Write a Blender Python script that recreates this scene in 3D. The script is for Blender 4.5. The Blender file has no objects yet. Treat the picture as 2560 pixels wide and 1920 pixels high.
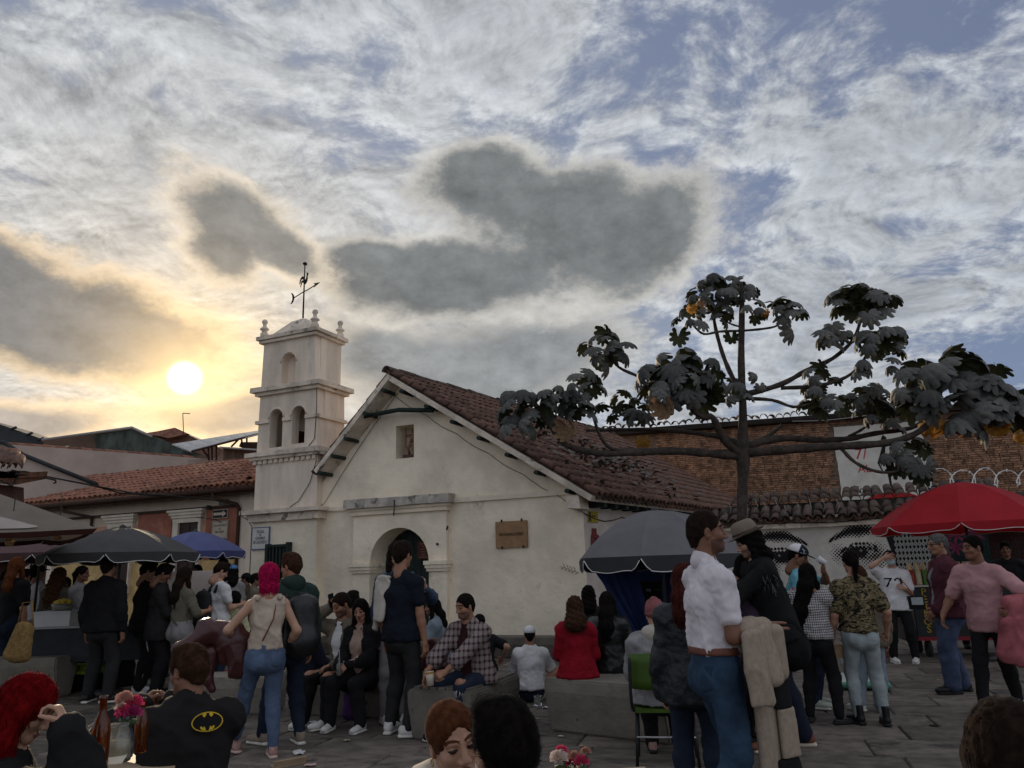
import bpy, bmesh, math, random
import numpy as np
from math import sin, cos, pi, radians, sqrt, atan2
from mathutils import Vector, Matrix
random.seed(7); rng = np.random.default_rng(7)
S = bpy.context.scene
COL = S.collection

# ---------------------------------------------------------------- camera (phone, wide lens, tilted up and held a little askew)
FPX, CAMH = 1900.0, 1.58
PITCH, ROLL = math.atan(459 / 1900.0), -0.031
RM = Matrix.Rotation(pi / 2 + PITCH, 3, 'X') @ Matrix.Rotation(ROLL, 3, 'Z')
cam = bpy.data.cameras.new('camera'); camo = bpy.data.objects.new('camera', cam); COL.objects.link(camo)
cam.sensor_width = 36; cam.lens = 36 * FPX / 2560; cam.clip_end = 2000; cam.clip_start = 0.05
camo.matrix_world = Matrix.Translation((0, 0, CAMH)) @ RM.to_4x4()
S.camera = camo
S.render.resolution_x, S.render.resolution_y = 1024, 768
S.view_settings.view_transform = 'Standard'; S.view_settings.look = 'None'
S.view_settings.exposure = 0.55; S.view_settings.gamma = 1; S.view_settings.use_curve_mapping = False

def ray(px, py): return RM @ Vector(((px - 1280) / FPX, (960 - py) / FPX, -1))
def at(px, py, Y): d = ray(px, py); return Vector((0, 0, CAMH)) + d * (Y / d.y)
def gr(px, py, z=0.0): d = ray(px, py); return Vector((0, 0, CAMH)) + d * ((z - CAMH) / d.z)
def azel(px, py): d = ray(px, py).normalized(); return math.degrees(atan2(d.x, d.y)), math.degrees(math.asin(d.z))

# ---------------------------------------------------------------- sky and sun
SUN_AZ, SUN_EL = azel(462, 945)
sd = Vector((sin(radians(SUN_AZ)) * cos(radians(SUN_EL)), cos(radians(SUN_AZ)) * cos(radians(SUN_EL)), sin(radians(SUN_EL))))
W = bpy.data.worlds.new('World'); S.world = W; W.use_nodes = True
class NT:
    def __init__(s, tree): s.t = tree; s.n = tree.nodes; s.l = tree.links
    def node(s, kind, **kw):
        n = s.n.new(kind)
        for k, v in kw.items(): setattr(n, k, v)
        return n
    def put(s, sock, v):
        if v is None: return
        if isinstance(v, bpy.types.NodeSocket): s.l.new(v, sock)
        elif isinstance(v, (tuple, list)) and sock.type == 'RGBA' and len(v) == 3: sock.default_value = (*v, 1)
        else: sock.default_value = v
    def m(s, op, a, b=None, c=None):
        n = s.node('ShaderNodeMath', operation=op)
        for i, v in enumerate((a, b, c)): s.put(n.inputs[i], v)
        return n.outputs[0]
    def v(s, op, a, b=None, out=0):
        n = s.node('ShaderNodeVectorMath', operation=op); s.put(n.inputs[0], a)
        if b is not None: s.put(n.inputs['Scale' if op == 'SCALE' else 1], b)
        return n.outputs['Value' if op in ('DOT_PRODUCT', 'LENGTH') else 0]
    def mix(s, f, a, b, kind='MIX'):
        n = s.node('ShaderNodeMix', data_type='RGBA', blend_type=kind)
        s.put(n.inputs[0], f); s.put(n.inputs[6], a); s.put(n.inputs[7], b); return n.outputs[2]
    def ss(s, x, a, b, lo=0.0, hi=1.0):
        n = s.node('ShaderNodeMapRange', interpolation_type='SMOOTHSTEP'); s.put(n.inputs[0], x)
        for i, q in enumerate((a, b, lo, hi)): s.put(n.inputs[1 + i], q)
        return n.outputs[0]
    def noise(s, vec, scale, detail=6, rough=.55, dist=0.0, col=False):
        n = s.node('ShaderNodeTexNoise'); s.put(n.inputs['Vector'], vec)
        n.inputs['Scale'].default_value = scale; n.inputs['Detail'].default_value = detail
        n.inputs['Roughness'].default_value = rough; n.inputs['Distortion'].default_value = dist
        return n.outputs[1 if col else 0]
    def xyz(s, v): n = s.node('ShaderNodeSeparateXYZ'); s.put(n.inputs[0], v); return n.outputs
    def com(s, x, y, z): n = s.node('ShaderNodeCombineXYZ'); [s.put(n.inputs[i], q) for i, q in enumerate((x, y, z))]; return n.outputs[0]

def build_sky():
    T = NT(W.node_tree); T.n.clear()
    out = T.node('ShaderNodeOutputWorld'); bg = T.node('ShaderNodeBackground'); T.l.new(bg.outputs[0], out.inputs[0])
    STR = 0.1; K = 1 / STR
    sky = T.node('ShaderNodeTexSky', sky_type='NISHITA'); sky.sun_disc = False
    sky.sun_elevation = radians(SUN_EL); sky.sun_rotation = radians(SUN_AZ); sky.altitude = 2600; sky.dust_density = 2.0
    d = T.node('ShaderNodeTexCoord').outputs['Generated']
    d = T.v('NORMALIZE', d)
    x, y, z = T.xyz(d)[:3]
    az = T.m('MULTIPLY', T.m('ARCTAN2', x, y), 180 / pi)
    el = T.m('MULTIPLY', T.m('ARCSINE', z), 180 / pi)
    cs = T.v('DOT_PRODUCT', d, tuple(sd))
    ang = T.m('MULTIPLY', T.m('ARCCOSINE', T.m('MINIMUM', cs, .999999)), 180 / pi)      # degrees from the sun
    glow = T.m('EXPONENT', T.m('MULTIPLY', ang, -1 / 6.0))
    glow2 = T.m('EXPONENT', T.m('MULTIPLY', ang, -1 / 30.0))
    halo = T.m('EXPONENT', T.m('MULTIPLY', ang, -1 / 2.6))
    # cloud deck seen in perspective
    zz = T.m('ADD', T.m('MAXIMUM', z, 0.0), .30)
    q = T.com(T.m('DIVIDE', x, zz), T.m('DIVIDE', y, zz), 0.0)
    wv = T.noise(q, 2.6, 2, .5, col=True)
    qw = T.v('ADD', q, T.v('SCALE', T.v('SUBTRACT', wv, (.5, .5, .5)), .22))
    sdir = tuple(Vector((sd.x, sd.y, 0)).normalized() * .035)
    n1 = T.noise(qw, 2.1, 8, .64)
    n1b = T.noise(T.v('ADD', qw, sdir), 2.1, 8, .64)
    n2 = T.noise(T.v('ADD', qw, (3.7, 1.9, 0)), 9.0, 5, .68)
    n2b = T.noise(T.v('ADD', T.v('ADD', qw, (3.7, 1.9, 0)), tuple(Vector(sdir) * .4)), 9.0, 5, .68)
    nn = T.m('ADD', T.m('MULTIPLY', n1, .74), T.m('MULTIPLY', n2, .26))
    # more open sky away from the sun
    bias = T.m('MULTIPLY', T.ss(ang, 10, 48), .055)
    cover = T.ss(T.m('SUBTRACT', nn, bias), .375, .475)
    relief = T.m('ADD', T.m('MULTIPLY', T.m('SUBTRACT', n1, n1b), 3.4), T.m('MULTIPLY', T.m('SUBTRACT', n2, n2b), 1.7))
    thick = T.ss(nn, .50, .66)
    # colours
    blue = T.mix(.45, T.v('SCALE', sky.outputs[0], .38), (.165 * K, .20 * K, .335 * K))
    blue = T.mix(T.m('MULTIPLY', glow2, .65), blue, (.30 * K, .335 * K, .385 * K))
    blue = T.mix(T.m('MULTIPLY', glow, .9), blue, (.85 * K, .66 * K, .42 * K))
    lit = T.mix(glow2, (.325 * K, .345 * K, .372 * K), (.42 * K, .432 * K, .435 * K))
    lit = T.mix(glow, lit, (.95 * K, .72 * K, .43 * K))
    shade = T.mix(glow, T.mix(glow2, (.175 * K, .193 * K, .232 * K), (.205 * K, .218 * K, .242 * K)), (.62 * K, .48 * K, .33 * K))
    c1 = T.mix(T.m('MULTIPLY', thick, .75), lit, shade)
    c1 = T.v('SCALE', c1, T.m('MAXIMUM', T.m('ADD', 1.0, relief), .55))
    c1 = T.v('SCALE', c1, T.ss(ang, 45, 130, 1.0, 1.75))  # brightening added to clouds away from the sun, mostly unseen, to light the plaza
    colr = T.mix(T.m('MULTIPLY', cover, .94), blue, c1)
    # low heavy clouds: each a ragged mass of its own
    wq = T.noise(T.com(T.m('MULTIPLY', az, .055), T.m('MULTIPLY', el, .085), .3), 1.0, 2, .5, col=True)
    wq = T.v('SUBTRACT', wq, (.5, .5, .5))
    wf = T.noise(T.com(T.m('MULTIPLY', az, .16), T.m('MULTIPLY', el, .24), 1.7), 1.0, 7, .66)
    wf2 = T.noise(T.com(T.m('MULTIPLY', T.m('ADD', az, 1.1), .16), T.m('MULTIPLY', T.m('ADD', el, 1.0), .24), 1.7), 1.0, 7, .66)
    wx, wy = T.xyz(wq)[0], T.xyz(wq)[1]
    azw = T.m('ADD', az, T.m('MULTIPLY', wx, 9.0)); elw = T.m('ADD', el, T.m('MULTIPLY', wy, 8.0))
    def mass(lst, amp, lo, hi):
        tot = None
        for (px, py, rx, ry, rot) in lst:
            a, e = azel(px, py); ca, sa = cos(radians(rot)), sin(radians(rot))
            dx = T.m('SUBTRACT', azw, a); dy = T.m('SUBTRACT', elw, e)
            u = T.m('ADD', T.m('MULTIPLY', dx, ca * 32 / rx), T.m('MULTIPLY', dy, sa * 32 / rx))
            w = T.m('ADD', T.m('MULTIPLY', dx, -sa * 32 / ry), T.m('MULTIPLY', dy, ca * 32 / ry))
            r = T.m('SUBTRACT', 1.0, T.m('SQRT', T.m('ADD', T.m('MULTIPLY', u, u), T.m('MULTIPLY', w, w))))
            tot = r if tot is None else T.m('SMOOTH_MAX', tot, r, .25)
        dens = T.m('ADD', tot, T.m('MULTIPLY', T.m('SUBTRACT', wf, .5), amp))
        return dens, T.ss(dens, lo, hi)
    rel2 = T.m('MAXIMUM', T.m('ADD', 1.0, T.m('MULTIPLY', T.m('SUBTRACT', wf2, wf), -1.5)), .6)
    def lay(colr, lst, amp, lo, hi, core, rim, op, rimgain):
        dens, mk = mass(lst, amp, lo, hi)
        edge = T.ss(dens, hi - .28, hi + .22)
        warm = T.mix(glow, rim, (1.0 * K, .72 * K, .38 * K))
        cc = T.mix(edge, T.v('SCALE', warm, rimgain), T.mix(T.m('MULTIPLY', glow, .55), core, (.36 * K, .30 * K, .235 * K)))
        cc = T.v('SCALE', cc, rel2)
        return T.mix(T.m('MULTIPLY', mk, op), colr, cc)
    core = (.125 * K, .135 * K, .139 * K)
    colr = lay(colr, [(1180, 905, 400, 150, 6), (960, 870, 230, 110, 0), (1370, 850, 260, 90, 0)], 1.3, -.50, .30, (.18 * K, .19 * K, .195 * K), (.34 * K, .335 * K, .32 * K), .88, .95)
    colr = lay(colr, [(1430, 560, 370, 165, -4), (1250, 500, 260, 125, 0), (1120, 675, 400, 90, 4), (1560, 610, 260, 120, 12), (890, 655, 160, 62, 14)],
               1.6, -.30, .22, core, (.42 * K, .41 * K, .385 * K), .97, 1.0)
    colr = lay(colr, [(600, 520, 165, 90, -14), (575, 610, 110, 95, 40), (715, 610, 140, 66, -35)], 1.6, -.30, .26, (.155 * K, .155 * K, .15 * K), (.56 * K, .50 * K, .42 * K), .93, 1.0)
    colr = lay(colr, [(90, 775, 390, 130, -10), (280, 845, 220, 70, -4), (-40, 705, 230, 120, -18)], 1.45, -.26, .22, (.135 * K, .137 * K, .14 * K), (.68 * K, .53 * K, .36 * K), .96, 1.0)
    colr = lay(colr, [(560, 1045, 210, 66, 10), (90, 1060, 220, 50, 0)], 1.3, -.2, .35, (.30 * K, .26 * K, .225 * K), (.85 * K, .62 * K, .38 * K), .85, 1.0)
    # the veiled sun itself
    colr = T.mix(T.m('MULTIPLY', halo, .80), colr, (1.5 * K, 1.02 * K, .46 * K))
    disc = T.ss(ang, 1.35, .25)
    colr = T.mix(disc, colr, (3.2 * K, 2.9 * K, 2.2 * K))
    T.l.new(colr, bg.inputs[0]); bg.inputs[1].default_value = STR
build_sky()
W.cycles.sampling_method = 'MANUAL'; W.cycles.sample_map_resolution = 512
sun = bpy.data.lights.new('sun', 'SUN'); sun.energy = 2.2; sun.angle = radians(.8); sun.color = (1.0, .80, .55)
suno = bpy.data.objects.new('sun', sun); COL.objects.link(suno)
suno.rotation_mode = 'QUATERNION'; suno.rotation_quaternion = sd.to_track_quat('Z', 'Y')

# ---------------------------------------------------------------- helpers
MATS = {}
def mat(key, col, rough=.85, var=.18, scale=5.0, bump=0.0, bscale=30.0, metal=0.0, spec=.3, rnd=0.0, streak=0.0, stain=None, transl=0.0, trans=0.0, emit=None, coat=0.0, ior=1.45, back=None, wave=None):
    if key in MATS: return MATS[key]
    m = bpy.data.materials.new(key); m.use_nodes = True; MATS[key] = m
    T = NT(m.node_tree); b = T.n['Principled BSDF']; out = T.n['Material Output']
    b.inputs['Roughness'].default_value = rough; b.inputs['Metallic'].default_value = metal
    b.inputs['Specular IOR Level'].default_value = spec; b.inputs['IOR'].default_value = ior
    if trans: b.inputs['Transmission Weight'].default_value = trans
    if coat: b.inputs['Coat Weight'].default_value = coat
    oc = T.node('ShaderNodeTexCoord').outputs['Object']
    oi = T.node('ShaderNodeObjectInfo').outputs['Random']
    c = (*col, 1)
    if var or rnd or stain:
        vec = T.v('ADD', oc, T.v('SCALE', T.com(oi, T.m('MULTIPLY', oi, 7.3), T.m('MULTIPLY', oi, 3.1)), 9.0))
        if streak: vec = T.v('MULTIPLY', vec, (1, 1, streak))
        n = T.noise(vec, scale, 5, .6)
        f = T.ss(n, .3, .7, 1 - var, 1 + var)
        if rnd: f = T.m('MULTIPLY', f, T.m('ADD', 1 - rnd, T.m('MULTIPLY', oi, 2 * rnd)))
        cc = T.v('SCALE', tuple(col), f)
        if stain:                                   # (colour, amount threshold, scale)
            sc, th, ss_ = stain
            n3 = T.noise(vec, ss_, 7, .68)
            cc = T.mix(T.ss(n3, th, th + .14), cc, (*sc, 1))
        if back is not None:
            g = T.node('ShaderNodeNewGeometry').outputs['Backfacing']; cc = T.mix(g, cc, (*back, 1))
        T.l.new(cc, b.inputs['Base Color']); csock = cc
    else:
        b.inputs['Base Color'].default_value = c; csock = None
    if bump or wave:
        h = T.noise(oc, bscale, 6, .62)
        if wave:
            wn = T.node('ShaderNodeTexWave', bands_direction='DIAGONAL'); T.l.new(oc, wn.inputs['Vector'])
            wn.inputs['Scale'].default_value = wave; wn.inputs['Distortion'].default_value = 3.0; h = T.m('ADD', T.m('MULTIPLY', h, .6), wn.outputs['Fac'])
        bp = T.node('ShaderNodeBump'); bp.inputs['Strength'].default_value = bump; bp.inputs['Distance'].default_value = .03
        T.l.new(h, bp.inputs['Height']); T.l.new(bp.outputs[0], b.inputs['Normal'])
    if emit: b.inputs['Emission Color'].default_value = (*emit[0], 1); b.inputs['Emission Strength'].default_value = emit[1]
    if transl:
        tr = T.node('ShaderNodeBsdfTranslucent'); mx = T.node('ShaderNodeMixShader'); mx.inputs[0].default_value = transl
        if csock: T.l.new(csock, tr.inputs[0])
        else: tr.inputs[0].default_value = c
        T.l.new(b.outputs[0], mx.inputs[1]); T.l.new(tr.outputs[0], mx.inputs[2]); T.l.new(mx.outputs[0], out.inputs[0])
    return m

class MB:
    """collects faces; build() links them as one mesh object"""
    def __init__(s): s.v = []; s.f = []; s.mi = []; s.sm = []
    def add(s, vs, fs, mi=0, smooth=False):
        o = len(s.v); s.v += [tuple(v) for v in vs]
        for f in fs: s.f.append([i + o for i in f]); s.mi.append(mi); s.sm.append(smooth)
        return s
    def box(s, lo, hi, mi=0, M=None, jit=0):
        x0, y0, z0 = lo; x1, y1, z1 = hi
        vs = [Vector((x, y, z)) for z in (z0, z1) for y in (y0, y1) for x in (x0, x1)]
        if jit: vs = [v + Vector((random.uniform(-jit, jit), random.uniform(-jit, jit), random.uniform(-jit, jit))) for v in vs]
        if M is not None: vs = [M @ v for v in vs]
        return s.add(vs, [(0, 2, 3, 1), (4, 5, 7, 6), (0, 1, 5, 4), (2, 6, 7, 3), (0, 4, 6, 2), (1, 3, 7, 5)], mi)
    def tube(s, path, rad, n=8, mi=0, caps=True, smooth=True, flat=1.0):
        P = [Vector(p) for p in path]; R = list(rad) if hasattr(rad, '__len__') else [rad] * len(P)
        vs = []; prev = None
        for i, p in enumerate(P):
            t = (P[min(i + 1, len(P) - 1)] - P[max(i - 1, 0)])
            t = t.normalized() if t.length > 1e-9 else Vector((0, 0, 1))
            if prev is None: a = t.orthogonal().normalized()
            else: a = (prev - t * prev.dot(t)); a = a.normalized() if a.length > 1e-6 else t.orthogonal().normalized()
            prev = a; b = t.cross(a)
            for k in range(n): vs.append(p + (a * cos(2 * pi * k / n) + b * sin(2 * pi * k / n) * flat) * R[i])
        fs = [(i * n + k, i * n + (k + 1) % n, (i + 1) * n + (k + 1) % n, (i + 1) * n + k) for i in range(len(P) - 1) for k in range(n)]
        s.add(vs, fs, mi, smooth)
        if caps: 
            o = len(s.v) - len(vs)
            s.f.append([o + k for k in range(n)][::-1]); s.mi.append(mi); s.sm.append(False)
            s.f.append([o + (len(P) - 1) * n + k for k in range(n)]); s.mi.append(mi); s.sm.append(False)
        return s
    def lathe(s, prof, n=16, c=(0, 0, 0), mi=0, smooth=True, sy=1.0, M=None):
        vs = []
        for r, z in prof:
            for k in range(n): vs.append(Vector((r * cos(2 * pi * k / n), r * sy * sin(2 * pi * k / n), z)))
        vs = [(M @ v if M is not None else v + Vector(c)) for v in vs]
        fs = [(i * n + k, i * n + (k + 1) % n, (i + 1) * n + (k + 1) % n, (i + 1) * n + k) for i in range(len(prof) - 1) for k in range(n)]
        return s.add(vs, fs, mi, smooth)
    def prism(s, poly, y0, y1, mi=0, holes=(), M=None):
        """poly (x, z) outline with holes, extruded along y"""
        bm = bmesh.new(); es = []; loops = [list(poly)] + [list(h) for h in holes]
        for lp in loops:
            bv = [bm.verts.new((x, y0, z)) for x, z in lp]
            es += [bm.edges.new((bv[i], bv[(i + 1) % len(bv)])) for i in range(len(bv))]
        bmesh.ops.triangle_fill(bm, use_beauty=True, use_dissolve=False, edges=es)
        bm.verts.index_update()
        front = [[v.index for v in f.verts] for f in bm.faces]; n = len(bm.verts)
        pts = [v.co.copy() for v in bm.verts]; bm.free()
        vs = pts + [Vector((p.x, y1, p.z)) for p in pts]
        fs = list(front) + [[i + n for i in f][::-1] for f in front]
        o = 0
        for lp in loops:
            k = len(lp)
            for i in range(k): a, b = o + i, o + (i + 1) % k; fs.append((a, b, b + n, a + n))
            o += k
        if M is not None: vs = [M @ v for v in vs]
        return s.add(vs, fs, mi)
    def build(s, name, mats, parent=None, fix=True, loc=None):
        me = bpy.data.meshes.new(name); me.from_pydata([tuple(v) for v in s.v], [], s.f)
        mats = mats if isinstance(mats, (list, tuple)) else [mats]
        for m in mats: me.materials.append(m)
        me.polygons.foreach_set('material_index', s.mi); me.polygons.foreach_set('use_smooth', s.sm)
        if fix:
            bm = bmesh.new(); bm.from_mesh(me); bmesh.ops.recalc_face_normals(bm, faces=bm.faces); bm.to_mesh(me); bm.free()
        me.update()
        return link(name, me, parent, loc)

def link(name, data, parent=None, loc=None):
    o = bpy.data.objects.new(name, data); COL.objects.link(o)
    if parent is not None: o.parent = parent
    if loc is not None: o.location = loc
    return o
def tag(o, label=None, cat=None, group=None, kind=None):
    if label: o['label'] = label
    if cat: o['category'] = cat
    if group: o['group'] = group
    if kind: o['kind'] = kind
    return o
def thing(name, label, cat, loc=(0, 0, 0), rz=0.0, group=None):
    o = bpy.data.objects.new(name, None); COL.objects.link(o); o.empty_display_size = .1
    o.location = loc; o.rotation_euler = (0, 0, rz); return tag(o, label, cat, group)
def inst(name, me, parent, M, kind=None):
    o = bpy.data.objects.new(name, me); COL.objects.link(o)
    if parent is not None: o.parent = parent
    o.matrix_basis = M
    return o
def text_mesh(txt, size, align='CENTER', extrude=.003, font_scale=(1, 1)):
    cu = bpy.data.curves.new('lettering', 'FONT'); cu.body = txt; cu.size = size; cu.align_x = align; cu.align_y = 'CENTER'; cu.extrude = extrude
    cu.resolution_u = 2
    ob = bpy.data.objects.new('lettering', cu); COL.objects.link(ob)
    dg = bpy.context.evaluated_depsgraph_get(); me = bpy.data.meshes.new_from_object(ob.evaluated_get(dg))
    bpy.data.objects.remove(ob); bpy.data.curves.remove(cu)
    return me
def lettering(txt, size, m, parent, pos, rot=(pi / 2, 0, 0), sx=1.0, name='lettering'):
    me = text_mesh(txt, size); me.materials.clear(); me.materials.append(m)
    o = link(name, me, parent); o.location = pos; o.rotation_euler = rot; o.scale = (sx, 1, 1); return o
def arch(cx, hw, zs, zsp, n=12, rise=None):
    rise = hw if rise is None else rise
    return [(cx - hw, zs), (cx + hw, zs)] + [(cx + hw * cos(pi * k / n), zsp + rise * sin(pi * k / n)) for k in range(n + 1)]
def cornice(mb, x0, x1, y0, y1, z0, steps, mi=0, jit=0.0):
    """stacked mouldings round a block: steps = (height, overhang)"""
    z = z0
    for h, ov in steps:
        mb.box((x0 - ov, y0 - ov, z), (x1 + ov, y1 + ov, z + h), mi, jit=jit); z += h
def tile_mesh(name, L, r0, r1, m, th=.018, n=6, up=True):
    """half-barrel clay tile lying along +y (r0 at y=0, r1 at y=L)"""
    mb = MB(); vs = []
    for (y, r) in ((0, r0), (L, r1)):
        for rr in (r, r - th):
            for k in range(n + 1):
                a = pi * k / n; vs.append((rr * cos(a), y, rr * sin(a) if up else -rr * sin(a)))
    q = n + 1; fs = []
    for k in range(n):
        fs += [(k, k + 1, 2 * q + k + 1, 2 * q + k), (q + k, 3 * q + k, 3 * q + k + 1, q + k + 1), (k, q + k, q + k + 1, k + 1), (2 * q + k, 2 * q + k + 1, 3 * q + k + 1, 3 * q + k)]
    fs += [(0, 2 * q, 3 * q, q), (n, q + n, 3 * q + n, 2 * q + n)]
    mb.add(vs, fs, 0, True); o = mb.build(name, m); me = o.data; bpy.data.objects.remove(o)
    return me
def frame(origin, ex, ey, ez=None):
    ex = Vector(ex).normalized(); ey = Vector(ey).normalized(); ez = ex.cross(ey).normalized() if ez is None else Vector(ez)
    return Matrix(((ex.x, ey.x, ez.x, origin[0]), (ex.y, ey.y, ez.y, origin[1]), (ex.z, ey.z, ez.z, origin[2]), (0, 0, 0, 1)))
def tiled_roof(parent, base, along, up, nw, ncol, ncour, meshes, pw, pl, limit=300, name='roof_tile', keep=None, clip=None):
    """columns of barrel tiles climbing 'up' from the eave; the nearest ones singly, the rest as one mesh"""
    base, along, up = Vector(base), Vector(along).normalized(), Vector(up).normalized(); nrm = Vector(nw).normalized()
    items = []
    for c in range(ncol):
        for r in range(ncour):
            o = base + along * (c * pw + random.uniform(-.008, .008)) + up * (r * pl + random.uniform(-.02, .02))
            if clip and not clip(o): continue
            tilt = Matrix.Rotation(random.uniform(-.05, .05), 4, nrm)
            lift = .035 + random.uniform(0, .012)
            M = Matrix.Translation(o + nrm * lift) @ tilt @ frame((0, 0, 0), along, (up + nrm * -.035).normalized())
            items.append((M, True, o)) 
            o2 = o + along * pw * .5
            if clip and not clip(o2): continue
            M2 = Matrix.Translation(o2 + nrm * .05) @ frame((0, 0, 0), along, (up + nrm * -.03).normalized())
            items.append((M2, False, o2))
    PW = parent.matrix_world if parent else Matrix()
    pl_ = Matrix.Translation(parent.location) @ parent.rotation_euler.to_matrix().to_4x4() if parent else Matrix()
    camp = Vector((0, 0, CAMH))
    items.sort(key=lambda it: ((pl_ @ it[2]) - camp).length + (0 if it[1] else .6))
    rest = MB()
    for i, (M, cov, o) in enumerate(items):
        me = meshes[0] if cov else meshes[1]
        if i < limit: inst(name, me, parent, M)
        else: rest.add([M @ v.co for v in me.vertices], [list(p.vertices) for p in me.polygons], 0, True)
    if rest.v: tag(rest.build(name + '_field', meshes[0].materials[0], parent, fix=False), kind='stuff')

# ---------------------------------------------------------------- materials of the place
PLASTER = mat('lime plaster', (.80, .685, .525), .95, .15, 1.0, .8, 5.5, stain=((.42, .35, .27), .60, 1.5))
PLAST_DIRTY = mat('weathered plaster', (.62, .525, .42), .95, .22, 2.2, .6, 9, stain=((.14, .125, .10), .55, 4.0))
PLAST_TOWER = mat('tower plaster', (.70, .585, .47), .95, .16, 2.0, .55, 6, streak=.25, stain=((.30, .26, .21), .60, 1.6))
CLAY = mat('clay tile', (.115, .062, .044), .9, .35, 7, .25, 30, rnd=.35, stain=((.05, .045, .035), .56, 5))
CLAY_OLD = mat('old clay tile', (.095, .062, .049), .95, .4, 6, .3, 25, rnd=.4, stain=((.06, .06, .045), .50, 6))
CLAY_FAR = mat('house clay tile', (.23, .105, .068), .9, .3, 6, .2, 25, rnd=.3, stain=((.09, .06, .05), .58, 5))
DARKWOOD = mat('dark green timber', (.012, .022, .018), .6, .3, 8, .15, 30)
BROWNWOOD = mat('brown timber', (.045, .022, .014), .7, .3, 6, .2, 20, streak=.2)
BLACKM = mat('black metal', (.012, .012, .013), .45, .1)
STONE = mat('paving stone', (.125, .103, .084), .80, .35, 4.0, .4, 16, rnd=.28, stain=((.045, .037, .031), .54, 2.2), spec=.35)
GROUT = mat('paving joint', (.095, .079, .066), .95, .2, 8)
WIRE = mat('cable', (.02, .018, .017), .7, 0)
CREAM = mat('cream trim paint', (.60, .52, .42), .9, .1, 3, .15, 20)

# ---------------------------------------------------------------- ground
g = MB(); g.box((-300, -60, -.6), (300, 600, -.022)); ground = g.build('ground', GROUT); tag(ground, kind='structure')
def slabs():
    a = radians(-16); ca, sa = cos(a), sin(a); L = []
    v = -4.0
    while v < 26:
        rowh = random.uniform(.5, .72); u = -16 + random.uniform(0, .8)
        while u < 18:
            ln = random.uniform(.6, 1.15); cx, cy = u + ln / 2, v + rowh / 2
            X, Y = cx * ca - cy * sa, cx * sa + cy * ca
            if 2.4 < Y < 17.5 and abs(X) < .72 * Y + 1.2: L.append((math.hypot(X, Y), X, Y, ln - .014, rowh - .014))
            u += ln
        v += rowh
    L.sort(); M0 = Matrix.Rotation(a, 4, 'Z'); rest = MB()
    unit = MB(); unit.box((-.5, -.5, -.05), (.5, .5, 0)); o = unit.build('paving_slab', STONE)
    bm = bmesh.new(); bm.from_mesh(o.data); bmesh.ops.bevel(bm, geom=[e for e in bm.edges if all(v.co.z > -.01 for v in e.verts)], offset=.012, segments=1, affect='EDGES'); bm.to_mesh(o.data); bm.free()
    me = o.data; bpy.data.objects.remove(o)
    for i, (d, X, Y, ln, rh) in enumerate(L):
        M = Matrix.Translation((X, Y, random.uniform(-.008, .0))) @ M0 @ Matrix.Rotation(random.uniform(-.006, .006), 4, 'X') @ Matrix.Rotation(random.uniform(-.012, .012), 4, 'Z') @ Matrix.Diagonal((ln, rh, 1, 1))
        if i < 300: inst('paving_slab', me, ground, M)
        else: rest.add([M @ v.co for v in me.vertices], [list(p.vertices) for p in me.polygons])
    tag(rest.build('far_paving', STONE, ground, fix=False), kind='stuff')
slabs()

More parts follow.
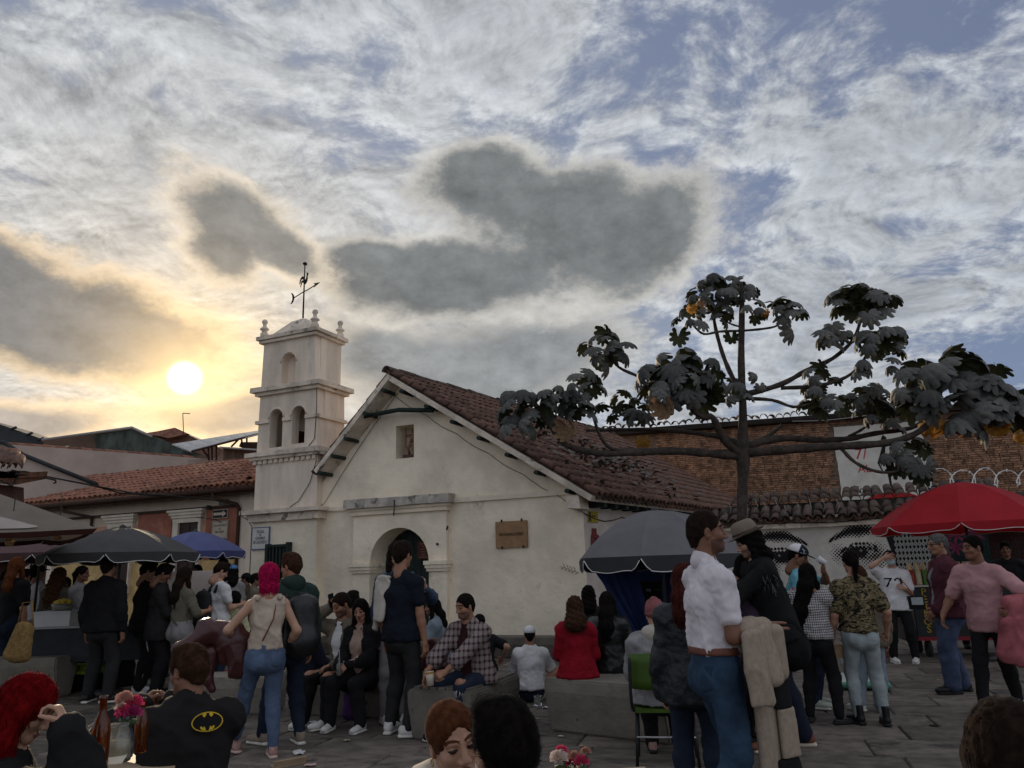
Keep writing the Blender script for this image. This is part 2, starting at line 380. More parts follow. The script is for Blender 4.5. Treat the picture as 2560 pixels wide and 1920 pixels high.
# ---------------------------------------------------------------- chapel
P0 = Vector((-2.459, 16.5, 0)); CR = radians(-24)
chapel = thing('chapel', 'whitewashed adobe chapel with a gabled tile roof, arched doorway and weathervane tower', 'chapel', P0, CR)
NAV = Vector((sin(radians(9)), cos(radians(9)), 0))          # the nave runs back a little askew to the front
def chapel_build():
    pa = chapel
    # front wall with its gable; doorway and niche cut through
    slR = (5.79 - 2.93) / (4.31 + .09); slL = (5.79 - 3.86) / 1.9
    rz = lambda t: 5.66 - (t + .09) * slR if t > -.09 else 5.66 + (t + .09) * slL
    w = MB(); N = 9
    top = [(-2.2 + i * (2.11 / 4), rz(-2.2 + i * 2.11 / 4)) for i in range(5)] + [(-.09 + i * (4.2 / N), rz(-.09 + i * 4.2 / N)) for i in range(1, N + 1)]
    outline = [(-2.2, -.1), (4.11, -.1)] + top[::-1]
    w.prism(outline, 0, .62, 0, holes=[arch(0, .73, .02, 1.75, 16), [(-.15, 3.97), (.31, 3.97), (.31, 4.70), (-.15, 4.70)]])
    w.build('front_wall', PLASTER, pa)
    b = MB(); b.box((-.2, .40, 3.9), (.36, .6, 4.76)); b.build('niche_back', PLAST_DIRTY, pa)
    # nave side wall and far wall
    s = MB(); c0 = Vector((4.11, .0, 0)); c1 = c0 + NAV * 11.2; n = Vector((NAV.y, -NAV.x, 0))
    vs = [c0 + n * .004, c1 + n * .004, c1 - n * .5, c0 - n * .5]
    s.add([Vector((v.x, v.y, z)) for z in (-.1, 2.92) for v in vs], [(0, 1, 5, 4), (1, 2, 6, 5), (2, 3, 7, 6), (3, 0, 4, 7), (4, 5, 6, 7)])
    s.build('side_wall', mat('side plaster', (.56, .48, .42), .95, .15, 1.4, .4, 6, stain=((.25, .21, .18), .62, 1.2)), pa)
    bk = MB(); ap = Vector((-.09, 0, 5.6)) + NAV * 11.0; le = Vector((-4.2, 0, 0)) + NAV * 11.0
    re_ = Vector((4.11, 0, 0)) + NAV * 11.0
    bk.add([le, re_, re_ + Vector((0, 0, 2.9)), ap, le + Vector((0, 0, 2.0))], [(0, 1, 2, 3, 4)]); bk.build('rear_wall', PLAST_DIRTY, pa)
    # roof deck (both slopes) with a whitewashed verge
    A = Vector((-.09, -.45, 5.79)); Rr = Vector((4.46, -.45, 2.84)); Ll = Vector((-2.02, -.45, 3.83)); Ln = 11.4
    d = MB()
    def deck(e0, e1, th):
        nn = (e1 - e0).cross(NAV).normalized(); nn = nn if nn.z > 0 else -nn
        q = [e0, e1, e1 + NAV * Ln, e0 + NAV * Ln]
        d.add(q + [p - nn * th for p in q], [(0, 1, 2, 3), (7, 6, 5, 4), (0, 4, 5, 1), (1, 5, 6, 2), (2, 6, 7, 3), (3, 7, 4, 0)])
        return nn
    nR = deck(A, Rr, .11); nL = deck(A, Ll, .11)
    d.build('roof_deck', PLAST_DIRTY, pa)
    upR = (A - Rr).normalized(); upL = (A - Ll).normalized()
    cov = tile_mesh('roof_tile', .46, .105, .085, CLAY); pan = tile_mesh('roof_tile', .46, .10, .085, CLAY_OLD, up=False)
    runR = (A - Rr).length
    tiled_roof(pa, Rr - upR * .06 + NAV * .10, NAV, upR, nR, 51, int(runR / .345) + 1, (cov, pan), .222, .345, 300)
    tiled_roof(pa, Ll - upL * .06 + NAV * .10, NAV, upL, nL, 6, 8, (cov, pan), .222, .345, 0, 'slope_tile')
    rg = MB()
    for i in range(26):
        o = A + Vector((0, 0, .05 + random.uniform(-.01, .02))) + NAV * (i * .43 - .05)
        M = Matrix.Translation(o) @ frame((0, 0, 0), Vector((1, -.15, random.uniform(-.06, .06))), NAV + Vector((0, 0, random.uniform(-.03, .05))))
        inst('ridge_tile', tile_ridge, pa, M)
    # beam ends under the verge, collar beam, eave corbels
    bm_ = MB().tube([(0, 0, 0), (0, .52, 0)], .045, 8).build('beam_end', DARKWOOD); bme = bm_.data; bpy.data.objects.remove(bm_)
    for k in range(7):
        f = .10 + k * .135
        p = A.lerp(Rr, f) - nR * .17; inst('beam_end', bme, pa, Matrix.Translation((p.x, -.47, p.z)))
    for f in (.12, .36, .62, .80, .98):
        p = A.lerp(Ll, f) - nL * .17; inst('beam_end', bme, pa, Matrix.Translation((p.x, -.47, p.z)))
    MB().tube([(-.95, -.30, 4.93), (.1, -.30, 4.99), (.98, -.30, 4.88)], .05, 8).build('collar_beam', DARKWOOD, pa)
    cb = MB().box((-.06, -.02, -.07), (.34, .12, .07)).build('eave_corbel', DARKWOOD); cme = cb.data; bpy.data.objects.remove(cb)
    for k in range(22):
        p = c0 + NAV * (.25 + k * .5) + Vector((0, 0, 2.74)); inst('eave_corbel', cme, pa, Matrix.Translation(p) @ Matrix.Rotation(radians(-9), 4, 'Z'))
    ep = MB(); q0 = c0 + Vector((.30, 0, 2.80)) + NAV * -.1; q1 = c0 + Vector((.30, 0, 2.80)) + NAV * 11
    ep.add([q0, q1, q1 + Vector((.05, 0, 0)), q0 + Vector((.05, 0, 0))] + [p + Vector((0, 0, .07)) for p in (q0, q1, q1 + Vector((.05, 0, 0)), q0 + Vector((.05, 0, 0)))],
           [(0, 1, 2, 3), (4, 5, 6, 7), (0, 1, 5, 4), (1, 2, 6, 5), (2, 3, 7, 6), (3, 0, 4, 7)]); ep.build('eave_board', DARKWOOD, pa)
    # broken plaster lump at the eave corner
    k = MB(); k.box((3.9, -.42, 2.62), (4.2, .05, 2.86), jit=.03); k.build('eave_plaster', PLAST_DIRTY, pa)
    # string course and portal
    st = MB(); 
    for x0, x1 in ((-2.1, -1.2), (1.28, 4.13)):
        st = MB(); n = max(2, int((x1 - x0) / .45)); 
        for i in range(n): st.box((x0 + (x1 - x0) * i / n, -.055, 2.93), (x0 + (x1 - x0) * (i + 1) / n, .05, 3.03 + random.uniform(-.006, .006)))
        st.build('string_course', PLASTER, pa)
    po = MB(); po.prism([(-1.17, .0), (1.15, .0), (1.15, 2.8), (-1.17, 2.8)], -.10, .01, 0, holes=[arch(0, .7301, .01, 1.75, 16)]); po.build('portal_surround', PLASTER, pa)
    pc = MB(); pc.box((-1.22, -.17, 2.785), (1.20, -.0, 2.87)); pc.box((-1.25, -.21, 2.872), (1.24, 0, 2.93)); pc.build('portal_moulding', PLASTER, pa)
    pt = MB()
    for i in range(6): pt.box((-1.30 + i * .435, -.30, 2.932), (-1.30 + (i + 1) * .435, 0, 3.12 + random.uniform(-.01, .01)), jit=.006)
    pt.build('portal_cornice', mat('stained cornice', (.44, .39, .33), .95, .3, 4, .9, 12, stain=((.09, .085, .07), .55, 5)), pa)
    for x0, x1 in ((-1.2, -.70), (.70, 1.18)):
        cp = MB(); cp.box((x0, -.15, 1.56), (x1, .35 if x0 < 0 else .1, 1.62)); cp.box((x0 - .02, -.18, 1.622), (x1 + .02, .36 if x0 < 0 else .1, 1.69)); cp.box((x0 - .04, -.21, 1.692), (x1 + .04, .37 if x0 < 0 else .1, 1.77))
        cp.build('capital', PLASTER, pa)
    # door: two leaves of planks
    for sgn in (-1, 1):
        dl = MB(); dl.box((0 if sgn > 0 else -.78, .545, 0), (.78 if sgn > 0 else 0, .60, 2.55)); leaf = dl.build('door_leaf', DARKWOOD, pa)
        for i in range(4):
            pk = MB(); x = sgn * (.09 + i * .185); pk.box((x - .085, .51, .05), (x + .085, .543, 2.5)); pk.build('plank', DARKWOOD, leaf)
    mn = MB(); mn.box((.11, .47, 1.82), (.42, .50, 2.2)); mb_ = mn.build('menu_board', mat('menu red', (.10, .03, .022), .6, .1), pa)
    for i, (ln, sc) in enumerate((('MENU DEL', .9), ('DIA', .5), ('Horario', .7), ('Martes a', .8), ('Lunes', .6), ('Entrada libre', 1.0))):
        lettering(ln, .038, mat('menu ink', (.42, .26, .18), .7, 0), mb_, (.265, .468, 2.14 - i * .055))
    # wall fittings: nails, chain at the cornice
    MB().tube([(.02, -.32, 3.05), (.025, -.32, 2.9), (.015, -.325, 2.72)], .012, 6).build('chain', WIRE, pa)
    MB().tube([(.95, -.11, 2.1), (.95, -.14, 2.1)], .025, 10).build('wall_stud', WIRE, pa)
    MB().tube([(1.19, -.11, 2.45), (1.19, -.15, 2.38)], .02, 8).build('wall_hook', WIRE, pa)
    # cable along the verge
    pts = []
    for k in range(25):
        f = k / 24; p = A.lerp(Rr, f); pts.append((p.x - .05, -.03, p.z - .42 - .05 * abs(sin(f * 19))))
    MB().tube(pts, .006, 5).build('cable', WIRE, pa)
    pts = [(A.lerp(Ll, f).x, -.03, A.lerp(Ll, f).z - .35 - .35 * f * f) for f in [k / 12 for k in range(13)]]
    MB().tube(pts + [(-2.16, -.03, 3.05)], .006, 5).build('cable', WIRE, pa)
    pts = [c0 + Vector((.03, 0, 0)) + NAV * (k * .42) + Vector((0, 0, 2.55 - .12 * abs(sin(k * .8)))) for k in range(24)]
    MB().tube(pts, .010, 5).build('cable', WIRE, pa)
tr_ = tile_mesh('ridge_tile', .5, .125, .11, CLAY_OLD, n=7); tile_ridge = tr_
chapel_build()

def tower_build():
    pa = chapel
    a = MB(); a.box((-3.94, -.2, -.1), (-2.09, 1.3, 2.78)); a.build('tower_base', PLASTER, pa)
    c = MB()
    for i in range(5): c.box((-4.16 + i * .455, -.42, 2.95), (-4.16 + (i + 1) * .455, 1.4, 3.05 + random.uniform(-.01, .008)), jit=.006)
    c.box((-4.04, -.30, 2.78), (-1.98, 1.35, 2.949)); c.build('tower_cornice', PLAST_DIRTY, pa)
    MB().box((-3.93, -.19, 3.0), (-2.12, 1.25, 4.22)).build('tower_stage', PLAST_TOWER, pa)
    d = MB(); 
    for i in range(12): d.box((-3.98 + i * .158, -.25, 4.13), (-3.98 + i * .158 + .1, -.19, 4.22))
    d.build('dentil_course', PLAST_TOWER, pa)
    c = MB(); c.box((-4.06, -.30, 4.222), (-2.0, 1.3, 4.29)); c.box((-4.16, -.36, 4.292), (-2.0, 1.35, 4.40), jit=.01); c.build('tower_cornice', PLAST_DIRTY, pa)
    # belfry: front and back walls with arches
    ar = [arch(-3.37, .19, 4.50, 5.22, 10), arch(-2.71, .19, 4.53, 5.24, 10)]
    f = MB(); f.prism([(-3.93, 4.40), (-2.16, 4.40), (-2.20, 5.78), (-3.90, 5.78)], -.19, .06, 0, holes=ar)
    f.prism([(-3.93, 4.40), (-2.16, 4.40), (-2.20, 5.78), (-3.90, 5.78)], .62, .85, 0, holes=[[(-2.82, 4.6), (-2.70, 4.6), (-2.70, 4.85), (-2.82, 4.85)]])
    for x0, x1 in ((-3.92, -3.70), (-2.38, -2.175)): f.box((x0, .062, 4.40), (x1, .618, 5.78))
    f.build('belfry', PLAST_TOWER, pa)
    br = MB(); br.box((-3.6, .3, 4.42), (-3.12, .6, 4.95)); br.build('belfry_shutter', BROWNWOOD, pa)
    bl = MB(); bl.lathe([(0, .30), (.05, .29), (.09, .25), (.10, .12), (.15, 0), (.13, 0)], 14, (-2.62, .25, 4.95)); bl.box((-2.9, .23, 5.24), (-2.5, .27, 5.28)); bl.build('bell', mat('bronze', (.06, .045, .025), .5, .2, metal=.6), pa)
    be = MB(); x = -3.97
    for x0, x1 in ((-3.98, -3.58), (-3.16, -2.92), (-2.50, -2.12)): be.box((x0, -.24, 5.10), (x1, -.185, 5.18))
    be.box((-2.20, -.24, 5.10), (-2.12, .9, 5.18)); be.box((-3.98, -.18, 5.10), (-3.90, .9, 5.18)); be.build('belt_moulding', PLAST_TOWER, pa)
    for cx in (-3.37, -2.71):
        am = MB(); am.tube([(cx + .225 * cos(pi * k / 14), -.20, 5.21 + .225 * sin(pi * k / 14)) for k in range(15)], .028, 6); am.build('arch_moulding', PLAST_TOWER, pa)
    c = MB(); c.box((-3.99, -.28, 5.78), (-2.10, .92, 5.86)); c.box((-4.08, -.36, 5.862), (-2.03, 1.0, 5.97), jit=.012); c.build('tower_cornice', PLAST_DIRTY, pa)
    t = MB(); t.prism([(-3.89, 5.97), (-2.28, 5.97), (-2.31, 7.1), (-3.86, 7.1)], -.19, .02, 0, holes=[arch(-3.07, .205, 6.0, 6.55, 12)])
    t.box((-3.88, .0202, 5.97), (-2.285, .80, 7.1)); t.build('tower_top', PLAST_TOWER, pa)
    MB().tube([(-3.07 + .235 * cos(pi * k / 14), -.20, 6.55 + .235 * sin(pi * k / 14)) for k in range(15)] , .02, 6).build('arch_moulding', PLAST_TOWER, pa)
    MB().lathe([(0, .1), (.05, .08), (.06, 0), (0, -.02)], 10, (-2.92, -.0, 6.62)).build('niche_lamp', WIRE, pa)
    c = MB(); c.box((-3.95, -.27, 7.1), (-2.22, .86, 7.17)); c.box((-4.0, -.32, 7.172), (-2.16, .91, 7.27), jit=.012); c.build('tower_cornice', PLAST_DIRTY, pa)
    r = MB(); vs = [(-3.72, -.2, 7.27), (-2.45, -.2, 7.27), (-2.45, .8, 7.27), (-3.72, .8, 7.27), (-3.32, .15, 7.70), (-2.88, .15, 7.70), (-2.88, .45, 7.70), (-3.32, .45, 7.70), (-3.1, .3, 7.79)]
    r.add(vs, [(0, 1, 5, 4), (1, 2, 6, 5), (2, 3, 7, 6), (3, 0, 4, 7), (4, 5, 8), (5, 6, 8), (6, 7, 8), (7, 4, 8)]); r.build('tower_roof', PLAST_DIRTY, pa)
    prof = [(0, 0), (.12, 0), (.12, .13), (.085, .15), (.085, .22), (.14, .25), (.12, .28), (.06, .33), (.05, .40), (.085, .45), (.085, .50), (.05, .545), (0, .56)]
    fm = MB().lathe([(r * .82, z * .86) for r, z in prof], 12).build('finial', PLAST_DIRTY); fme = fm.data; bpy.data.objects.remove(fm)
    for x, y in ((-3.86, -.2), (-2.32, -.2), (-2.32, .78), (-3.86, .78)): inst('finial', fme, pa, Matrix.Translation((x, y, 7.26)))
    # window with spindles
    wd = MB(); wd.box((-3.37, -.29, 1.15), (-2.78, -.2, 2.22)); wn = wd.build('window', mat('window dark', (.008, .009, .009), .5, 0), pa)
    fr = MB(); 
    for lo, hi in (((-3.42, -.33, 1.1), (-3.34, -.19, 2.27)), ((-2.83, -.33, 1.1), (-2.75, -.19, 2.29)), ((-3.339, -.33, 2.19), (-2.831, -.19, 2.25)), ((-3.339, -.33, 1.1), (-2.831, -.19, 1.17))): fr.box(lo, hi)
    fr.build('frame', DARKWOOD, wn)
    for i in range(5): MB().tube([(-3.29 + i * .1, -.31, 1.17), (-3.29 + i * .1, -.31, 2.19)], .016, 6).build('bar', DARKWOOD, wn)
    # cables down the tower
    MB().tube([(-2.14, -.21, 4.1), (-2.3, -.215, 3.6), (-2.6, -.215, 3.2), (-2.85, -.22, 3.07)], .008, 5).build('cable', WIRE, pa)
    MB().tube([(-2.20, -.20, 5.8), (-2.19, -.20, 5.4), (-2.22, -.20, 4.6), (-2.4, -.20, 4.42)], .008, 5).build('cable', WIRE, pa)
    MB().tube([(-4.12, -.43, 3.06), (-4.1, -.43, 2.95), (-4.0, -.31, 2.85), (-3.955, -.2, 2.7), (-3.95, -.2, 1.6)], .010, 5).build('cable', WIRE, pa)
tower_build()
LM = Matrix.Translation(P0) @ Matrix.Rotation(CR, 4, 'Z')
def on(t, y, z): return LM @ Vector((t, y, z))

# weathervane
IRON = mat('black iron', (.008, .006, .006), .6, 0)
vane = thing('weathervane', 'black iron weathervane with a rooster, crescent and arrow on the tower top', 'weathervane', on(-3.1, .3, 7.8), CR)
MB().tube([(0, 0, 0), (0, 0, 1.42)], [.022, .014], 8).build('rod', IRON, vane)
MB().lathe([(0, .05), (.035, .045), (.058, .015), (.055, -.015), (.03, -.025), (0, -.028)], 12, (0, 0, 1.44)).build('cap_knob', IRON, vane)
def outline(pts, th, name, par, M=None, m=IRON):
    mb = MB(); mb.prism(pts, -th / 2, th / 2, M=M); return mb.build(name, m, par)
RS = [(-.02, 1.0), (.01, .90), (.055, .885), (.07, .93), (.075, 1.01), (.06, 1.13), (.05, 1.15), (.07, 1.16), (.095, 1.185), (.072, 1.195), (.06, 1.215), (.03, 1.205), (.045, 1.18), (.045, 1.13), (.03, 1.05), (.02, 1.0)]
k = 1.0
rooster = [(.0, .885), (.05, .90), (.09, .96), (.1, 1.03), (.095, 1.09), (.11, 1.14), (.125, 1.17), (.095, 1.19), (.065, 1.20), (.075, 1.16), (.07, 1.10), (.05, 1.03), (.02, .985), (.015, 1.04), (-.01, 1.10), (-.06, 1.12), (-.11, 1.08), (-.14, 1.01), (-.15, .92), (-.135, .93), (-.115, 1.0), (-.08, 1.05), (-.04, 1.04), (-.03, 1.0), (-.06, 1.01), (-.09, .98), (-.105, .92), (-.115, .83), (-.10, .86), (-.08, .93), (-.055, .96), (-.03, .94)]
outline(rooster, .02, 'rooster', vane)
MB().tube([(-.33, 0, .58), (0, 0, .70), (.1, 0, .72), (.35, 0, .81)], .014, 6).build('arrow_shaft', IRON, vane)
outline([(.30, .755), (.49, .855), (.29, .86), (.355, .81)], .02, 'arrow_head', vane)
cr = [(-.33 - .0, .58)]; cr = [(-.42 + .115 * cos(a) , .585 + .15 * sin(a)) for a in [radians(-75 + i * 15) for i in range(11)]] + [(-.44 + .085 * cos(a), .585 + .15 * sin(a)) for a in [radians(75 - i * 15) for i in range(11)]]
outline(cr, .02, 'crescent', vane)

# plaques on the chapel
pl = thing('plaque', 'tan stone plaque with one line of lettering beside the chapel doorway', 'plaque', on(2.595, -.04, 2.225), CR)
MB().box((-.345, -.015, -.26), (.345, .03, .26)).build('slab', mat('tan stone', (.30, .175, .09), .8, .15, 6, .1, 30), pl)
for x, z in ((-.2, .275), (.24, .275), (-.2, -.25), (.26, -.25)): MB().lathe([(0, .03), (.02, .02), (.022, -.02), (0, -.025)], 8, (x, -.02, z)).build('stud', WIRE, pl)
lettering('ERMITA DE SAN MIGUEL DEL PRINCIPE', .085, mat('bronze letters', (.07, .045, .02), .5, 0), pl, (0, -.017, .0), sx=.36)
tp = thing('street_sign', 'square tiled street name sign with a blue border on the tower wall', 'sign', on(-3.655, -.225, 2.41), CR)
WT = mat('white glaze', (.55, .52, .46), .35, .08, 4); BG = mat('blue glaze', (.10, .13, .24), .35, .3, 30)
for i in range(4):
    for j in range(4): MB().box((-.24 + i * .12 + .002, -.012, -.235 + j * .1175 + .002), (-.24 + (i + 1) * .12 - .002, .02, -.235 + (j + 1) * .1175 - .002)).build('tile', WT, tp)
fb = MB()
for lo, hi in (((-.262, -.015, -.257), (.262, .02, -.236)), ((-.262, -.015, .236), (.262, .02, .257)), ((-.262, -.015, -.235), (-.241, .02, .235)), ((.241, -.015, -.235), (.262, .02, .235))): fb.box(lo, hi)
fb.build('border', BG, tp)
INK = mat('sign ink', (.05, .05, .09), .5, 0)
for ln, z, s in (('PLAZA', .15, .10), ('DEL', .075, .06), ('CHORRO', .0, .10), ('DE QUEVEDO', -.09, .10)): lettering(ln, s, INK, tp, (0, -.0135, z), sx=.66)
# carved figure in the gable niche
fg = thing('carved_statue', 'small carved wooden saint standing in the square gable niche', 'statue', on(.13, .22, 3.972), CR)
WD = mat('carved wood', (.22, .12, .07), .6, .3, 20)
MB().box((-.16, -.14, 0), (.16, .12, .09)).build('pedestal', mat('pedestal', (.10, .05, .035), .7, .2), fg)
b = MB(); b.tube([(-.05, -.02, .09), (-.06, -.08, .24), (-.01, 0, .38)], [.03, .035, .05], 8); b.tube([(.09, -.02, .09), (.05, -.05, .24), (.03, 0, .38)], [.03, .035, .05], 8)
b.tube([(.01, 0, .36), (.02, -.01, .48), (.03, -.02, .56)], [.06, .065, .04], 10); b.lathe([(0, .05), (.035, .03), (.04, 0), (.03, -.04), (0, -.05)], 10, (.03, -.04, .62))
b.tube([(.08, -.02, .54), (.13, -.08, .46), (.08, -.12, .42)], [.025, .022, .018], 6); b.tube([(-.02, -.02, .54), (-.09, -.06, .50), (-.10, -.09, .60)], [.025, .022, .018], 6); b.build('figure', WD, fg)
MB().tube([(-.10, -.09, .25), (-.11, -.09, .70)], .01, 6).build('staff', mat('pedestal', (0, 0, 0)), fg)
# items on the side wall
SIDE = LM @ Matrix.Translation((4.115, 0, 0)) @ Matrix.Rotation(radians(-9), 4, 'Z') @ Matrix.Rotation(pi / 2, 4, 'Z')   # x along the wall, -y out of it
def side_thing(name, label, cat, s, z):
    o = thing(name, label, cat); o.matrix_world = SIDE @ Matrix.Translation((s, -.012, z)); return o
o = side_thing('wall_notice', 'small yellow notice high on the chapel side wall under the eaves', 'notice', .36, 2.50)
MB().box((-.2, -.012, -.11), (.2, .004, .11)).build('board', mat('notice yellow', (.36, .26, .02), .6, .1), o)
MB().box((-.19, -.017, -.09), (-.1, -.013, .09)).build('print', mat('notice ink', (.06, .05, .02), .6, 0), o); MB().box((-.06, -.017, .0), (.1, -.013, .03)).build('print', mat('notice ink', (0, 0, 0)), o)
o = side_thing('wall_painting', 'tall narrow red stencilled figure on the chapel side wall', 'wall painting', .42, 1.98)
RD = mat('stencil red', (.18, .035, .035), .9, .5, 25); DK = mat('stencil dark', (.06, .03, .03), .9, .4, 25)
outline([(-.13, .30), (.06, .30), (.06, .2), (.16, .16), (.22, -.08), (.22, -.28), (.02, -.34), (-.2, -.28), (-.2, .0), (-.17, .16), (-.13, .2)], .006, 'painted_robe', o, m=RD)
outline([(-.05, .12), (.05, .12), (.10, -.05), (.09, -.2), (-.08, -.2), (-.1, -.05)], .012, 'painted_figure', o, m=DK)
outline([(-.16, -.2), (.18, -.2), (.2, -.26), (.02, -.31), (-.17, -.26)], .012, 'painted_base', o, m=PLAST_DIRTY)

# ---------------------------------------------------------------- row house on the left (parallel to the chapel front, set back)
TERRA = mat('terracotta paint', (.28, .105, .068), .92, .18, 2.2, .3, 12, stain=((.50, .27, .18), .60, 1.1))
YEL = mat('ochre dado', (.50, .34, .15), .92, .2, 3, .3, 12, stain=((.38, .20, .10), .62, 2))
HWALL = mat('house cream wall', (.50, .40, .31), .92, .12, 2, .3, 10)
PALE = mat('faded orange wall', (.47, .25, .16), .92, .2, 1.5, .3, 10, stain=((.33, .12, .07), .60, 1.0))
house = thing('row_house', 'long low house with terracotta walls and a clay tile roof beside the chapel tower', 'house', P0, CR)
def house_build():
    pa = house; x0, x1 = -17.5, -4.3
    w = MB(); w.box((x0, 1.8, 2.1), (-6.23, 2.3, 3.12)); w.build('wall', PALE, pa)
    MB().box((x0, 1.8, -.1), (-6.23, 2.28, 2.098)).build('dado', YEL, pa)
    MB().box((x0, 1.79, 3.121), (-6.23, 2.3, 4.15)).build('upper_wall', HWALL, pa)
    MB().box((-6.228, 1.74, -.1), (x1, 2.3, 4.1)).build('corner_wall', PLAST_TOWER, pa)
    for a, b, z in ((-7.44, -6.27, 3.42), (-10.05, -8.74, 3.40)): MB().box((a, 1.775, 2.04), (b, 1.82, z)).build('painted_panel', TERRA, pa)
    MB().box((x0, 1.72, 3.40), (-6.3, 1.785, 3.47)).build('wall_pipe', BROWNWOOD, pa)
    # windows
    for xa, xb, ha, hb in ((-8.4, -7.65, -8.7, -7.46), (-11.02, -10.24, -11.34, -10.09), (-14.6, -13.7, -14.9, -13.4)):
        sr = MB(); 
        for lo, hi in (((ha + .1, 1.70, 1.2), (xa, 1.80, 3.07)), ((xb, 1.70, 1.2), (hb - .1, 1.80, 3.07)), ((ha + .1, 1.70, 3.072), (hb - .1, 1.80, 3.2)), ((ha + .05, 1.66, 3.202), (hb - .05, 1.80, 3.28)), ((ha, 1.62, 3.282), (hb, 1.80, 3.36)), ((ha - .04, 1.58, 3.362), (hb + .04, 1.80, 3.42))): sr.box(lo, hi)
        wn = sr.build('window', CREAM, pa)
        MB().box((xa, 1.77, 1.2), (xb, 1.80, 3.07)).build('shutter', mat('window brown', (.03, .014, .009), .5, .2), wn)
        MB().box((xa + (xb - xa) * .48, 1.755, 1.2), (xa + (xb - xa) * .52, 1.769, 3.07)).build('mullion', BROWNWOOD, wn)
    # roof: eave at y 1.35, ridge at y 4.1
    E0 = Vector((x0, 1.3, 3.90)); up = Vector((0, 2.8, 1.14)).normalized(); al = Vector((1, 0, 0)); nrm = Vector((0, -1.14, 2.8)).normalized()
    dk = MB(); q = [E0, Vector((x1, 1.3, 3.90)), Vector((x1, 4.1, 5.04)), Vector((x0, 4.1, 5.04))]
    dk.add(q + [p - nrm * .1 for p in q], [(0, 1, 2, 3), (7, 6, 5, 4), (0, 4, 5, 1), (1, 5, 6, 2), (2, 6, 7, 3), (3, 7, 4, 0)]); dk.build('roof_deck', BROWNWOOD, pa)
    bk = MB(); bk.add([(x0, 4.15, 5.0), (x1, 4.15, 5.0), (x1, 7, 3.9), (x0, 7, 3.9)], [(0, 1, 2, 3)]); bk.build('rear_slope', CLAY_FAR, pa)
    cov = tile_mesh('roof_tile', .44, .10, .082, CLAY_FAR, n=5); pan = tile_mesh('roof_tile', .44, .095, .082, CLAY_FAR, n=4, up=False)
    tiled_roof(pa, E0 + up * -.05, al, up, nrm, int((x1 - x0) / .215), 9, (cov, pan), .215, .335, 300)
    rg = tile_mesh('ridge_tile', .46, .12, .10, CLAY_FAR, n=5)
    for i in range(int((x1 - x0) / .4)): inst('ridge_tile', rg, pa, Matrix.Translation((x0 + i * .4 + .46, 4.1, 5.06 + random.uniform(-.015, .015))) @ Matrix.Rotation(pi / 2, 4, 'Z'))
    for i in range(7):    # hip ridge close to the tower
        p = Vector((-5.55, 1.35, 3.98)).lerp(Vector((-6.15, 3.9, 5.12)), i / 7)
        inst('ridge_tile', rg, pa, Matrix.Translation(p + Vector((0, 0, .05))) @ frame((0, 0, 0), Vector((1, .24, 0)), Vector((-.24, 1, .42))) )
    MB().tube([(x0, 1.28, 3.82), (-4.6, 1.28, 3.82)], .075, 8).build('gutter', BROWNWOOD, pa)
    MB().box((x0, 1.34, 3.70), (x1, 1.42, 3.86)).build('eave_board', BROWNWOOD, pa)
    for i in range(22): MB().box((x0 + .4 + i * .6, 1.43, 3.74), (x0 + .5 + i * .6, 1.79, 3.84)).build('rafter_end', BROWNWOOD, pa)
    MB().tube([(-6.75, 1.28, 3.78), (-6.74, 1.32, 3.62), (-6.25, 1.66, 3.46), (-6.2, 1.70, 3.36), (-6.2, 1.70, .1)], .05, 8).build('downpipe', BROWNWOOD, pa)
    MB().tube([(-12.7, 1.28, 3.78), (-12.68, 1.32, 3.62), (-12.0, 1.66, 3.44), (-11.95, 1.72, 3.36), (-11.95, 1.72, 2.6)], .045, 8).build('downpipe', BROWNWOOD, pa)
    MB().tube([(-8.3 + .1 * i, 1.70, 3.36 - .1 * sin(i * .3) - .002 * i * i) for i in range(16)], .008, 5).build('cable', WIRE, pa)
    MB().box((-7.36, 1.68, 3.42), (-7.3, 1.78, 3.5)).build('junction_box', WIRE, pa); MB().box((-7.27, 1.68, 3.38), (-7.22, 1.78, 3.46)).build('junction_box', WIRE, pa)
house_build()
sg = thing('arrow_sign', 'black one way sign with a cream arrow on the terracotta wall', 'sign', on(-6.91, 1.755, 3.245), CR)
MB().box((-.27, -.012, -.12), (.27, .012, .12)).build('plate', mat('sign cream', (.5, .42, .33), .5, .05), sg)
MB().box((-.255, -.018, -.105), (.255, -.0125, .105)).build('panel', mat('sign black', (.012, .01, .01), .5, 0), sg)
outline([(-.22, -.035), (.10, -.035), (.10, -.085), (.235, 0), (.10, .085), (.10, .035), (-.22, .035)], .012, 'arrow', sg, Matrix.Translation((0, -.022, 0)), mat('sign cream', (0, 0, 0)))
sg = thing('number_plate', 'small grey green house number plate above the arrow sign', 'sign', on(-6.82, 1.765, 3.56), CR)
MB().box((-.17, -.012, -.07), (.17, .012, .07)).build('plate', mat('plate green', (.11, .115, .09), .5, .1), sg); lettering('6-30', .1, mat('plate ink', (.3, .28, .24), .6, 0), sg, (0, -.014, 0))
sg = thing('tiled_plaque', 'pale plaque with a dotted tile border below the arrow sign', 'sign', on(-6.89, 1.755, 2.82), CR)
MB().box((-.29, -.012, -.25), (.29, .012, .25)).build('slab', mat('plaque cream', (.42, .35, .27), .6, .1), sg)
db = MB()
for i in range(10):
    for z in (-.235, .235): db.box((-.275 + i * .057, -.018, z - .013), (-.275 + i * .057 + .03, -.0125, z + .013))
    if 0 < i < 9:
        for x in (-.275, .275): db.box((x - .013, -.018, -.235 + i * .052 - .015), (x + .013, -.0125, -.235 + i * .052 + .015))
db.build('border', mat('plate green', (0, 0, 0)), sg)
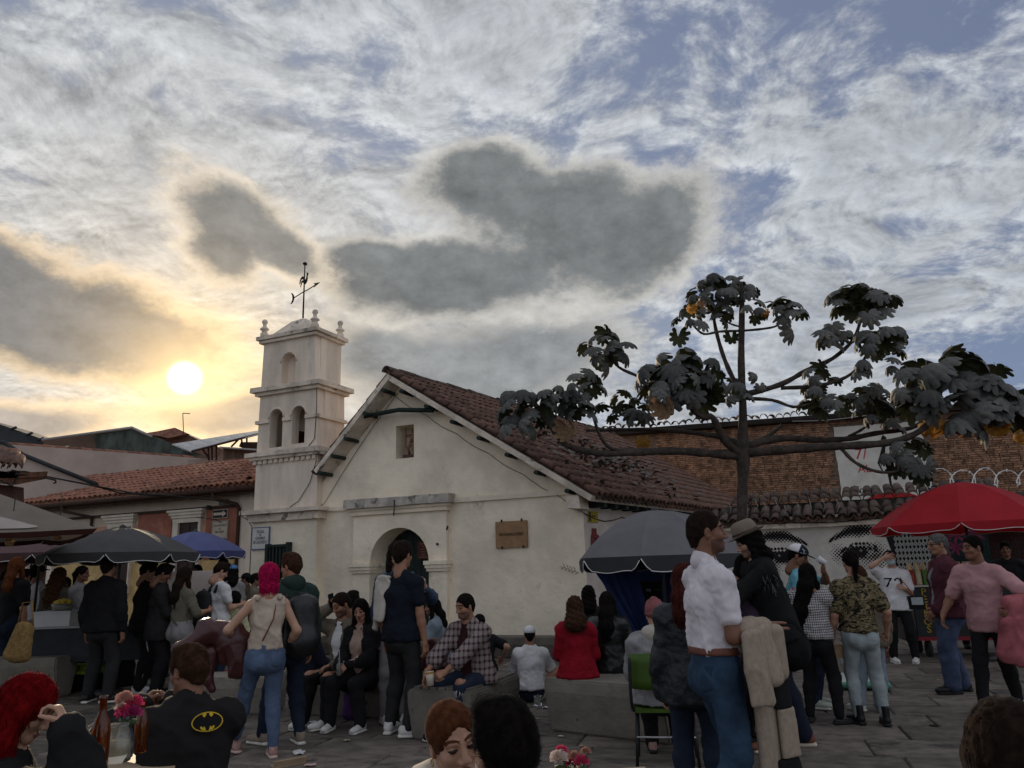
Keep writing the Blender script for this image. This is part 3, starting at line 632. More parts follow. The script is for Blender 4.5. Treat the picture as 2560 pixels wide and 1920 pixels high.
for ln, z, s in (('CALLE DEL PARCE', .11, .075), ('DE', .02, .06), ('SAN FELIPE', -.06, .085)): lettering(ln, s, INK, sg, (0, -.0135, z), sx=.75)

# ---------------------------------------------------------------- roofs and walls rising behind the row house
NETG = mat('green netting', (.055, .068, .058), .8, .4, 3, .6, 6, streak=.4); TIN = mat('dark tin roof', (.025, .027, .03), .6, .3, 2, .2, 12)
RW = mat('rear plaster', (.40, .32, .27), .95, .12, .9, .3, 4, stain=((.26, .2, .17), .63, .7))
rear = thing('rear_house', 'pale plastered house with green netting over its gable behind the row house', 'house')
a, b = Vector((-18.6, 26.4, 0)), Vector((-12.2, 32.4, 0)); u = (b - a).normalized(); nn = Vector((u.y, -u.x, 0))
M = frame((a.x, a.y, 0), u, (-nn.x, -nn.y, 0)); LN = (b - a).length
m_ = MB(); m_.box((-4, 0, 0), (LN + 3.2, .4, 6.42), M=M); m_.build('wall', RW, rear)
cme = tile_mesh('coping_tile', .5, .13, .11, CLAY_FAR, n=4)
for i in range(22): inst('coping_tile', cme, rear, M @ Matrix.Translation((-2 + i * .42, .2, 6.41)) @ Matrix.Rotation(-pi / 2, 4, 'Z'))
for x, z in ((8.0, 5.85), (8.9, 5.62)): 
    for i in range(4): inst('coping_tile', cme, rear, M @ Matrix.Translation((x + i * .2, .05, z)) @ Matrix.Rotation(pi, 4, 'Z') @ Matrix.Rotation(.4, 4, 'X') @ Matrix.Diagonal((.8, .6, .8, 1)))
def pt(px, py, Y): return at(px, py, Y)
def slab(mb, pts, th=.12, d=(0, 1, 0)):
    n = len(pts); dv = Vector(d) * th
    mb.add([Vector(p) for p in pts] + [Vector(p) + dv for p in pts], [tuple(range(n)), tuple(range(2 * n - 1, n - 1, -1))] + [(i, (i + 1) % n, n + (i + 1) % n, n + i) for i in range(n)])
    return mb
slab(MB(), [pt(107, 1100, 32), pt(330, 1071, 32), pt(330, 1132, 32), pt(110, 1125, 32)], 3.0).build('gable_side', mat('netting brown', (.10, .065, .05), .9, .3, 1), rear)
mb = MB(); nx, nz = 26, 8      # hanging net, rippled
vs = []
for i in range(nx + 1):
    for j in range(nz + 1):
        x = 235 + (515 - 235) * i / nx; top = 1083 - (x - 235) * .13 if x < 330 else 1070 + (x - 330) * .385; bot = 1128 + (x - 235) * .045 + 4 * sin(i * 1.7)
        v = pt(x, top + (bot - top) * j / nz, 31.6); v.y += .18 * sin(i * 1.1 + j * .25) * j / nz + .06 * sin(i * 2.9); vs.append(v)
mb.add(vs, [(i * (nz + 1) + j, (i + 1) * (nz + 1) + j, (i + 1) * (nz + 1) + j + 1, i * (nz + 1) + j + 1) for i in range(nx) for j in range(nz)], 0, True); mb.build('netting', NETG, rear)
mb = MB(); mb.tube([pt(105, 1100, 31.5), pt(330, 1069, 31.5), pt(380, 1092, 31.5)], .06, 6); mb.build('roof_edge', mat('pale tin', (.3, .29, .28), .4, .1, metal=.3), rear)
slab(MB(), [pt(330, 1072, 33), pt(515, 1140, 33), pt(515, 1165, 33), pt(330, 1140, 33)], 2.0).build('gable_side', mat('netting brown', (0, 0, 0)), rear)
for k in range(4): slab(MB(), [pt(130 + k * 11, 1121 - k * 2, 30.9), pt(138 + k * 11, 1120 - k * 2, 30.9), pt(138 + k * 11, 1125 - k, 30.9), pt(130 + k * 11, 1126 - k, 30.9)], .05).build('skylight', mat('green glass', (.35, .45, .30), .3, .1), rear)
tin = thing('tin_roof_house', 'house with a sloping black tin roof rising over the pale wall', 'house')
slab(MB(), [pt(-60, 1040, 33), pt(110, 1099, 33), pt(125, 1128, 33), pt(-60, 1110, 33)], 4.0).build('roof', TIN, tin)
for x, y in ((35, 1070), (75, 1084), (103, 1097)): MB().tube([pt(x - 8, y + 4, 32.8), pt(x + 6, y - 2, 32.8)], .06, 6).build('rafter_end', TIN, tin)
br = thing('brown_house', 'far brown house with a hipped tile roof behind the green netting', 'house')
slab(MB(), [pt(362, 1083, 36), pt(437, 1071, 36), pt(492, 1097, 36), pt(492, 1140, 36), pt(380, 1140, 36)], 4.0).build('wall', mat('brown brick', (.13, .065, .045), .9, .25, 3), br)
mb = MB(); slab(mb, [pt(360, 1085, 35.8), pt(437, 1069, 35.8), pt(470, 1084, 35.8), pt(420, 1095, 35.4), pt(400, 1090, 35.5)], .3); mb.build('roof', CLAY_FAR, br)
cn = thing('sheet_canopy', 'tilted canopy of pale corrugated sheets on thin posts', 'canopy')
SH = mat('pale sheet', (.42, .40, .38), .35, .15, 3, .25, 14, streak=.2)
for i in range(6):
    f0, f1 = i / 6, (i + .97) / 6
    A0 = pt(430, 1110, 29).lerp(pt(645, 1076, 27), f0); A1 = pt(430, 1110, 29).lerp(pt(645, 1076, 27), f1); B0 = pt(478, 1128, 27.5).lerp(pt(650, 1083, 25.5), f0); B1 = pt(478, 1128, 27.5).lerp(pt(650, 1083, 25.5), f1)
    slab(MB(), [A0, A1, B1, B0], .04, (0, 0, -1)).build('roof_sheet', SH, cn)
for (xa, ya, xb, yb) in ((505, 1121, 524, 1150), (521, 1117, 522, 1150), (530, 1114, 530, 1150), (541, 1111, 541, 1150), (578, 1117, 600, 1095), (607, 1117, 603, 1094), (617, 1108, 617, 1088), (505, 1121, 520, 1140)):
    MB().tube([pt(xa, ya, 27.2), pt(xb, yb, 27.2)], .035, 6).build('post', BROWNWOOD, cn)
MB().tube([pt(480, 1128, 27.3), pt(650, 1084, 25.6)], .04, 6).build('beam', BROWNWOOD, cn)
sh = thing('roof_shack', 'brown board shack on the roofs beside the chapel tower', 'shack')
for i in range(9):
    x = 558 + i * 10; slab(MB(), [pt(x, 1118 + i * .5, 26), pt(x + 9.4, 1118 + i * .5, 26), pt(x + 9.4, 1175, 26), pt(x, 1175, 26)], .08).build('plank', mat('shack board', (.12, .08, .06), .9, .3, 3, streak=.2), sh)
slab(MB(), [pt(548, 1116, 25.6), pt(642, 1122, 25.6), pt(642, 1126, 25.6), pt(548, 1119, 25.6)], 2.0).build('roof', mat('pale tin', (0, 0, 0)), sh)
slab(MB(), [pt(597, 1116, 28), pt(602, 1105, 28), pt(650, 1105, 28), pt(650, 1140, 28)], 1.0).build('wall', BROWNWOOD, sh)
slab(MB(), [pt(543, 1143, 28), pt(560, 1130, 28), pt(560, 1160, 28), pt(470, 1160, 28), pt(470, 1150, 28)], .5).build('wall', RW, sh)
an = thing('antenna', 'thin bent antenna mast on the far brown house', 'antenna', pt(459, 1085, 35))
b0 = pt(459, 1085, 35); MB().tube([Vector((0, 0, 0)), pt(457, 1033, 35) - b0], .02, 6).build('mast', WIRE, an); MB().tube([pt(457, 1033, 35) - b0, pt(475, 1034, 35) - b0], .02, 6).build('arm', WIRE, an)

# ---------------------------------------------------------------- near house at the very left: eave corner, cream side wall
ch = thing('corner_house', 'dark house corner with broken tile eaves at the edge of the plaza', 'house')
slab(MB(), [pt(-200, 1190, 13.5), pt(33, 1215, 13.5), pt(35, 1600, 13.5), pt(-200, 1600, 13.5)], .3).build('wall', mat('shop brown wall', (.075, .035, .025), .9, .3, 2), ch)
slab(MB(), [pt(-200, 1170, 13.2), pt(45, 1195, 13.2), pt(118, 1190, 14.5), pt(112, 1198, 14.5), pt(40, 1212, 13.2), pt(-200, 1196, 13.2)], .3, (0, 0, .3)).build('soffit', mat('rusty soffit', (.12, .05, .025), .9, .4, 4, .6, 10), ch)
tm = tile_mesh('eave_tile', .5, .115, .095, CLAY, n=6)
for r in range(2):
    for i in range(5):
        p = pt(-24 + i * 15 - r * 12, 1166 - r * 15 + i * 1.4, 13.0 + r * .3)
        inst('eave_tile', tm, ch, Matrix.Translation(p) @ frame((0, 0, 0), Vector((.9, .35, .02)), Vector((-.5, .9, .55))))
slab(MB(), [pt(-60, 1100, 24), pt(10, 1108, 24), pt(60, 1140, 24), pt(240, 1212, 24), pt(250, 1245, 24), pt(30, 1260, 24), pt(-60, 1260, 24)], .4).build('side_wall', RW, ch)
MB().tube([pt(-60, 1099, 23.9), pt(10, 1106, 23.9), pt(60, 1138, 23.9), pt(242, 1211, 23.9)], .07, 6).build('verge', TIN, ch)
for i, (pts_) in enumerate(([(20, 1180, 13), (60, 1178, 14), (110, 1190, 15), (240, 1215, 17), (330, 1232, 18.5), (430, 1240, 19.5), (560, 1252, 19.6)], [(40, 1185, 13), (120, 1192, 15), (230, 1213, 17), (300, 1232, 18), (420, 1242, 19.5)], [(0, 1200, 13), (30, 1215, 13.1), (45, 1190, 13.2)], [(30, 1176, 13), (138, 1200, 15), (140, 1206, 15), (134, 1208, 15)])):
    tag(MB().tube([pt(*p) for p in pts_], .018, 5).build('overhead_cable', WIRE), ['thick black cable drooping from the eave corner across the roofs', 'second cable drooping below the first to the row house', 'short loop of cable at the eave corner', 'cable end hooked down beside the eave corner'][i], 'cable')

# ---------------------------------------------------------------- mural wall and brick building on the right
MQ = at(2100, 1394, 18); MW = Matrix.Translation((MQ.x, MQ.y, 0)) @ Matrix.Rotation(CR, 4, 'Z')
def mw(t, y, z): return MW @ Vector((t, y, z))
WHITEW = mat('mural whitewash', (.60, .55, .48), .92, .12, 2, .3, 9, stain=((.3, .27, .23), .66, 1.5)); INKB = mat('mural black', (.012, .011, .011), .85, .1, 20)
mural = thing('mural_wall', 'whitewashed courtyard wall with painted halftone eyes and tile coping', 'wall', (MQ.x, MQ.y, 0), CR)
def mural_build():
    pa = mural
    MB().box((-4.6, 0, -.1), (5.2, .4, 2.29)).build('wall', WHITEW, pa)
    st = MB()
    for i in range(20): st.box((-4.6 + i * .35, -.12 + random.uniform(-.015, .01), 2.29), (-4.6 + (i + 1) * .35 - .004, .42, 2.40 + random.uniform(-.012, .012)), jit=.008)
    st.build('ledge', PLAST_DIRTY, pa)
    MB().box((-4.6, -.02, 2.40), (2.6, .5, 2.56)).build('bedding', PLAST_DIRTY, pa)
    ct = tile_mesh('coping_tile', .42, .115, .095, CLAY_OLD, n=6); cp = tile_mesh('coping_tile', .42, .11, .095, CLAY, n=6, up=False)
    for i in range(29):
        for r in range(2):
            x = -4.5 + i * .245 + random.uniform(-.02, .02)
            M = Matrix.Translation((x, -.20 + r * .26, 2.475 + r * .13 + random.uniform(-.012, .015))) @ Matrix.Rotation(random.uniform(-.1, .1), 4, 'Z') @ Matrix.Rotation(.45, 4, 'X')
            inst('coping_tile', ct, pa, M)
            if r == 0 or i % 2: inst('coping_tile', cp, pa, Matrix.Translation((x + .122, -.24 + r * .26 + random.uniform(-.03, .03), 2.50 + r * .13)) @ Matrix.Rotation(random.uniform(-.08, .08), 4, 'Z') @ Matrix.Rotation(.42, 4, 'X'))
    MB().tube([(-4.5 + i * .4, -.15, 2.40 + .02 * sin(i)) for i in range(18)], .012, 5).build('cable', WIRE, pa)
    # second, higher tile row on the wall behind
    MB().box((-2.6, .75, 1.9), (3.4, 1.2, 2.92)).build('rear_wall', mat('dark plaster', (.10, .085, .07), .95, .3, 3), pa)
    for i in range(25):
        for r in range(2):
            x = -2.3 + i * .235; inst('coping_tile', ct, pa, Matrix.Translation((x + random.uniform(-.02, .02), .52 + r * .28, 2.90 + r * .12 + random.uniform(-.01, .02) )) @ Matrix.Rotation(random.uniform(-.08, .08), 4, 'Z') @ Matrix.Rotation(.42, 4, 'X'))
    # painted eyes (halftone), pattern strip, dark panel with flowers
    def eye(name, cx, cz, flip):
        mb = MB(); sp = .078; y = -.004
        def dens(u, v):
            u = u * flip; d = 0
            bz = .46 - .55 * max(0, u - .05) ** 1.5 - .35 * max(0, -u - .25)                                  # brow: dark above, thinning out below
            th = .20 * max(.15, 1 - abs(u + .02) / .74)
            if abs(u) < .70: d = max(d, .80 * (1 - abs(v - bz - .04) / th))
            lid = .20 - .95 * u * u - .1 * u
            if abs(u) < .36: d = max(d, .75 - abs(v - lid) / .04)
            up, lo = .11 - .55 * u * u, -.12 + .35 * u * u
            if abs(u) < .46: d = max(d, .85 - abs(v - up) / .05, .50 - abs(v - lo) / .13)
            r = math.hypot((u - .04) / .20, (v + .0) / .115)
            if r < 1: d = max(d, 1.1 - r * .45)
            if math.hypot(u + .02, v - .03) < .035: d = .05
            d = max(d, .42 - math.hypot((u + .30) / .30, (v + .10) / .30) * .32, .30 - math.hypot((u - .42) / .2, (v + .02) / .25) * .25)
            return d
        n = 18
        for i in range(-n, n):
            for j in range(-n, n):
                u = (i + .5 * (j % 2)) * sp; v = j * sp * .5
                if abs(u) > .72 or not -.42 < v < .60: continue
                d = dens(u, v) + random.uniform(-.03, .03)
                if d < .05: continue
                r = sp * .50 * min(1.0, sqrt(d) * 1.12); k = 8
                mb.add([(cx + u + r * cos(2 * pi * q / k), y - random.uniform(0, .001), cz + v + r * sin(2 * pi * q / k)) for q in range(k)], [tuple(range(k))])
        tag(mb.build(name, INKB, pa), 'painted black halftone eye with its brow')
    eye('painted_eye', -1.28, 1.63, 1); eye('painted_eye', .42, 1.68, -1)
    lc = MB()      # lower cheek shading near the bicycle
    for i in range(22):
        for j in range(18):
            u = i * .06 + .03 * (j % 2); v = j * .03; d = .9 - math.hypot((u - .35) / .5, (v - .1) / .42)
            if d > .05 and random.random() < .97: r = .031 * min(1, sqrt(d)); lc.add([(-.95 + u + r * cos(q * pi / 4), -.004, .55 + v + r * sin(q * pi / 4)) for q in range(8)], [tuple(range(8))])
    tag(lc.build('painted_shading', INKB, pa), kind='stuff')
    pts = [(1.04, 0), (1.10, .9), (1.10, 1.6), (1.02, 2.0), (.93, 2.29), (1.85, 2.29), (1.85, 0)]
    mb = MB(); mb.prism(pts, -.012, .0); mb.build('pattern_ground', INKB, pa)
    pg = MB(); LW = mat('mural white line', (.40, .38, .34), .9, .1, 20)
    for i in range(9):
        for j in range(17):
            cx, cz = 1.20 + i * .078, .2 + j * .125
            for s_, w_ in ((1.0, .012), (.5, .010)):
                a, b = .036 * s_, .058 * s_
                for (p, q) in (((0, b), (a, 0)), ((a, 0), (0, -b)), ((0, -b), (-a, 0)), ((-a, 0), (0, b))):
                    d = Vector((q[0] - p[0], 0, q[1] - p[1])).normalized(); nn = Vector((-d.z, 0, d.x)) * w_ * .5
                    A_, B_ = Vector((cx + p[0], -.0145, cz + p[1])), Vector((cx + q[0], -.0145, cz + q[1])); pg.add([A_ + nn, B_ + nn, B_ - nn, A_ - nn], [(0, 1, 2, 3)])
    tag(pg.build('diamond_pattern', LW, pa), kind='stuff')
    MB().box((1.851, -.012, 0), (3.0, 0, 2.288)).build('dark_panel', mat('mural green black', (.012, .022, .020), .85, .4, 3), pa)
    PK = mat('mural magenta', (.16, .025, .06), .85, .3, 8)
    def petal(cx, cz, s, n, r0):
        for k in range(n):
            a = 2 * pi * k / n + r0; c, sn = cos(a), sin(a)
            P = [(0, 0), (.35, .14), (.7, .12), (1, 0), (.7, -.12), (.35, -.14)]
            outline([(cx + s * (x * c - z * sn), cz + s * (x * sn + z * c)) for x, z in P], .004, 'painted_petal', pa, Matrix.Translation((0, -.015 - k * .0006, 0)), PK)
    petal(2.10, 1.88, .22, 7, .2); petal(2.35, 1.72, .20, 7, .5); petal(2.42, 1.98, .2, 6, .1); petal(2.75, 2.0, .24, 6, .4)
    outline([(2.15 + .3 * cos(a), 2.12 + .1 * sin(a)) for a in [k * pi / 6 for k in range(12)]], .004, 'painted_leaf', pa, Matrix.Translation((.3, -.0145, 0)), mat('mural grey', (.05, .055, .055), .9, .2))
mural_build()
# dark booth under the red umbrella
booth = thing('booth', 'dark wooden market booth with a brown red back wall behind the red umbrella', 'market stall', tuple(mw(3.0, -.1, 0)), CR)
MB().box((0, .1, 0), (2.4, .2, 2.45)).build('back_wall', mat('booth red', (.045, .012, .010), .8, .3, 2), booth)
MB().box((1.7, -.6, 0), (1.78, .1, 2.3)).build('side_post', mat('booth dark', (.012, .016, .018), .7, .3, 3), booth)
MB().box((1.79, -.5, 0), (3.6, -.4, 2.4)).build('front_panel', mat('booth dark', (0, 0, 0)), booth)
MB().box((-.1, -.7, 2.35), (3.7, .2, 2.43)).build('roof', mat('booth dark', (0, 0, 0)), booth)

# brick building
BQ = at(2100, 1394, 25.5); brickb = thing('brick_building', 'old brick building with a ragged tile eave above the courtyard wall', 'building', (BQ.x, BQ.y, 0), radians(-15))
def brick_build():
    pa = brickb; k = 25.5 / 21; zt = 1.58 + 3.72 * k; zb = 2.2
    BR = mat('brick', (.27, .145, .085), .92, .25, 8, .35, 30, rnd=.40, stain=((.07, .045, .03), .60, 4)); MO = mat('mortar', (.15, .10, .07), .95, .3, 6, .4, 20)
    MB().box((-7.5, .02, 0), (8.0, .5, zt)).build('wall', MO, pa)
    un = MB().box((-.5, -.5, -.5), (.5, .5, .5)).build('brick', BR); me = un.data; bpy.data.objects.remove(un)
    items = []; z = zb; r = 0
    while z < zt - .05:
        h = random.uniform(.062, .078); x = -5.5 - (r % 2) * .14
        while x < 6.8:
            ln = random.uniform(.24, .31)
            if not (x > .20 * k - .25 and x < 3.05 and z < 1.58 + 3.55 * k):
                items.append((x + ln / 2, z + h / 2, ln - .022, h - .017))
            x += ln
        z += h; r += 1
    rest = MB()
    items.sort(key=lambda i: (0 if (i[0] > 2.9 or -3.9 < i[0] < .4) and 3.2 < i[1] < 5.6 else 1, random.random()))
    for i, (x, z, ln, h) in enumerate(items):
        M = Matrix.Translation((x, .02 - random.uniform(0, .022), z)) @ Matrix.Rotation(random.uniform(-.012, .012), 4, 'Y') @ Matrix.Diagonal((ln, .06, h, 1))
        if i < 300: inst('brick', me, pa, M)
        else: rest.add([M @ v.co for v in me.vertices], [list(p.vertices) for p in me.polygons])
    # the joined rest carries its own brick to brick colour changes
    BR2 = mat('brick field', (.27, .145, .085), .92, .55, 5.5, .35, 30, stain=((.07, .045, .03), .58, 3))
    tag(rest.build('brick_field', BR2, pa, fix=False), kind='stuff')
    # painted white panel
    wx0, wx1, wz0, wz1 = .27 * k - .03, 3.0, 3.0, 1.58 + 3.53 * k
    edge = [(wx0 + random.uniform(-.025, .025), wz0 + (wz1 - wz0) * i / 14) for i in range(15)]
    mb = MB(); mb.prism([(wx1, wz0), (wx1, wz1)] + edge[::-1], -.012, .02); mb.build('painted_panel', WHITEW, pa)
    RDP = mat('spray red', (.42, .04, .03), .85, .15, 8)
    lettering('ENC', .38, RDP, pa, (2.20, -.016, 4.45)); lettering('AL', .36, RDP, pa, (1.10, -.016, 4.4)); lettering('SVE', .3, RDP, pa, (2.0, -.016, 5.75)); lettering('7/', .50, RDP, pa, (1.05, -.016, 4.9))
    lettering('P.Engein', .30, INKB, pa, (.98, -.016, 3.73), sx=.8); MB().tube([(.7, -.014, 3.54), (1.05, -.014, 3.56), (1.3, -.014, 3.66)], .018, 5).build('signature_line', INKB, pa)
    outline([(1.65, 4.9), (1.78, 5.25), (1.72, 5.35), (1.8, 5.5), (1.9, 5.4), (1.86, 5.2), (1.78, 4.85), (1.86, 4.3), (1.86, 3.6), (1.80, 3.6), (1.78, 4.3), (1.72, 4.75), (1.58, 4.55), (1.66, 4.3), (1.62, 4.3), (1.52, 4.57)], .006, 'painted_dancer', pa, Matrix.Translation((0, -.016, 0)), INKB)
    outline([(1.83 + .98 * cos(a), 3.1 + .52 * sin(a)) for a in [k_ * pi / 16 for k_ in range(17)]], .006, 'painted_umbrella', pa, Matrix.Translation((0, -.017, 0)), mat('umbrella paint', (.36, .02, .02), .8, .15))
    # ragged roof edge
    MB().box((-7.5, -.32, zt), (8, .6, zt + .16), jit=.03).build('eave', mat('old timber eave', (.025, .018, .015), .9, .3, 4), pa)
    tm = tile_mesh('eave_tile', .5, .13, .105, CLAY_OLD, n=5)
    for i in range(62): inst('eave_tile', tm, pa, Matrix.Translation((-7.4 + i * .25, -.36 + random.uniform(-.06, .06), zt + .2 + random.uniform(-.04, .05))) @ Matrix.Rotation(random.uniform(-.15, .15), 4, 'Z') @ Matrix.Rotation(random.uniform(.1, .4), 4, 'X'))
    MB().tube([(-1 + .35 * i, -.36, zt + .02 - .05 * sin(i * .5)) for i in range(14)], .015, 5).build('cable', mat('pale cable', (.3, .28, .26), .6, 0), pa)
    lt = MB(); lt.box((3.0, -1.6, 2.9), (8.2, .0, 3.30)); lt.build('side_roof', mat('dark plaster', (0, 0, 0)), pa)
brick_build()
# coils of razor wire over the side wall
WHT = mat('razor wire steel', (.55, .53, .5), .35, 0, metal=.7)
rw = thing('razor_wire', 'loose coils of shiny razor wire along the wall top over the red umbrella', 'razor wire', tuple(at(2300, 1215, 17)))
o0 = at(2300, 1215, 17); pts = []
for i in range(260):
    a = i * .12; x = 2296 + i * 1.06; p = at(x + 15 * sin(a), 1194 - 21 * cos(a) * (1 + .15 * sin(i * .05)), 17 + .25 * sin(a * 1.0 + 1)); pts.append(p - o0)
MB().tube(pts, .011, 5).build('coil', WHT, rw)
bb = MB()
for i in range(6, 254, 7): bb.box((-.03, -.004, -.012), (.03, .004, .012), M=Matrix.Translation(pts[i]) @ Matrix.Rotation(i * .7, 4, 'Y'))
tag(bb.build('barb', WHT, rw), kind='stuff')
# hanging cable ends over the coping
for i, (x, y0, y1) in enumerate(((1822, 1258, 1284), (1845, 1258, 1286), (1888, 1250, 1280), (1910, 1255, 1282), (1938, 1250, 1275), (1960, 1262, 1290), (1992, 1255, 1290), (2024, 1250, 1285), (2055, 1248, 1280), (2090, 1248, 1282), (2118, 1245, 1275))):
    p0, p1 = at(x, y0, 16.9), at(x + random.uniform(-4, 8), y1, 16.9); md = (p0 + p1) / 2 + Vector((random.uniform(.03, .08), 0, 0))
    tag(MB().tube([p0, md, p1], .008, 4).build('hanging_wire', mat('pale cable', (0, 0, 0))), 'pale wire end hanging over the wall coping, ' + ['beside the tree trunk', 'just past the trunk on its tree side', 'over the first painted brow', 'over the first eye brow middle', 'with a bent tip above the first eye', 'lowest hanging above the first eye', 'above the gap between the painted eyes', 'over the bridge of the painted nose', 'over the start of the second brow', 'over the middle of the second brow', 'nearest the red parasol'][i], 'wire', 'wire ends hanging over the coping')

# ---------------------------------------------------------------- tree (trumpet tree with big lobed leaves)
BARK = mat('bark', (.055, .042, .034), .9, .35, 9, .7, 22, stain=((.11, .10, .075), .62, 5))
TY = 13.5
tree = thing('trumpet_tree', 'tall spreading tree with big silver grey lobed leaves growing before the mural', 'tree', tuple(gr(1853, 1608)))
TB = Vector(tree.location)
def tp_(px, py, dy=0.0): return at(px, py, TY + dy) - TB
def smooth(P, n=4):
    out = []
    for i in range(len(P) - 1):
        p0, p1, p2, p3 = P[max(i - 1, 0)], P[i], P[i + 1], P[min(i + 2, len(P) - 1)]
        for k in range(n):
            t = k / n; out.append(.5 * ((2 * p1) + (p2 - p0) * t + (2 * p0 - 5 * p1 + 4 * p2 - p3) * t * t + (3 * p1 - p0 - 3 * p2 + p3) * t ** 3))
    return out + [P[-1]]
def limb(name, pix, r0, r1, n=9, wob=.0):
    P = smooth([tp_(*p) for p in pix]); k = len(P)
    R = [(r0 + (r1 - r0) * i / (k - 1)) * (1 + .10 * sin(i * 2.1 + r0 * 90) + random.uniform(-.05, .05)) for i in range(k)]
    return MB().tube(P, R, n).build(name, BARK, tree)
t0 = tp_(1853, 1330); base = Vector((0, 0, -.1))
P = [base, base.lerp(t0, .5), t0, tp_(1857, 1200), tp_(1858, 1158), tp_(1857, 1120), tp_(1857, 1020), tp_(1853, 900), tp_(1855, 760), tp_(1852, 705)]
R = [.11, .092, .086, .09, .12, .115, .068, .065, .05, .03]
Ps = smooth(P, 4); Rs = [R[min(i // 4, 9)] + (R[min(i // 4 + 1, 9)] - R[min(i // 4, 9)]) * (i % 4) / 4 for i in range(len(Ps))]
MB().tube(Ps, [r * (1 + .05 * sin(i * 1.9)) for i, r in enumerate(Rs)], 14).build('trunk', BARK, tree)
LIMBS = [
 ([(1850, 1140), (1790, 1135, -.2), (1700, 1128, -.4), (1600, 1130, -.7), (1500, 1133, -.9), (1420, 1115, -1.0), (1390, 1085, -1.0), (1345, 1025, -1.0)], .085, .035),
 ([(1851, 1112), (1800, 1092, .3), (1677, 1076, .6), (1569, 1074, .8), (1465, 1076, .9)], .055, .03),
 ([(1851, 1139), (1808, 1096, -.3), (1782, 1044, -.5), (1760, 1044, -.5), (1729, 1022, -.6), (1715, 975, -.6)], .075, .035),
 ([(1580, 1122, -.7), (1530, 1122, -.9), (1499, 1087, -1.0), (1478, 1022, -1.0), (1460, 978, -1.0)], .035, .022),
 ([(1718, 985, -.6), (1670, 983, -.6), (1625, 978, -.6), (1599, 944, -.6), (1547, 918, -.5), (1520, 880, -.5)], .04, .022),
 ([(1855, 1000), (1786, 1004, .3), (1720, 1009, .5), (1640, 990, .6)], .04, .025),
 ([(1854, 985), (1825, 931, .2), (1803, 874, .3), (1786, 805, .3), (1780, 735, .3)], .05, .028),
 ([(1852, 827), (1799, 829, -.3), (1760, 835, -.5), (1734, 814, -.6), (1722, 790, -.6)], .025, .016),
 ([(1854, 818), (1825, 809, .2), (1808, 796, .3)], .02, .014),
 ([(1855, 827), (1908, 822, -.2), (1943, 814, -.3), (1967, 792, -.3)], .025, .016),
 ([(1860, 987), (1952, 961, .2), (2017, 926, .3), (2082, 896, .3), (2134, 848, .3), (2152, 795, .3)], .055, .03),
 ([(1952, 970, .2), (2039, 965, 0), (2104, 948, -.1), (2147, 918, -.2), (2172, 875, -.2)], .04, .022),
 ([(1860, 996), (1930, 1000, -.3), (1982, 1017, -.5), (2025, 1010, -.5)], .035, .02),
 ([(1865, 1132), (1974, 1124, -.3), (2060, 1117, -.5), (2147, 1113, -.7), (2234, 1104, -.8), (2299, 1078, -.9), (2334, 1039, -.9), (2350, 985, -.9)], .085, .04),
 ([(1865, 1115), (1952, 1096, .3), (2060, 1100, .5), (2125, 1096, .5), (2190, 1083, .5), (2277, 1070, .5), (2320, 1045, .5)], .07, .035),
 ([(2104, 1122, -.6), (2138, 1156, -.7), (2190, 1178, -.8), (2243, 1178, -.9), (2272, 1145, -.9)], .032, .02),
 ([(2121, 1091, .5), (2160, 1070, .4), (2177, 1044, .4), (2186, 1015, .4)], .028, .018),
 ([(1870, 1112, .2), (1920, 1090, .3), (1955, 1062, .3)], .05, .03),
]
for pix, r0, r1 in LIMBS: limb('branch', pix, r0, r1)
# leaf shapes: an umbrella of eight folded lobes
LEAF = mat('leaf', (.088, .086, .077), .62, .22, 5, .15, 18, rnd=.42, back=(.045, .05, .024), transl=.10)
LEAFY = mat('yellow leaf', (.42, .20, .035), .7, .25, 5, .15, 18, rnd=.25, transl=.35)
LEAFB = mat('dry leaf', (.24, .15, .085), .8, .3, 5, .2, 18, rnd=.2, transl=.2)
def leaf_mesh(nm, lobes, droop, curl, m, seed):
    rr = random.Random(seed); nA = lobes * 4; nR = 3; vs = [(0, 0, 0)]; fs = []
    span = 2 * pi * .90
    ln = [rr.uniform(.86, 1.06) for _ in range(lobes)]
    for j in range(1, nR + 1):
        f = j / nR
        for i in range(nA + 1):
            a = -span / 2 + span * i / nA; lob = min(int(i / 4), lobes - 1); ph = (i % 4) / 4 if i < nA else 1.0
            s_ = abs(sin(pi * ph)) if i < nA else 0
            rad = (.62 + .38 * s_ ** .5) * ln[lob] if j == nR else (.50 + .14 * s_ ** .6) * (f / .667 if j < 3 else 1) * (1 if j > 1 else 1.0)
            if j == 1: rad = .33
            x, y = rad * cos(a), rad * sin(a)
            z = -droop * rad ** 1.9 + .05 * s_ * f - curl * f * f * (1 - s_) * .9 + rr.uniform(-.015, .015)
            shrink = 1 - .25 * droop * rad * rad
            vs.append((x * shrink, y * shrink, z))
    n = nA + 1
    for i in range(nA): fs.append((0, 1 + i, 2 + i))
    for j in range(nR - 1):
        for i in range(nA): fs.append((1 + j * n + i, 1 + (j + 1) * n + i, 1 + (j + 1) * n + i + 1, 1 + j * n + i + 1))
    mb = MB(); mb.add(vs, fs, 0, True); mb.tube([(0, 0, .0), (-.15, 0, -.10), (-.45, 0, -.05)], [.012, .012, .014], 4)
    o = mb.build(nm, m, fix=False); me = o.data; bpy.data.objects.remove(o); return me
LM_ = [leaf_mesh('leaf', l, d, c, LEAF, s) for l, d, c, s in ((8, .45, .12, 1), (9, .6, .15, 2), (7, .8, .2, 3), (8, 1.0, .2, 4), (9, .5, .1, 5))]
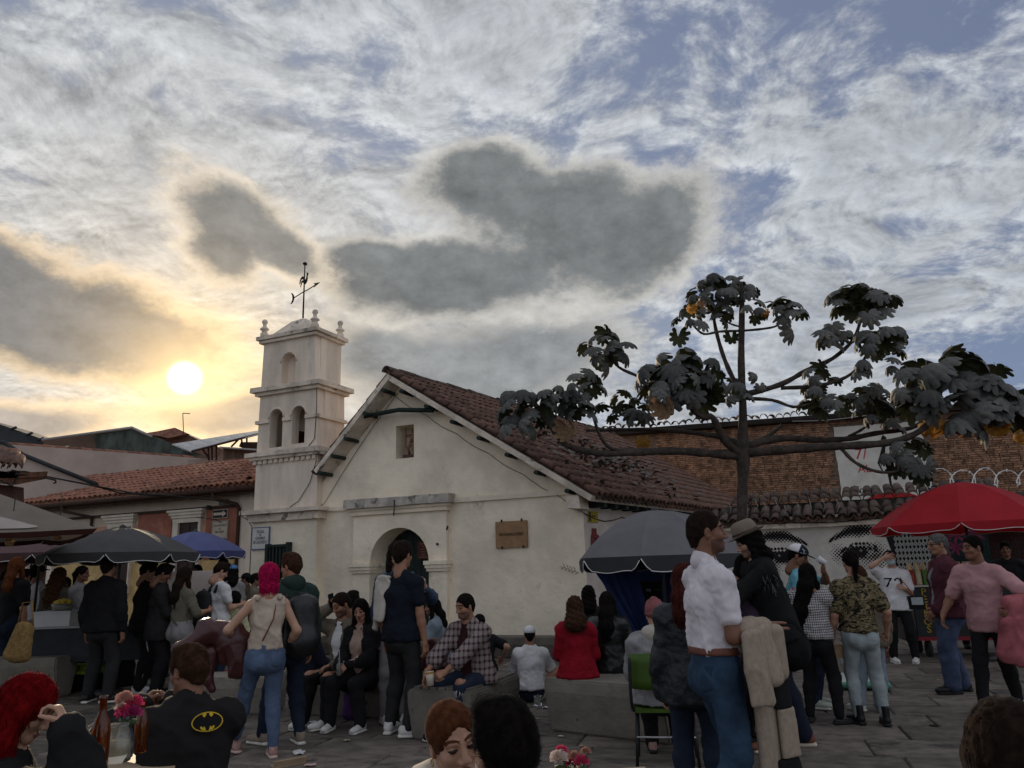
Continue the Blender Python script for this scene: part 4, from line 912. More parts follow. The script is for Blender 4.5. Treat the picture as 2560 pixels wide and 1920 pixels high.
LY = [leaf_mesh('yellow_leaf', 7, .9, .2, LEAFY, 11), leaf_mesh('yellow_leaf', 8, 1.1, .25, LEAFB, 12)]
CL = [(1790, 722, 12, 62, 62, .3), (1750, 760, 5, 45, 62, .3), (1852, 725, 7, 40, 60, 0), (1900, 770, 5, 40, 52, -.2), (1965, 770, 6, 38, 60, -.3), (1730, 795, 4, 40, 56, -.6), (1695, 850, 1, 4, 66, -.5), (1832, 852, 1, 4, 62, .2), (1978, 835, 1, 4, 78, -.3), (1810, 785, 4, 35, 55, .3),
 (1520, 862, 11, 58, 66, -.5), (1515, 922, 2, 20, 70, -.5), (1460, 962, 9, 52, 60, -1), (1395, 985, 6, 45, 52, -1), (1325, 1015, 15, 82, 72, -1), (1280, 1055, 3, 25, 60, -1), (1440, 1015, 5, 45, 62, -1),
 (1700, 925, 14, 95, 88, -.6), (1640, 955, 8, 60, 84, -.6), (1740, 970, 7, 60, 84, -.6), (1565, 1015, 9, 60, 62, .4), (1600, 1035, 3, 25, 80, 0), (1780, 955, 8, 55, 58, .2), (1845, 985, 4, 40, 64, -.4), (1890, 955, 2, 25, 56, 0), (1835, 965, 4, 30, 50, .2),
 (2140, 748, 12, 62, 80, .3), (2215, 752, 4, 40, 84, .2), (2075, 838, 5, 38, 72, .2), (2235, 838, 5, 40, 74, .1), (2180, 855, 7, 45, 70, -.2), (2155, 920, 3, 28, 72, -.2), (2225, 892, 4, 40, 62, -.1), (2100, 830, 3, 25, 56, .3),
 (2045, 945, 6, 50, 62, .0), (2035, 995, 6, 45, 64, -.5), (2095, 1005, 4, 35, 64, -.5), (2155, 990, 5, 40, 62, .3), (2205, 985, 4, 40, 60, .3), (2188, 1028, 7, 42, 72, .4), (2235, 1062, 3, 30, 56, .4),
 (2400, 935, 14, 95, 110, -.9), (2290, 945, 6, 60, 92, -.8), (2480, 985, 9, 80, 120, -.9), (2310, 1000, 5, 45, 104, -.9), (2430, 1050, 4, 60, 118, -.9), (2530, 1010, 4, 35, 110, -.8),
 (2245, 1130, 4, 40, 62, -.8), (2285, 1122, 4, 40, 66, -.8), (2270, 1160, 4, 35, 70, -.9), (2305, 1178, 2, 20, 74, -.9)]
TREEC = Vector(tp_(1857, 1000))
def put_leaf(me, px, py, dy, size, c=None, hang=0.0):
    p = tp_(px, py, TY * 0 + dy); q = Vector(tp_(*c)) if c else p
    outw = (p - q); outw.y += random.uniform(-.12, .12)
    yaw = atan2(outw.y, outw.x) + random.uniform(-.5, .5) if outw.length > .03 else random.uniform(0, 6.28)
    tilt = random.uniform(.25, 1.0) + hang
    M = Matrix.Translation(p) @ Matrix.Rotation(yaw, 4, 'Z') @ Matrix.Rotation(tilt, 4, 'Y') @ Matrix.Rotation(random.uniform(-.35, .35), 4, 'X') @ Matrix.Scale(size * .47 / 141 * random.uniform(.85, 1.15), 4)
    return inst('leaf', me, tree, M)
for (cx, cy, n, sp, sz, dy) in CL:
    n_ = n if n < 3 else int(n * 1.2)
    for i in range(n_):
        r = sp * sqrt((i + .5) / n_) * 1.14; a = i * 2.4 + cx
        px, py = cx + r * cos(a), cy + r * .62 * sin(a) - 6 + .10 * r
        put_leaf(random.choice(LM_), px, py, dy + random.uniform(-.35, .35), sz, (cx, cy, dy), .9 if n <= 2 else (.25 if sin(a) > .2 else 0))
for i, (px, py, sz, dy, kind) in enumerate(((1668, 1028, 92, -.9, 1), (1427, 1080, 84, -1.2, 1), (1608, 1100, 56, 0, 0), (2335, 1062, 84, -1.0, 0), (2392, 1080, 60, -.9, 0), (2492, 1078, 80, -1.0, 0), (2532, 1095, 62, -1.0, 0), (1915, 780, 40, -.4, 0), (1722, 772, 40, -.7, 0), (1640, 1000, 44, -.5, 0), (2360, 1020, 60, -.7, 0), (1740, 765, 44, -.4, 1))):
    o = put_leaf(LY[kind], px, py, dy, sz, None, .95); o.name = 'yellow_leaf'; o['label'] = 'dry tan leaf' if kind else 'yellow leaf'

# ---------------------------------------------------------------- umbrellas
PIPE = mat('white piping', (.6, .57, .53), .7, 0); STEEL = mat('umbrella pole', (.05, .048, .046), .45, .2, metal=.5)
def parasol(label, cx, cy, r, rim, apex, m, mdark, rot=0.0, pole=0.02, lean=(0, 0), n=8, val=.13, under=None, dome=1.7):
    u = thing('parasol', label, 'parasol', (cx, cy, 0), rot, 'parasols over the stalls'); nr = 6
    def prof(s): return rim + (apex - rim) * (1 - s ** dome)
    for k in range(n):
        a0, a1 = 2 * pi * k / n, 2 * pi * (k + 1) / n; mb = MB(); nc = 4; vs = []
        for i in range(nr + 1):
            s = .06 + .94 * i / nr
            for j in range(nc + 1):
                f = j / nc; p = Vector((cos(a0), sin(a0), 0)).lerp(Vector((cos(a1), sin(a1), 0)), f) * r * s
                vs.append((p.x + lean[0] * (1 - s), p.y + lean[1] * (1 - s), prof(s) - .035 * sin(pi * f) * s * (1.2 - s)))
        mb.add(vs, [(i * (nc + 1) + j, (i + 1) * (nc + 1) + j, (i + 1) * (nc + 1) + j + 1, i * (nc + 1) + j + 1) for i in range(nr) for j in range(nc)], 0, True)
        pan = mb.build('canopy_panel', m, u, fix=False)
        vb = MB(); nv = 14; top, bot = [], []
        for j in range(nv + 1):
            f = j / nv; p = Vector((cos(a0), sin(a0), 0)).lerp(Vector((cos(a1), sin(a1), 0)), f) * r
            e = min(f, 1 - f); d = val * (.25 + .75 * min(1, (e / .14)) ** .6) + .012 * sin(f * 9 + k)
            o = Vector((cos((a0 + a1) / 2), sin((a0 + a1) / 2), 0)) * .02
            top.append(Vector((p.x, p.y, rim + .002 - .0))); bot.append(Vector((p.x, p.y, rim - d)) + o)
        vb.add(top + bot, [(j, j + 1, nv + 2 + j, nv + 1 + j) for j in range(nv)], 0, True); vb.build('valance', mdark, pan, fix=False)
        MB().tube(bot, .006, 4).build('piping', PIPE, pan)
        rb = MB(); rb.tube([(lean[0], lean[1], apex - .03), (cos(a0) * r * .5 + lean[0] * .5, sin(a0) * r * .5 + lean[1] * .5, prof(.53) - .02), (cos(a0) * r * .99, sin(a0) * r * .99, rim)], .007, 5); rb.build('rib', STEEL, u)
    MB().tube([(0, 0, -.02), (0, 0, rim - .2), (lean[0], lean[1], apex - .02)], pole, 8).build('pole', STEEL, u)
    MB().lathe([(0, .05), (.02, .04), (.045, .02), (.05, -.01), (0, -.015)], 10, (lean[0], lean[1], apex)).build('cap', STEEL, u)
    MB().lathe([(0, .07), (.18, .07), (.22, .0), (0, 0)], 12).build('base', STEEL, u)
    return u
def cloth(name, c, transl=.12, **k): return mat(name, c, .8, .10, 2.5, .25, 9, transl=transl, **k)
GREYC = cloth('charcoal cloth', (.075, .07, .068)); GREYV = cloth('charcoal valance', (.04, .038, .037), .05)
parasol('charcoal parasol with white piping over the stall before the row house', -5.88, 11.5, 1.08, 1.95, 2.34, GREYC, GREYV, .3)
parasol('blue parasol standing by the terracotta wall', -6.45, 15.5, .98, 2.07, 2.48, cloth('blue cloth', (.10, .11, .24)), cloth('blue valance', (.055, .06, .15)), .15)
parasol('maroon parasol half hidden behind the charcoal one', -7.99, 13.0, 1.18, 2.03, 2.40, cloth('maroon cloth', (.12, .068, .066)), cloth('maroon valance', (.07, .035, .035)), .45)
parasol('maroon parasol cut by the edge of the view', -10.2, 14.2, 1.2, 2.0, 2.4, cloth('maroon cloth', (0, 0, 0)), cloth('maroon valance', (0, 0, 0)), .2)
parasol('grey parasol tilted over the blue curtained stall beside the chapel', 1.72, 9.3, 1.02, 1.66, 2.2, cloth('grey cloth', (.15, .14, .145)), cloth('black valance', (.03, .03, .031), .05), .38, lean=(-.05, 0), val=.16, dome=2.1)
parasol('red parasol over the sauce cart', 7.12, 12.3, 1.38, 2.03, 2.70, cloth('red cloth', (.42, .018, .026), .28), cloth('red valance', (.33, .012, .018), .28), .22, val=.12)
# square market umbrella with a printed emblem
mu = thing('market_umbrella', 'big square beige market umbrella with a pale printed emblem', 'market umbrella', (-7.2, 9.5, 0), radians(42), 'parasols over the stalls')
BEI = cloth('beige cloth', (.20, .165, .13), .18); hs, rimz, apz = 1.48, 2.2, 2.98
cs_ = [(-hs, -hs), (hs, -hs), (hs, hs), (-hs, hs)]
for k in range(4):
    a, b = cs_[k], cs_[(k + 1) % 4]; mb = MB(); vs = []; n = 8
    for i in range(n + 1):
        s = i / n
        for j in range(n + 1):
            f = j / n; x = (a[0] + (b[0] - a[0]) * f) * s; y = (a[1] + (b[1] - a[1]) * f) * s
            vs.append((x, y, apz - (apz - rimz) * s ** .93 - .07 * s * s * sin(pi * f)))
    mb.add(vs, [(i * (n + 1) + j, (i + 1) * (n + 1) + j, (i + 1) * (n + 1) + j + 1, i * (n + 1) + j + 1) for i in range(n) for j in range(n)], 0, True)
    p_ = mb.build('canopy_panel', BEI, mu, fix=False)
    vb = MB(); t, bt = [], []
    for j in range(17):
        f = j / 16; x, y = a[0] + (b[0] - a[0]) * f, a[1] + (b[1] - a[1]) * f; z = rimz - .07 * sin(pi * f)
        t.append((x, y, z)); bt.append((x * .97, y * .97, z - .055 - .015 * abs(sin(f * 14))))
    vb.add(t + bt, [(j, j + 1, 18 + j, 17 + j) for j in range(16)], 0, True); vb.build('valance', cloth('rust valance', (.07, .022, .018), .1), p_, fix=False)
def onp(x, s, lift=.012):   # point on the front panel: x across, s from peak to rim
    f = (x / max(s, 1e-3) / hs + 1) / 2; return Vector((x, -hs * s - lift, apz - (apz - rimz) * s ** .93 - .07 * s * s * sin(pi * min(max(f, 0), 1)) + lift))
EMB = mat('emblem print', (.36, .30, .265), .8, .08, 4); EML = mat('emblem line', (.09, .07, .06), .8, 0)
em = MB()
for lob in ([(x * .55 + .12, s) for x, s in L0] for L0 in ([(.15, .95), (-.1, .70), (-.5, .55), (-.75, .35), (-.3, .30), (.05, .42), (.3, .6), (.75, .80), (1.35, .95)], [(-.1, .40), (-.25, .22), (0.0, .16), (.35, .34), (.55, .52), (.4, .56)])):
    c = (sum(p[0] for p in lob) / len(lob), sum(p[1] for p in lob) / len(lob)); k = len(lob); vs = []
    N = 5; ring = smooth([Vector((p[0], p[1], 0)) for p in lob + [lob[0]]], 4)
    for r in range(N + 1):
        for q in ring: vs.append(onp(c[0] + (q.x - c[0]) * r / N, c[1] + (q.y - c[1]) * r / N))
    L_ = len(ring); em.add(vs, [(r * L_ + j, (r + 1) * L_ + j, (r + 1) * L_ + j + 1, r * L_ + j + 1) for r in range(N) for j in range(L_ - 1)], 0, True)
em.build('printed_emblem', EMB, mu, fix=False)
for ln in ([(-.05, .36), (-.15, .24), (.03, .2), (.3, .35), (.45, .5)], [(-.45, .5), (-.2, .58), (0, .52), (.1, .6), (.2, .55)], [(0, .75), (.2, .7), (.35, .78), (.5, .72)], [(.2, .62), (.42, .6), (.5, .66)]):
    MB().tube([onp(q.x * .55 + .12, q.y, .018) for q in smooth([Vector((a, b, 0)) for a, b in ln], 5)], .009, 4).build('emblem_line', EML, mu)
MB().tube([(0, 0, 0), (0, 0, apz)], .035, 8).build('pole', BROWNWOOD, mu)
for k in range(4): MB().tube([(0, 0, 2.55), (cs_[k][0] * .6, cs_[k][1] * .6, 2.42)], .015, 6).build('strut', BROWNWOOD, mu)

# ---------------------------------------------------------------- figures: distance fields meshed by surface nets
V3 = lambda *a: np.array(a, dtype=np.float64)
def nrm3(v): v = np.asarray(v, float); l = np.linalg.norm(v); return v / l if l > 1e-9 else v
class SDF:
    def __init__(s): s.p = []; s.cuts = []
    def cone(s, a, b, ra, rb, k=.02, sub=False):
        a, b = np.asarray(a, float), np.asarray(b, float); r = max(ra, rb)
        s.p.append(('c', (a, b, ra, rb), np.minimum(a, b) - r, np.maximum(a, b) + r, k, sub)); return s
    def ell(s, c, r, k=.02, sub=False, R=None):
        c, r = np.asarray(c, float), np.asarray(r, float); m = np.full(3, r.max()) if R is not None else r
        s.p.append(('e', (c, r, R), c - m, c + m, k, sub)); return s
    def sec(s, a, b, u, r0, r1, k=.03):
        a, b = np.asarray(a, float), np.asarray(b, float); m = max(max(r0), max(r1))
        s.p.append(('s', (a, b, nrm3(u), r0, r1), np.minimum(a, b) - m, np.maximum(a, b) + m, k, False)); return s
    def cut(s, pt, n): s.cuts.append((np.asarray(pt, float), nrm3(n))); return s
    def eval1(s, t, q, X, Y, Z):
        if t == 'c':
            a, b, ra, rb = q; ab = b - a; L2 = max(ab @ ab, 1e-12)
            px, py, pz = X - a[0], Y - a[1], Z - a[2]
            h = np.clip((px * ab[0] + py * ab[1] + pz * ab[2]) / L2, 0, 1)
            return np.sqrt((px - h * ab[0]) ** 2 + (py - h * ab[1]) ** 2 + (pz - h * ab[2]) ** 2) - (ra + (rb - ra) * h)
        if t == 'e':
            c, r, R = q; px, py, pz = X - c[0], Y - c[1], Z - c[2]
            if R is not None: px, py, pz = (px * R[0, i] + py * R[1, i] + pz * R[2, i] for i in range(3))
            k0 = np.sqrt((px / r[0]) ** 2 + (py / r[1]) ** 2 + (pz / r[2]) ** 2)
            k1 = np.sqrt((px / r[0] ** 2) ** 2 + (py / r[1] ** 2) ** 2 + (pz / r[2] ** 2) ** 2) + 1e-9
            return k0 * (k0 - 1) / k1
        a, b, u, r0, r1 = q; ab = b - a; L = np.linalg.norm(ab); w = ab / L; v = np.cross(w, u); v = nrm3(v); u = np.cross(v, w)
        px, py, pz = X - a[0], Y - a[1], Z - a[2]
        tt = px * w[0] + py * w[1] + pz * w[2]; h = np.clip(tt / L, 0, 1); ex = tt - h * L
        U = px * u[0] + py * u[1] + pz * u[2]; Vv = px * v[0] + py * v[1] + pz * v[2]
        rx = r0[0] + (r1[0] - r0[0]) * h; ry = r0[1] + (r1[1] - r0[1]) * h; rm = np.minimum(rx, ry)
        k0 = np.sqrt((U / rx) ** 2 + (Vv / ry) ** 2 + (ex / rm) ** 2); k1 = np.sqrt((U / rx ** 2) ** 2 + (Vv / ry ** 2) ** 2 + (ex / rm ** 2) ** 2) + 1e-9
        return k0 * (k0 - 1) / k1
    def mesh(s, h):
        lo = np.min([p[2] for p in s.p if not p[5]], axis=0) - 2.5 * h; hi = np.max([p[3] for p in s.p if not p[5]], axis=0) + 2.5 * h
        ax = [np.arange(lo[i], hi[i] + h, h) for i in range(3)]
        D = np.full([len(a) for a in ax], .5, dtype=np.float32)
        for t, q, plo, phi, k, sub in s.p:
            mg = k + 2.5 * h
            sl = tuple(slice(max(0, int((plo[i] - mg - lo[i]) / h)), max(0, min(len(ax[i]), int((phi[i] + mg - lo[i]) / h) + 2))) for i in range(3))
            if any(a.stop <= a.start for a in sl): continue
            X, Y, Z = np.meshgrid(ax[0][sl[0]], ax[1][sl[1]], ax[2][sl[2]], indexing='ij', sparse=True)
            d = s.eval1(t, q, X, Y, Z); A = D[sl]
            if sub: b = -d; hh = np.clip(.5 - .5 * (b - (A)) / -k, 0, 1) if False else None; D[sl] = np.maximum(A, b) if k < 1e-6 else smax(A, b, k)
            else: D[sl] = smin(A, d, k)
        if s.cuts:
            X, Y, Z = np.meshgrid(*ax, indexing='ij', sparse=True)
            for pt, n in s.cuts: D = np.maximum(D, (X - pt[0]) * n[0] + (Y - pt[1]) * n[1] + (Z - pt[2]) * n[2])
        return surface_nets(D, ax)
def smin(a, b, k): h = np.clip(.5 + .5 * (b - a) / k, 0, 1); return b + (a - b) * h - k * h * (1 - h)
def smax(a, b, k): return -smin(-a, -b, k)
def surface_nets(D, ax):
    I = D < 0; nx, ny, nz = D.shape
    c = lambda A, i, j, k: A[i:nx - 1 + i, j:ny - 1 + j, k:nz - 1 + k]
    cnt = sum(c(I, i, j, k).astype(np.int8) for i in (0, 1) for j in (0, 1) for k in (0, 1))
    act = np.argwhere((cnt > 0) & (cnt < 8))
    if len(act) == 0: return np.zeros((0, 3)), np.zeros((0, 4), int)
    ids = np.full(cnt.shape, -1, int); ids[act[:, 0], act[:, 1], act[:, 2]] = np.arange(len(act))
    pos = np.zeros((len(act), 3)); num = np.zeros(len(act))
    cs = [(i, j, k) for i in (0, 1) for j in (0, 1) for k in (0, 1)]
    for a in cs:
        for d in range(3):
            if a[d]: continue
            b = list(a); b[d] = 1
            da = D[act[:, 0] + a[0], act[:, 1] + a[1], act[:, 2] + a[2]]; db = D[act[:, 0] + b[0], act[:, 1] + b[1], act[:, 2] + b[2]]
            m = (da < 0) != (db < 0); t = np.where(m, da / np.where(da == db, 1, da - db), 0)
            off = np.array(a, float)[None, :] * m[:, None]; off[:, d] += t * m; pos += off; num += m
    pos = act + pos / num[:, None]
    h = ax[0][1] - ax[0][0]; V = np.stack([ax[i][0] + pos[:, i] * h for i in range(3)], 1)
    F = []
    for d in range(3):
        e, f = (d + 1) % 3, (d + 2) % 3
        s0 = [slice(None)] * 3; s1 = [slice(None)] * 3; s0[d] = slice(0, -1); s1[d] = slice(1, None)
        A, B = I[tuple(s0)], I[tuple(s1)]; ed = np.argwhere(A != B)
        ok = (ed[:, e] > 0) & (ed[:, f] > 0) & (ed[:, e] < D.shape[e] - 1) & (ed[:, f] < D.shape[f] - 1); ed = ed[ok]
        q = []
        for oe, of in ((-1, -1), (0, -1), (0, 0), (-1, 0)):
            cc = ed.copy(); cc[:, e] += oe; cc[:, f] += of; q.append(ids[cc[:, 0], cc[:, 1], cc[:, 2]])
        q = np.stack(q, 1); fl = ~A[ed[:, 0], ed[:, 1], ed[:, 2]]; q[fl] = q[fl][:, ::-1]; F.append(q)
    F = np.concatenate(F); return V, F[(F >= 0).all(1)]
def np_mesh(name, V, F, mats, mi=None, smooth=True):
    me = bpy.data.meshes.new(name); n, m = len(V), len(F)
    me.vertices.add(n); me.vertices.foreach_set('co', np.asarray(V, np.float32).ravel())
    k = F.shape[1]; me.loops.add(m * k); me.loops.foreach_set('vertex_index', F.astype(np.int32).ravel())
    me.polygons.add(m); me.polygons.foreach_set('loop_start', np.arange(0, m * k, k, dtype=np.int32)); me.polygons.foreach_set('loop_total', np.full(m, k, np.int32))
    for x in (mats if isinstance(mats, (list, tuple)) else [mats]): me.materials.append(x)
    if mi is not None: me.polygons.foreach_set('material_index', mi.astype(np.int32))
    me.polygons.foreach_set('use_smooth', np.full(m, smooth)); me.update(); me.validate(); return me
def vnormals(V, F):
    n = np.cross(V[F[:, 2]] - V[F[:, 0]], V[F[:, 3]] - V[F[:, 1]]); N = np.zeros_like(V)
    for i in range(4): np.add.at(N, F[:, i], n)
    return N / (np.linalg.norm(N, axis=1, keepdims=True) + 1e-12)
FK = rng.normal(size=(14, 3)); FP = rng.uniform(0, 6.28, 14)
def folds(V, amp, freq=26.0, seed=0, an=(1, 1, .6)):
    s = np.zeros(len(V)); W_ = V * np.array(an)
    for i in range(9):
        k = nrm3(FK[(i + seed) % 14]) * freq * (.5 + .16 * i); s += np.sin(W_ @ k + FP[(i * 3 + seed) % 14] + 1.2 * np.sin(W_ @ (FK[(i + 5) % 14] * freq * .35))) / (1 + .35 * i)
    r = 1 - np.abs(s / 2.2); return (np.clip(r, -1, 1) ** 3) * amp
def RX(a): c, s = cos(a), sin(a); return np.array([[1, 0, 0], [0, c, -s], [0, s, c]])
def RY(a): c, s = cos(a), sin(a); return np.array([[c, 0, s], [0, 1, 0], [-s, 0, c]])
def RZ(a): c, s = cos(a), sin(a); return np.array([[c, -s, 0], [s, c, 0], [0, 0, 1]])

# ---- head template (head units: height .235, eyes at z 0, +y is the face)
def head_sdf(fem):
    S_ = SDF(); w = .95 if fem else 1.0
    S_.ell((0, -.014, .032), (.075 * w, .095, .088), .02)
    S_.ell((0, .026, -.035), (.057 * w, .060, .084), .03)
    S_.ell((0, .066, -.098), (.024 * w, .020, .018), .025)
    for x in (-1, 1):
        S_.cone((x * .050 * w, .002, -.058), (x * .020, .058, -.094), .018, .016, .025)
        S_.ell((x * .042 * w, .052, -.030), (.022, .022, .020), .025)
        S_.cone((x * .016, .080, .022), (x * .044, .068, .020), .010 if fem else .013, .010, .015)
    S_.cone((0, .084, .010), (0, .106, -.034), .008, .0125, .014)
    for x in (-1, 1): S_.ell((x * .013, .094, -.040), (.010, .012, .009), .008)
    for x in (-1, 1): S_.ell((x * .031, .096, -.002), (.017, .018, .011), .010, True)
    for x in (-1, 1): S_.ell((x * .031, .072, -.002), (.0135, .0135, .0125), .004)
    S_.ell((0, .083, -.067), (.023, .014, .007), .006); S_.ell((0, .081, -.078), (.020, .014, .0075), .006)
    S_.ell((0, .100, -.0725), (.024, .012, .0022), .003, True)
    for x in (-1, 1):
        S_.ell((x * .077 * w, -.012, -.012), (.010, .019, .031), .008, R=RZ(-x * .35)); S_.ell((x * .086 * w, -.006, -.010), (.006, .009, .016), .004, True)
    S_.cone((0, -.020, -.06), (0, -.038, -.19), .050 if fem else .057, .050 if fem else .060, .03)
    return S_
HEADS = {}
def head_mesh(fem, h):
    if (fem, h) in HEADS: return HEADS[(fem, h)]
    V, F = head_sdf(fem).mesh(h); C_ = V[F].mean(1); x, y, z = np.abs(C_[:, 0]), C_[:, 1], C_[:, 2]
    mi = np.zeros(len(F), int)
    mi[(((x / .024) ** 2 + ((z + .0725) / .0145) ** 2) < 1) & (y > .06)] = 1                                   # lips
    br = .034 + .010 * (1 - ((x - .030) / .026) ** 2); mi[(np.abs(z - br + .013) < (.0045 if h < .006 else .006)) & (x > .008) & (x < .055) & (y > .045)] = 2   # brows
    mi[((((x - .031) / .015) ** 2 + ((z + .002) / (.0065 if h < .006 else .007)) ** 2) < 1) & (y > .055)] = 3      # eye openings
    stub = (y > .0) & (z < -.045) & (z > -.13) & (mi == 0) & (np.hypot(x / 1.0, 0) < .08); HEADS[(fem, h)] = (V, F, mi, stub); return HEADS[(fem, h)]
# ---- hands (right hand: wrist at 0, fingers along +y, palm towards -z, thumb on -x)
HANDS = {}
def hand_mesh(kind, h=.0058):
    if kind in HANDS: return HANDS[kind]
    S_ = SDF(); S_.cone((0, -.03, 0), (0, .015, 0), .026, .026, .02); S_.sec((0, .01, 0), (0, .085, 0), (1, 0, 0), (.032, .016), (.040, .014), .02)
    c1, c2 = {'relaxed': (.35, .45), 'grip': (1.0, 1.15), 'flat': (.06, .08), 'curl': (.7, .8)}[kind]
    for i, (x, L, sp) in enumerate(((-.030, .070, -.10), (-.010, .080, -.02), (.011, .074, .05), (.030, .058, .13))):
        p = V3(x, .088 - abs(x) * .2, 0); ang = c1 * (1 + .12 * i); d = V3(sp, cos(ang), -sin(ang))
        for j, f in enumerate((.45, .32, .26)):
            q = p + nrm3(d) * L * f; S_.cone(p, q, .0092 - .0008 * j, .0086 - .0009 * j, .004); p = q; ang += c2; d = V3(sp, cos(ang), -sin(ang))
    t = .9 if kind in ('grip', 'curl') else .35
    p = V3(-.028, .022, -.006); q = p + V3(-.030, .034, -.018 * t * 1.5); S_.cone(p, q, .015, .0115, .008); r = q + V3(-.010 + .02 * t, .030, -.016 * t * 2); S_.cone(q, r, .0108, .0085, .004)
    HANDS[kind] = S_.mesh(h); return HANDS[kind]
# ---- shoes (heel at y -.09, toe at +.19, ground at z 0, ankle above 0)
SHOES = {}
def shoe_mesh(kind):
    if kind in SHOES: return SHOES[kind]
    U_ = SDF(); 
    if kind == 'flat': U_.sec((0, -.055, .035), (0, .13, .028), (1, 0, 0), (.034, .030), (.040, .026), .03); U_.ell((0, .15, .026), (.038, .05, .022), .02); U_.cut((0, .02, .062), (0, .1, 1))
    else:
        U_.sec((0, -.05, .05), (0, .11, .042), (1, 0, 0), (.037, .045), (.046, .034), .03); U_.ell((0, .145, .040), (.044, .058, .034), .025); U_.sec((0, -.035, .06), (0, -.03, .105 if kind == 'shoe' else .19), (1, 0, 0), (.040, .050), (.042, .050), .02)
        U_.cone((0, .02, .085), (0, .085, .062), .024, .018, .02); U_.cut((0, 0, .115 if kind == 'shoe' else .20), (0, -.25 if kind == 'shoe' else 0, 1))
    U_.cut((0, 0, .012), (0, 0, -1))
    S_ = SDF(); S_.sec((0, -.075, .012), (0, .16, .012), (1, 0, 0), (.042, .022), (.050, .022), .02); S_.cut((0, 0, .031), (0, 0, 1)).cut((0, 0, 0), (0, 0, -1))
    if kind == 'boot': S_.cone((0, -.055, .01), (0, -.055, .03), .036, .036, .005)
    SHOES[kind] = (U_.mesh(.0075), S_.mesh(.0085)); return SHOES[kind]

# ---- materials for people
def skin(key, c): return mat('skin ' + key, c, .55, .10, 9, .06, 60, spec=.35)
SKIN = {'a': skin('tan', (.30, .145, .085)), 'b': skin('light', (.42, .235, .155)), 'c': skin('brown', (.19, .085, .05)), 'd': skin('rosy', (.38, .19, .125))}
LIPS = mat('lips', (.24, .08, .065), .45, .1); EYED = mat('eye', (.03, .02, .016), .25, 0); EYEW = mat('eye white', (.36, .32, .29), .3, 0)
def hairm(key, c, rough=.62, an=.9):
    m = mat('hair ' + key, c, rough, .35, 40, .12, 60, spec=0.0); b_ = m.node_tree.nodes['Principled BSDF']; b_.inputs['Sheen Weight'].default_value = .07; b_.inputs['Sheen Roughness'].default_value = .35; return m
HAIR = {k: hairm(k, c) for k, c in dict(black=(.010, .008, .007), dark=(.018, .012, .009), brown=(.045, .022, .013), chestnut=(.075, .028, .013), auburn=(.11, .038, .016), curly=(.085, .042, .02), red=(.115, .004, .005), pink=(.33, .009, .055), grey=(.09, .085, .08), mahogany=(.05, .014, .011)).items()}
def fab(key, c, rough=.9, var=.12, **k): return mat('cloth ' + key, c, rough, var, k.pop('scale', 7), k.pop('bump', .16), k.pop('bscale', 55), spec=k.pop('spec', .15), **k)
BLACK = fab('black', (.012, .0115, .012)); NAVY = fab('navy', (.009, .011, .018)); DENIM = fab('denim', (.045, .065, .105), var=.28, scale=4); LDENIM = fab('light denim', (.20, .235, .265), var=.2, scale=4)
PDENIM = fab('pale denim', (.28, .31, .31), var=.15, scale=4); DDENIM = fab('dark denim', (.016, .022, .037), var=.3, scale=4); WHITE = fab('white', (.62, .59, .58)); CHAR = fab('charcoal', (.024, .023, .023)); GREYF = fab('grey', (.22, .205, .20))
SHOEW = mat('white leather', (.58, .55, .52), .5, .08, 12); SOLEW = mat('white sole', (.60, .56, .50), .6, .06, 20); SHOEB = mat('black leather', (.012, .011, .011), .4, .1); SOLEB = mat('black sole', (.015, .014, .014), .7, 0)

def ik(a, t, l1, l2, pole):
    a, t = np.asarray(a, float), np.asarray(t, float); d = t - a; L = np.linalg.norm(d); L = min(max(L, abs(l1 - l2) + 1e-3), (l1 + l2) * .999); u = nrm3(d)
    x = (l1 * l1 - l2 * l2 + L * L) / (2 * L); hgt = sqrt(max(l1 * l1 - x * x, 0)); p = np.asarray(pole, float); p = nrm3(p - u * (p @ u)); return a + u * x + p * hgt, a + u * L

def ribbons(V, N, n, length, width, flow, lift=.25, seed=1, seg=4, ctr=None, turn=0.0):
    """short hair strands lying along the surface"""
    r = np.random.default_rng(seed); idx = r.integers(0, len(V), n); P = V[idx] + N[idx] * .002; Nn = N[idx]
    vs = []; fs = []; L = length * r.uniform(.6, 1.25, n); D_ = flow(P, Nn, r); side = nrm_rows(np.cross(D_, Nn + 1e-4)) * width
    rows = []
    for k in range(seg + 1):
        w = side * (1 - .75 * k / seg); rows.append((P - w, P + w))
        D_ = nrm_rows(D_ + Nn * lift * (.5 if k == 0 else .02) + r.normal(0, .07, P.shape) + np.array([0, 0, -.10])); D_ = D_ if ctr is None else nrm_rows(D_ + turn * nrm_rows(np.where((P[:, 2:3] > ctr[2] - .10), ctr - P, 0))); P = P + D_ * (L / seg)[:, None]
    A = np.concatenate([x for row in rows for x in row]); base = np.arange(n); F = []
    for k in range(seg):
        a, b, c, d = (2 * k) * n + base, (2 * k + 1) * n + base, (2 * k + 3) * n + base, (2 * k + 2) * n + base; F.append(np.stack([a, b, c, d], 1))
    return A, np.concatenate(F)
def nrm_rows(v): return v / (np.linalg.norm(v, axis=1, keepdims=True) + 1e-9)

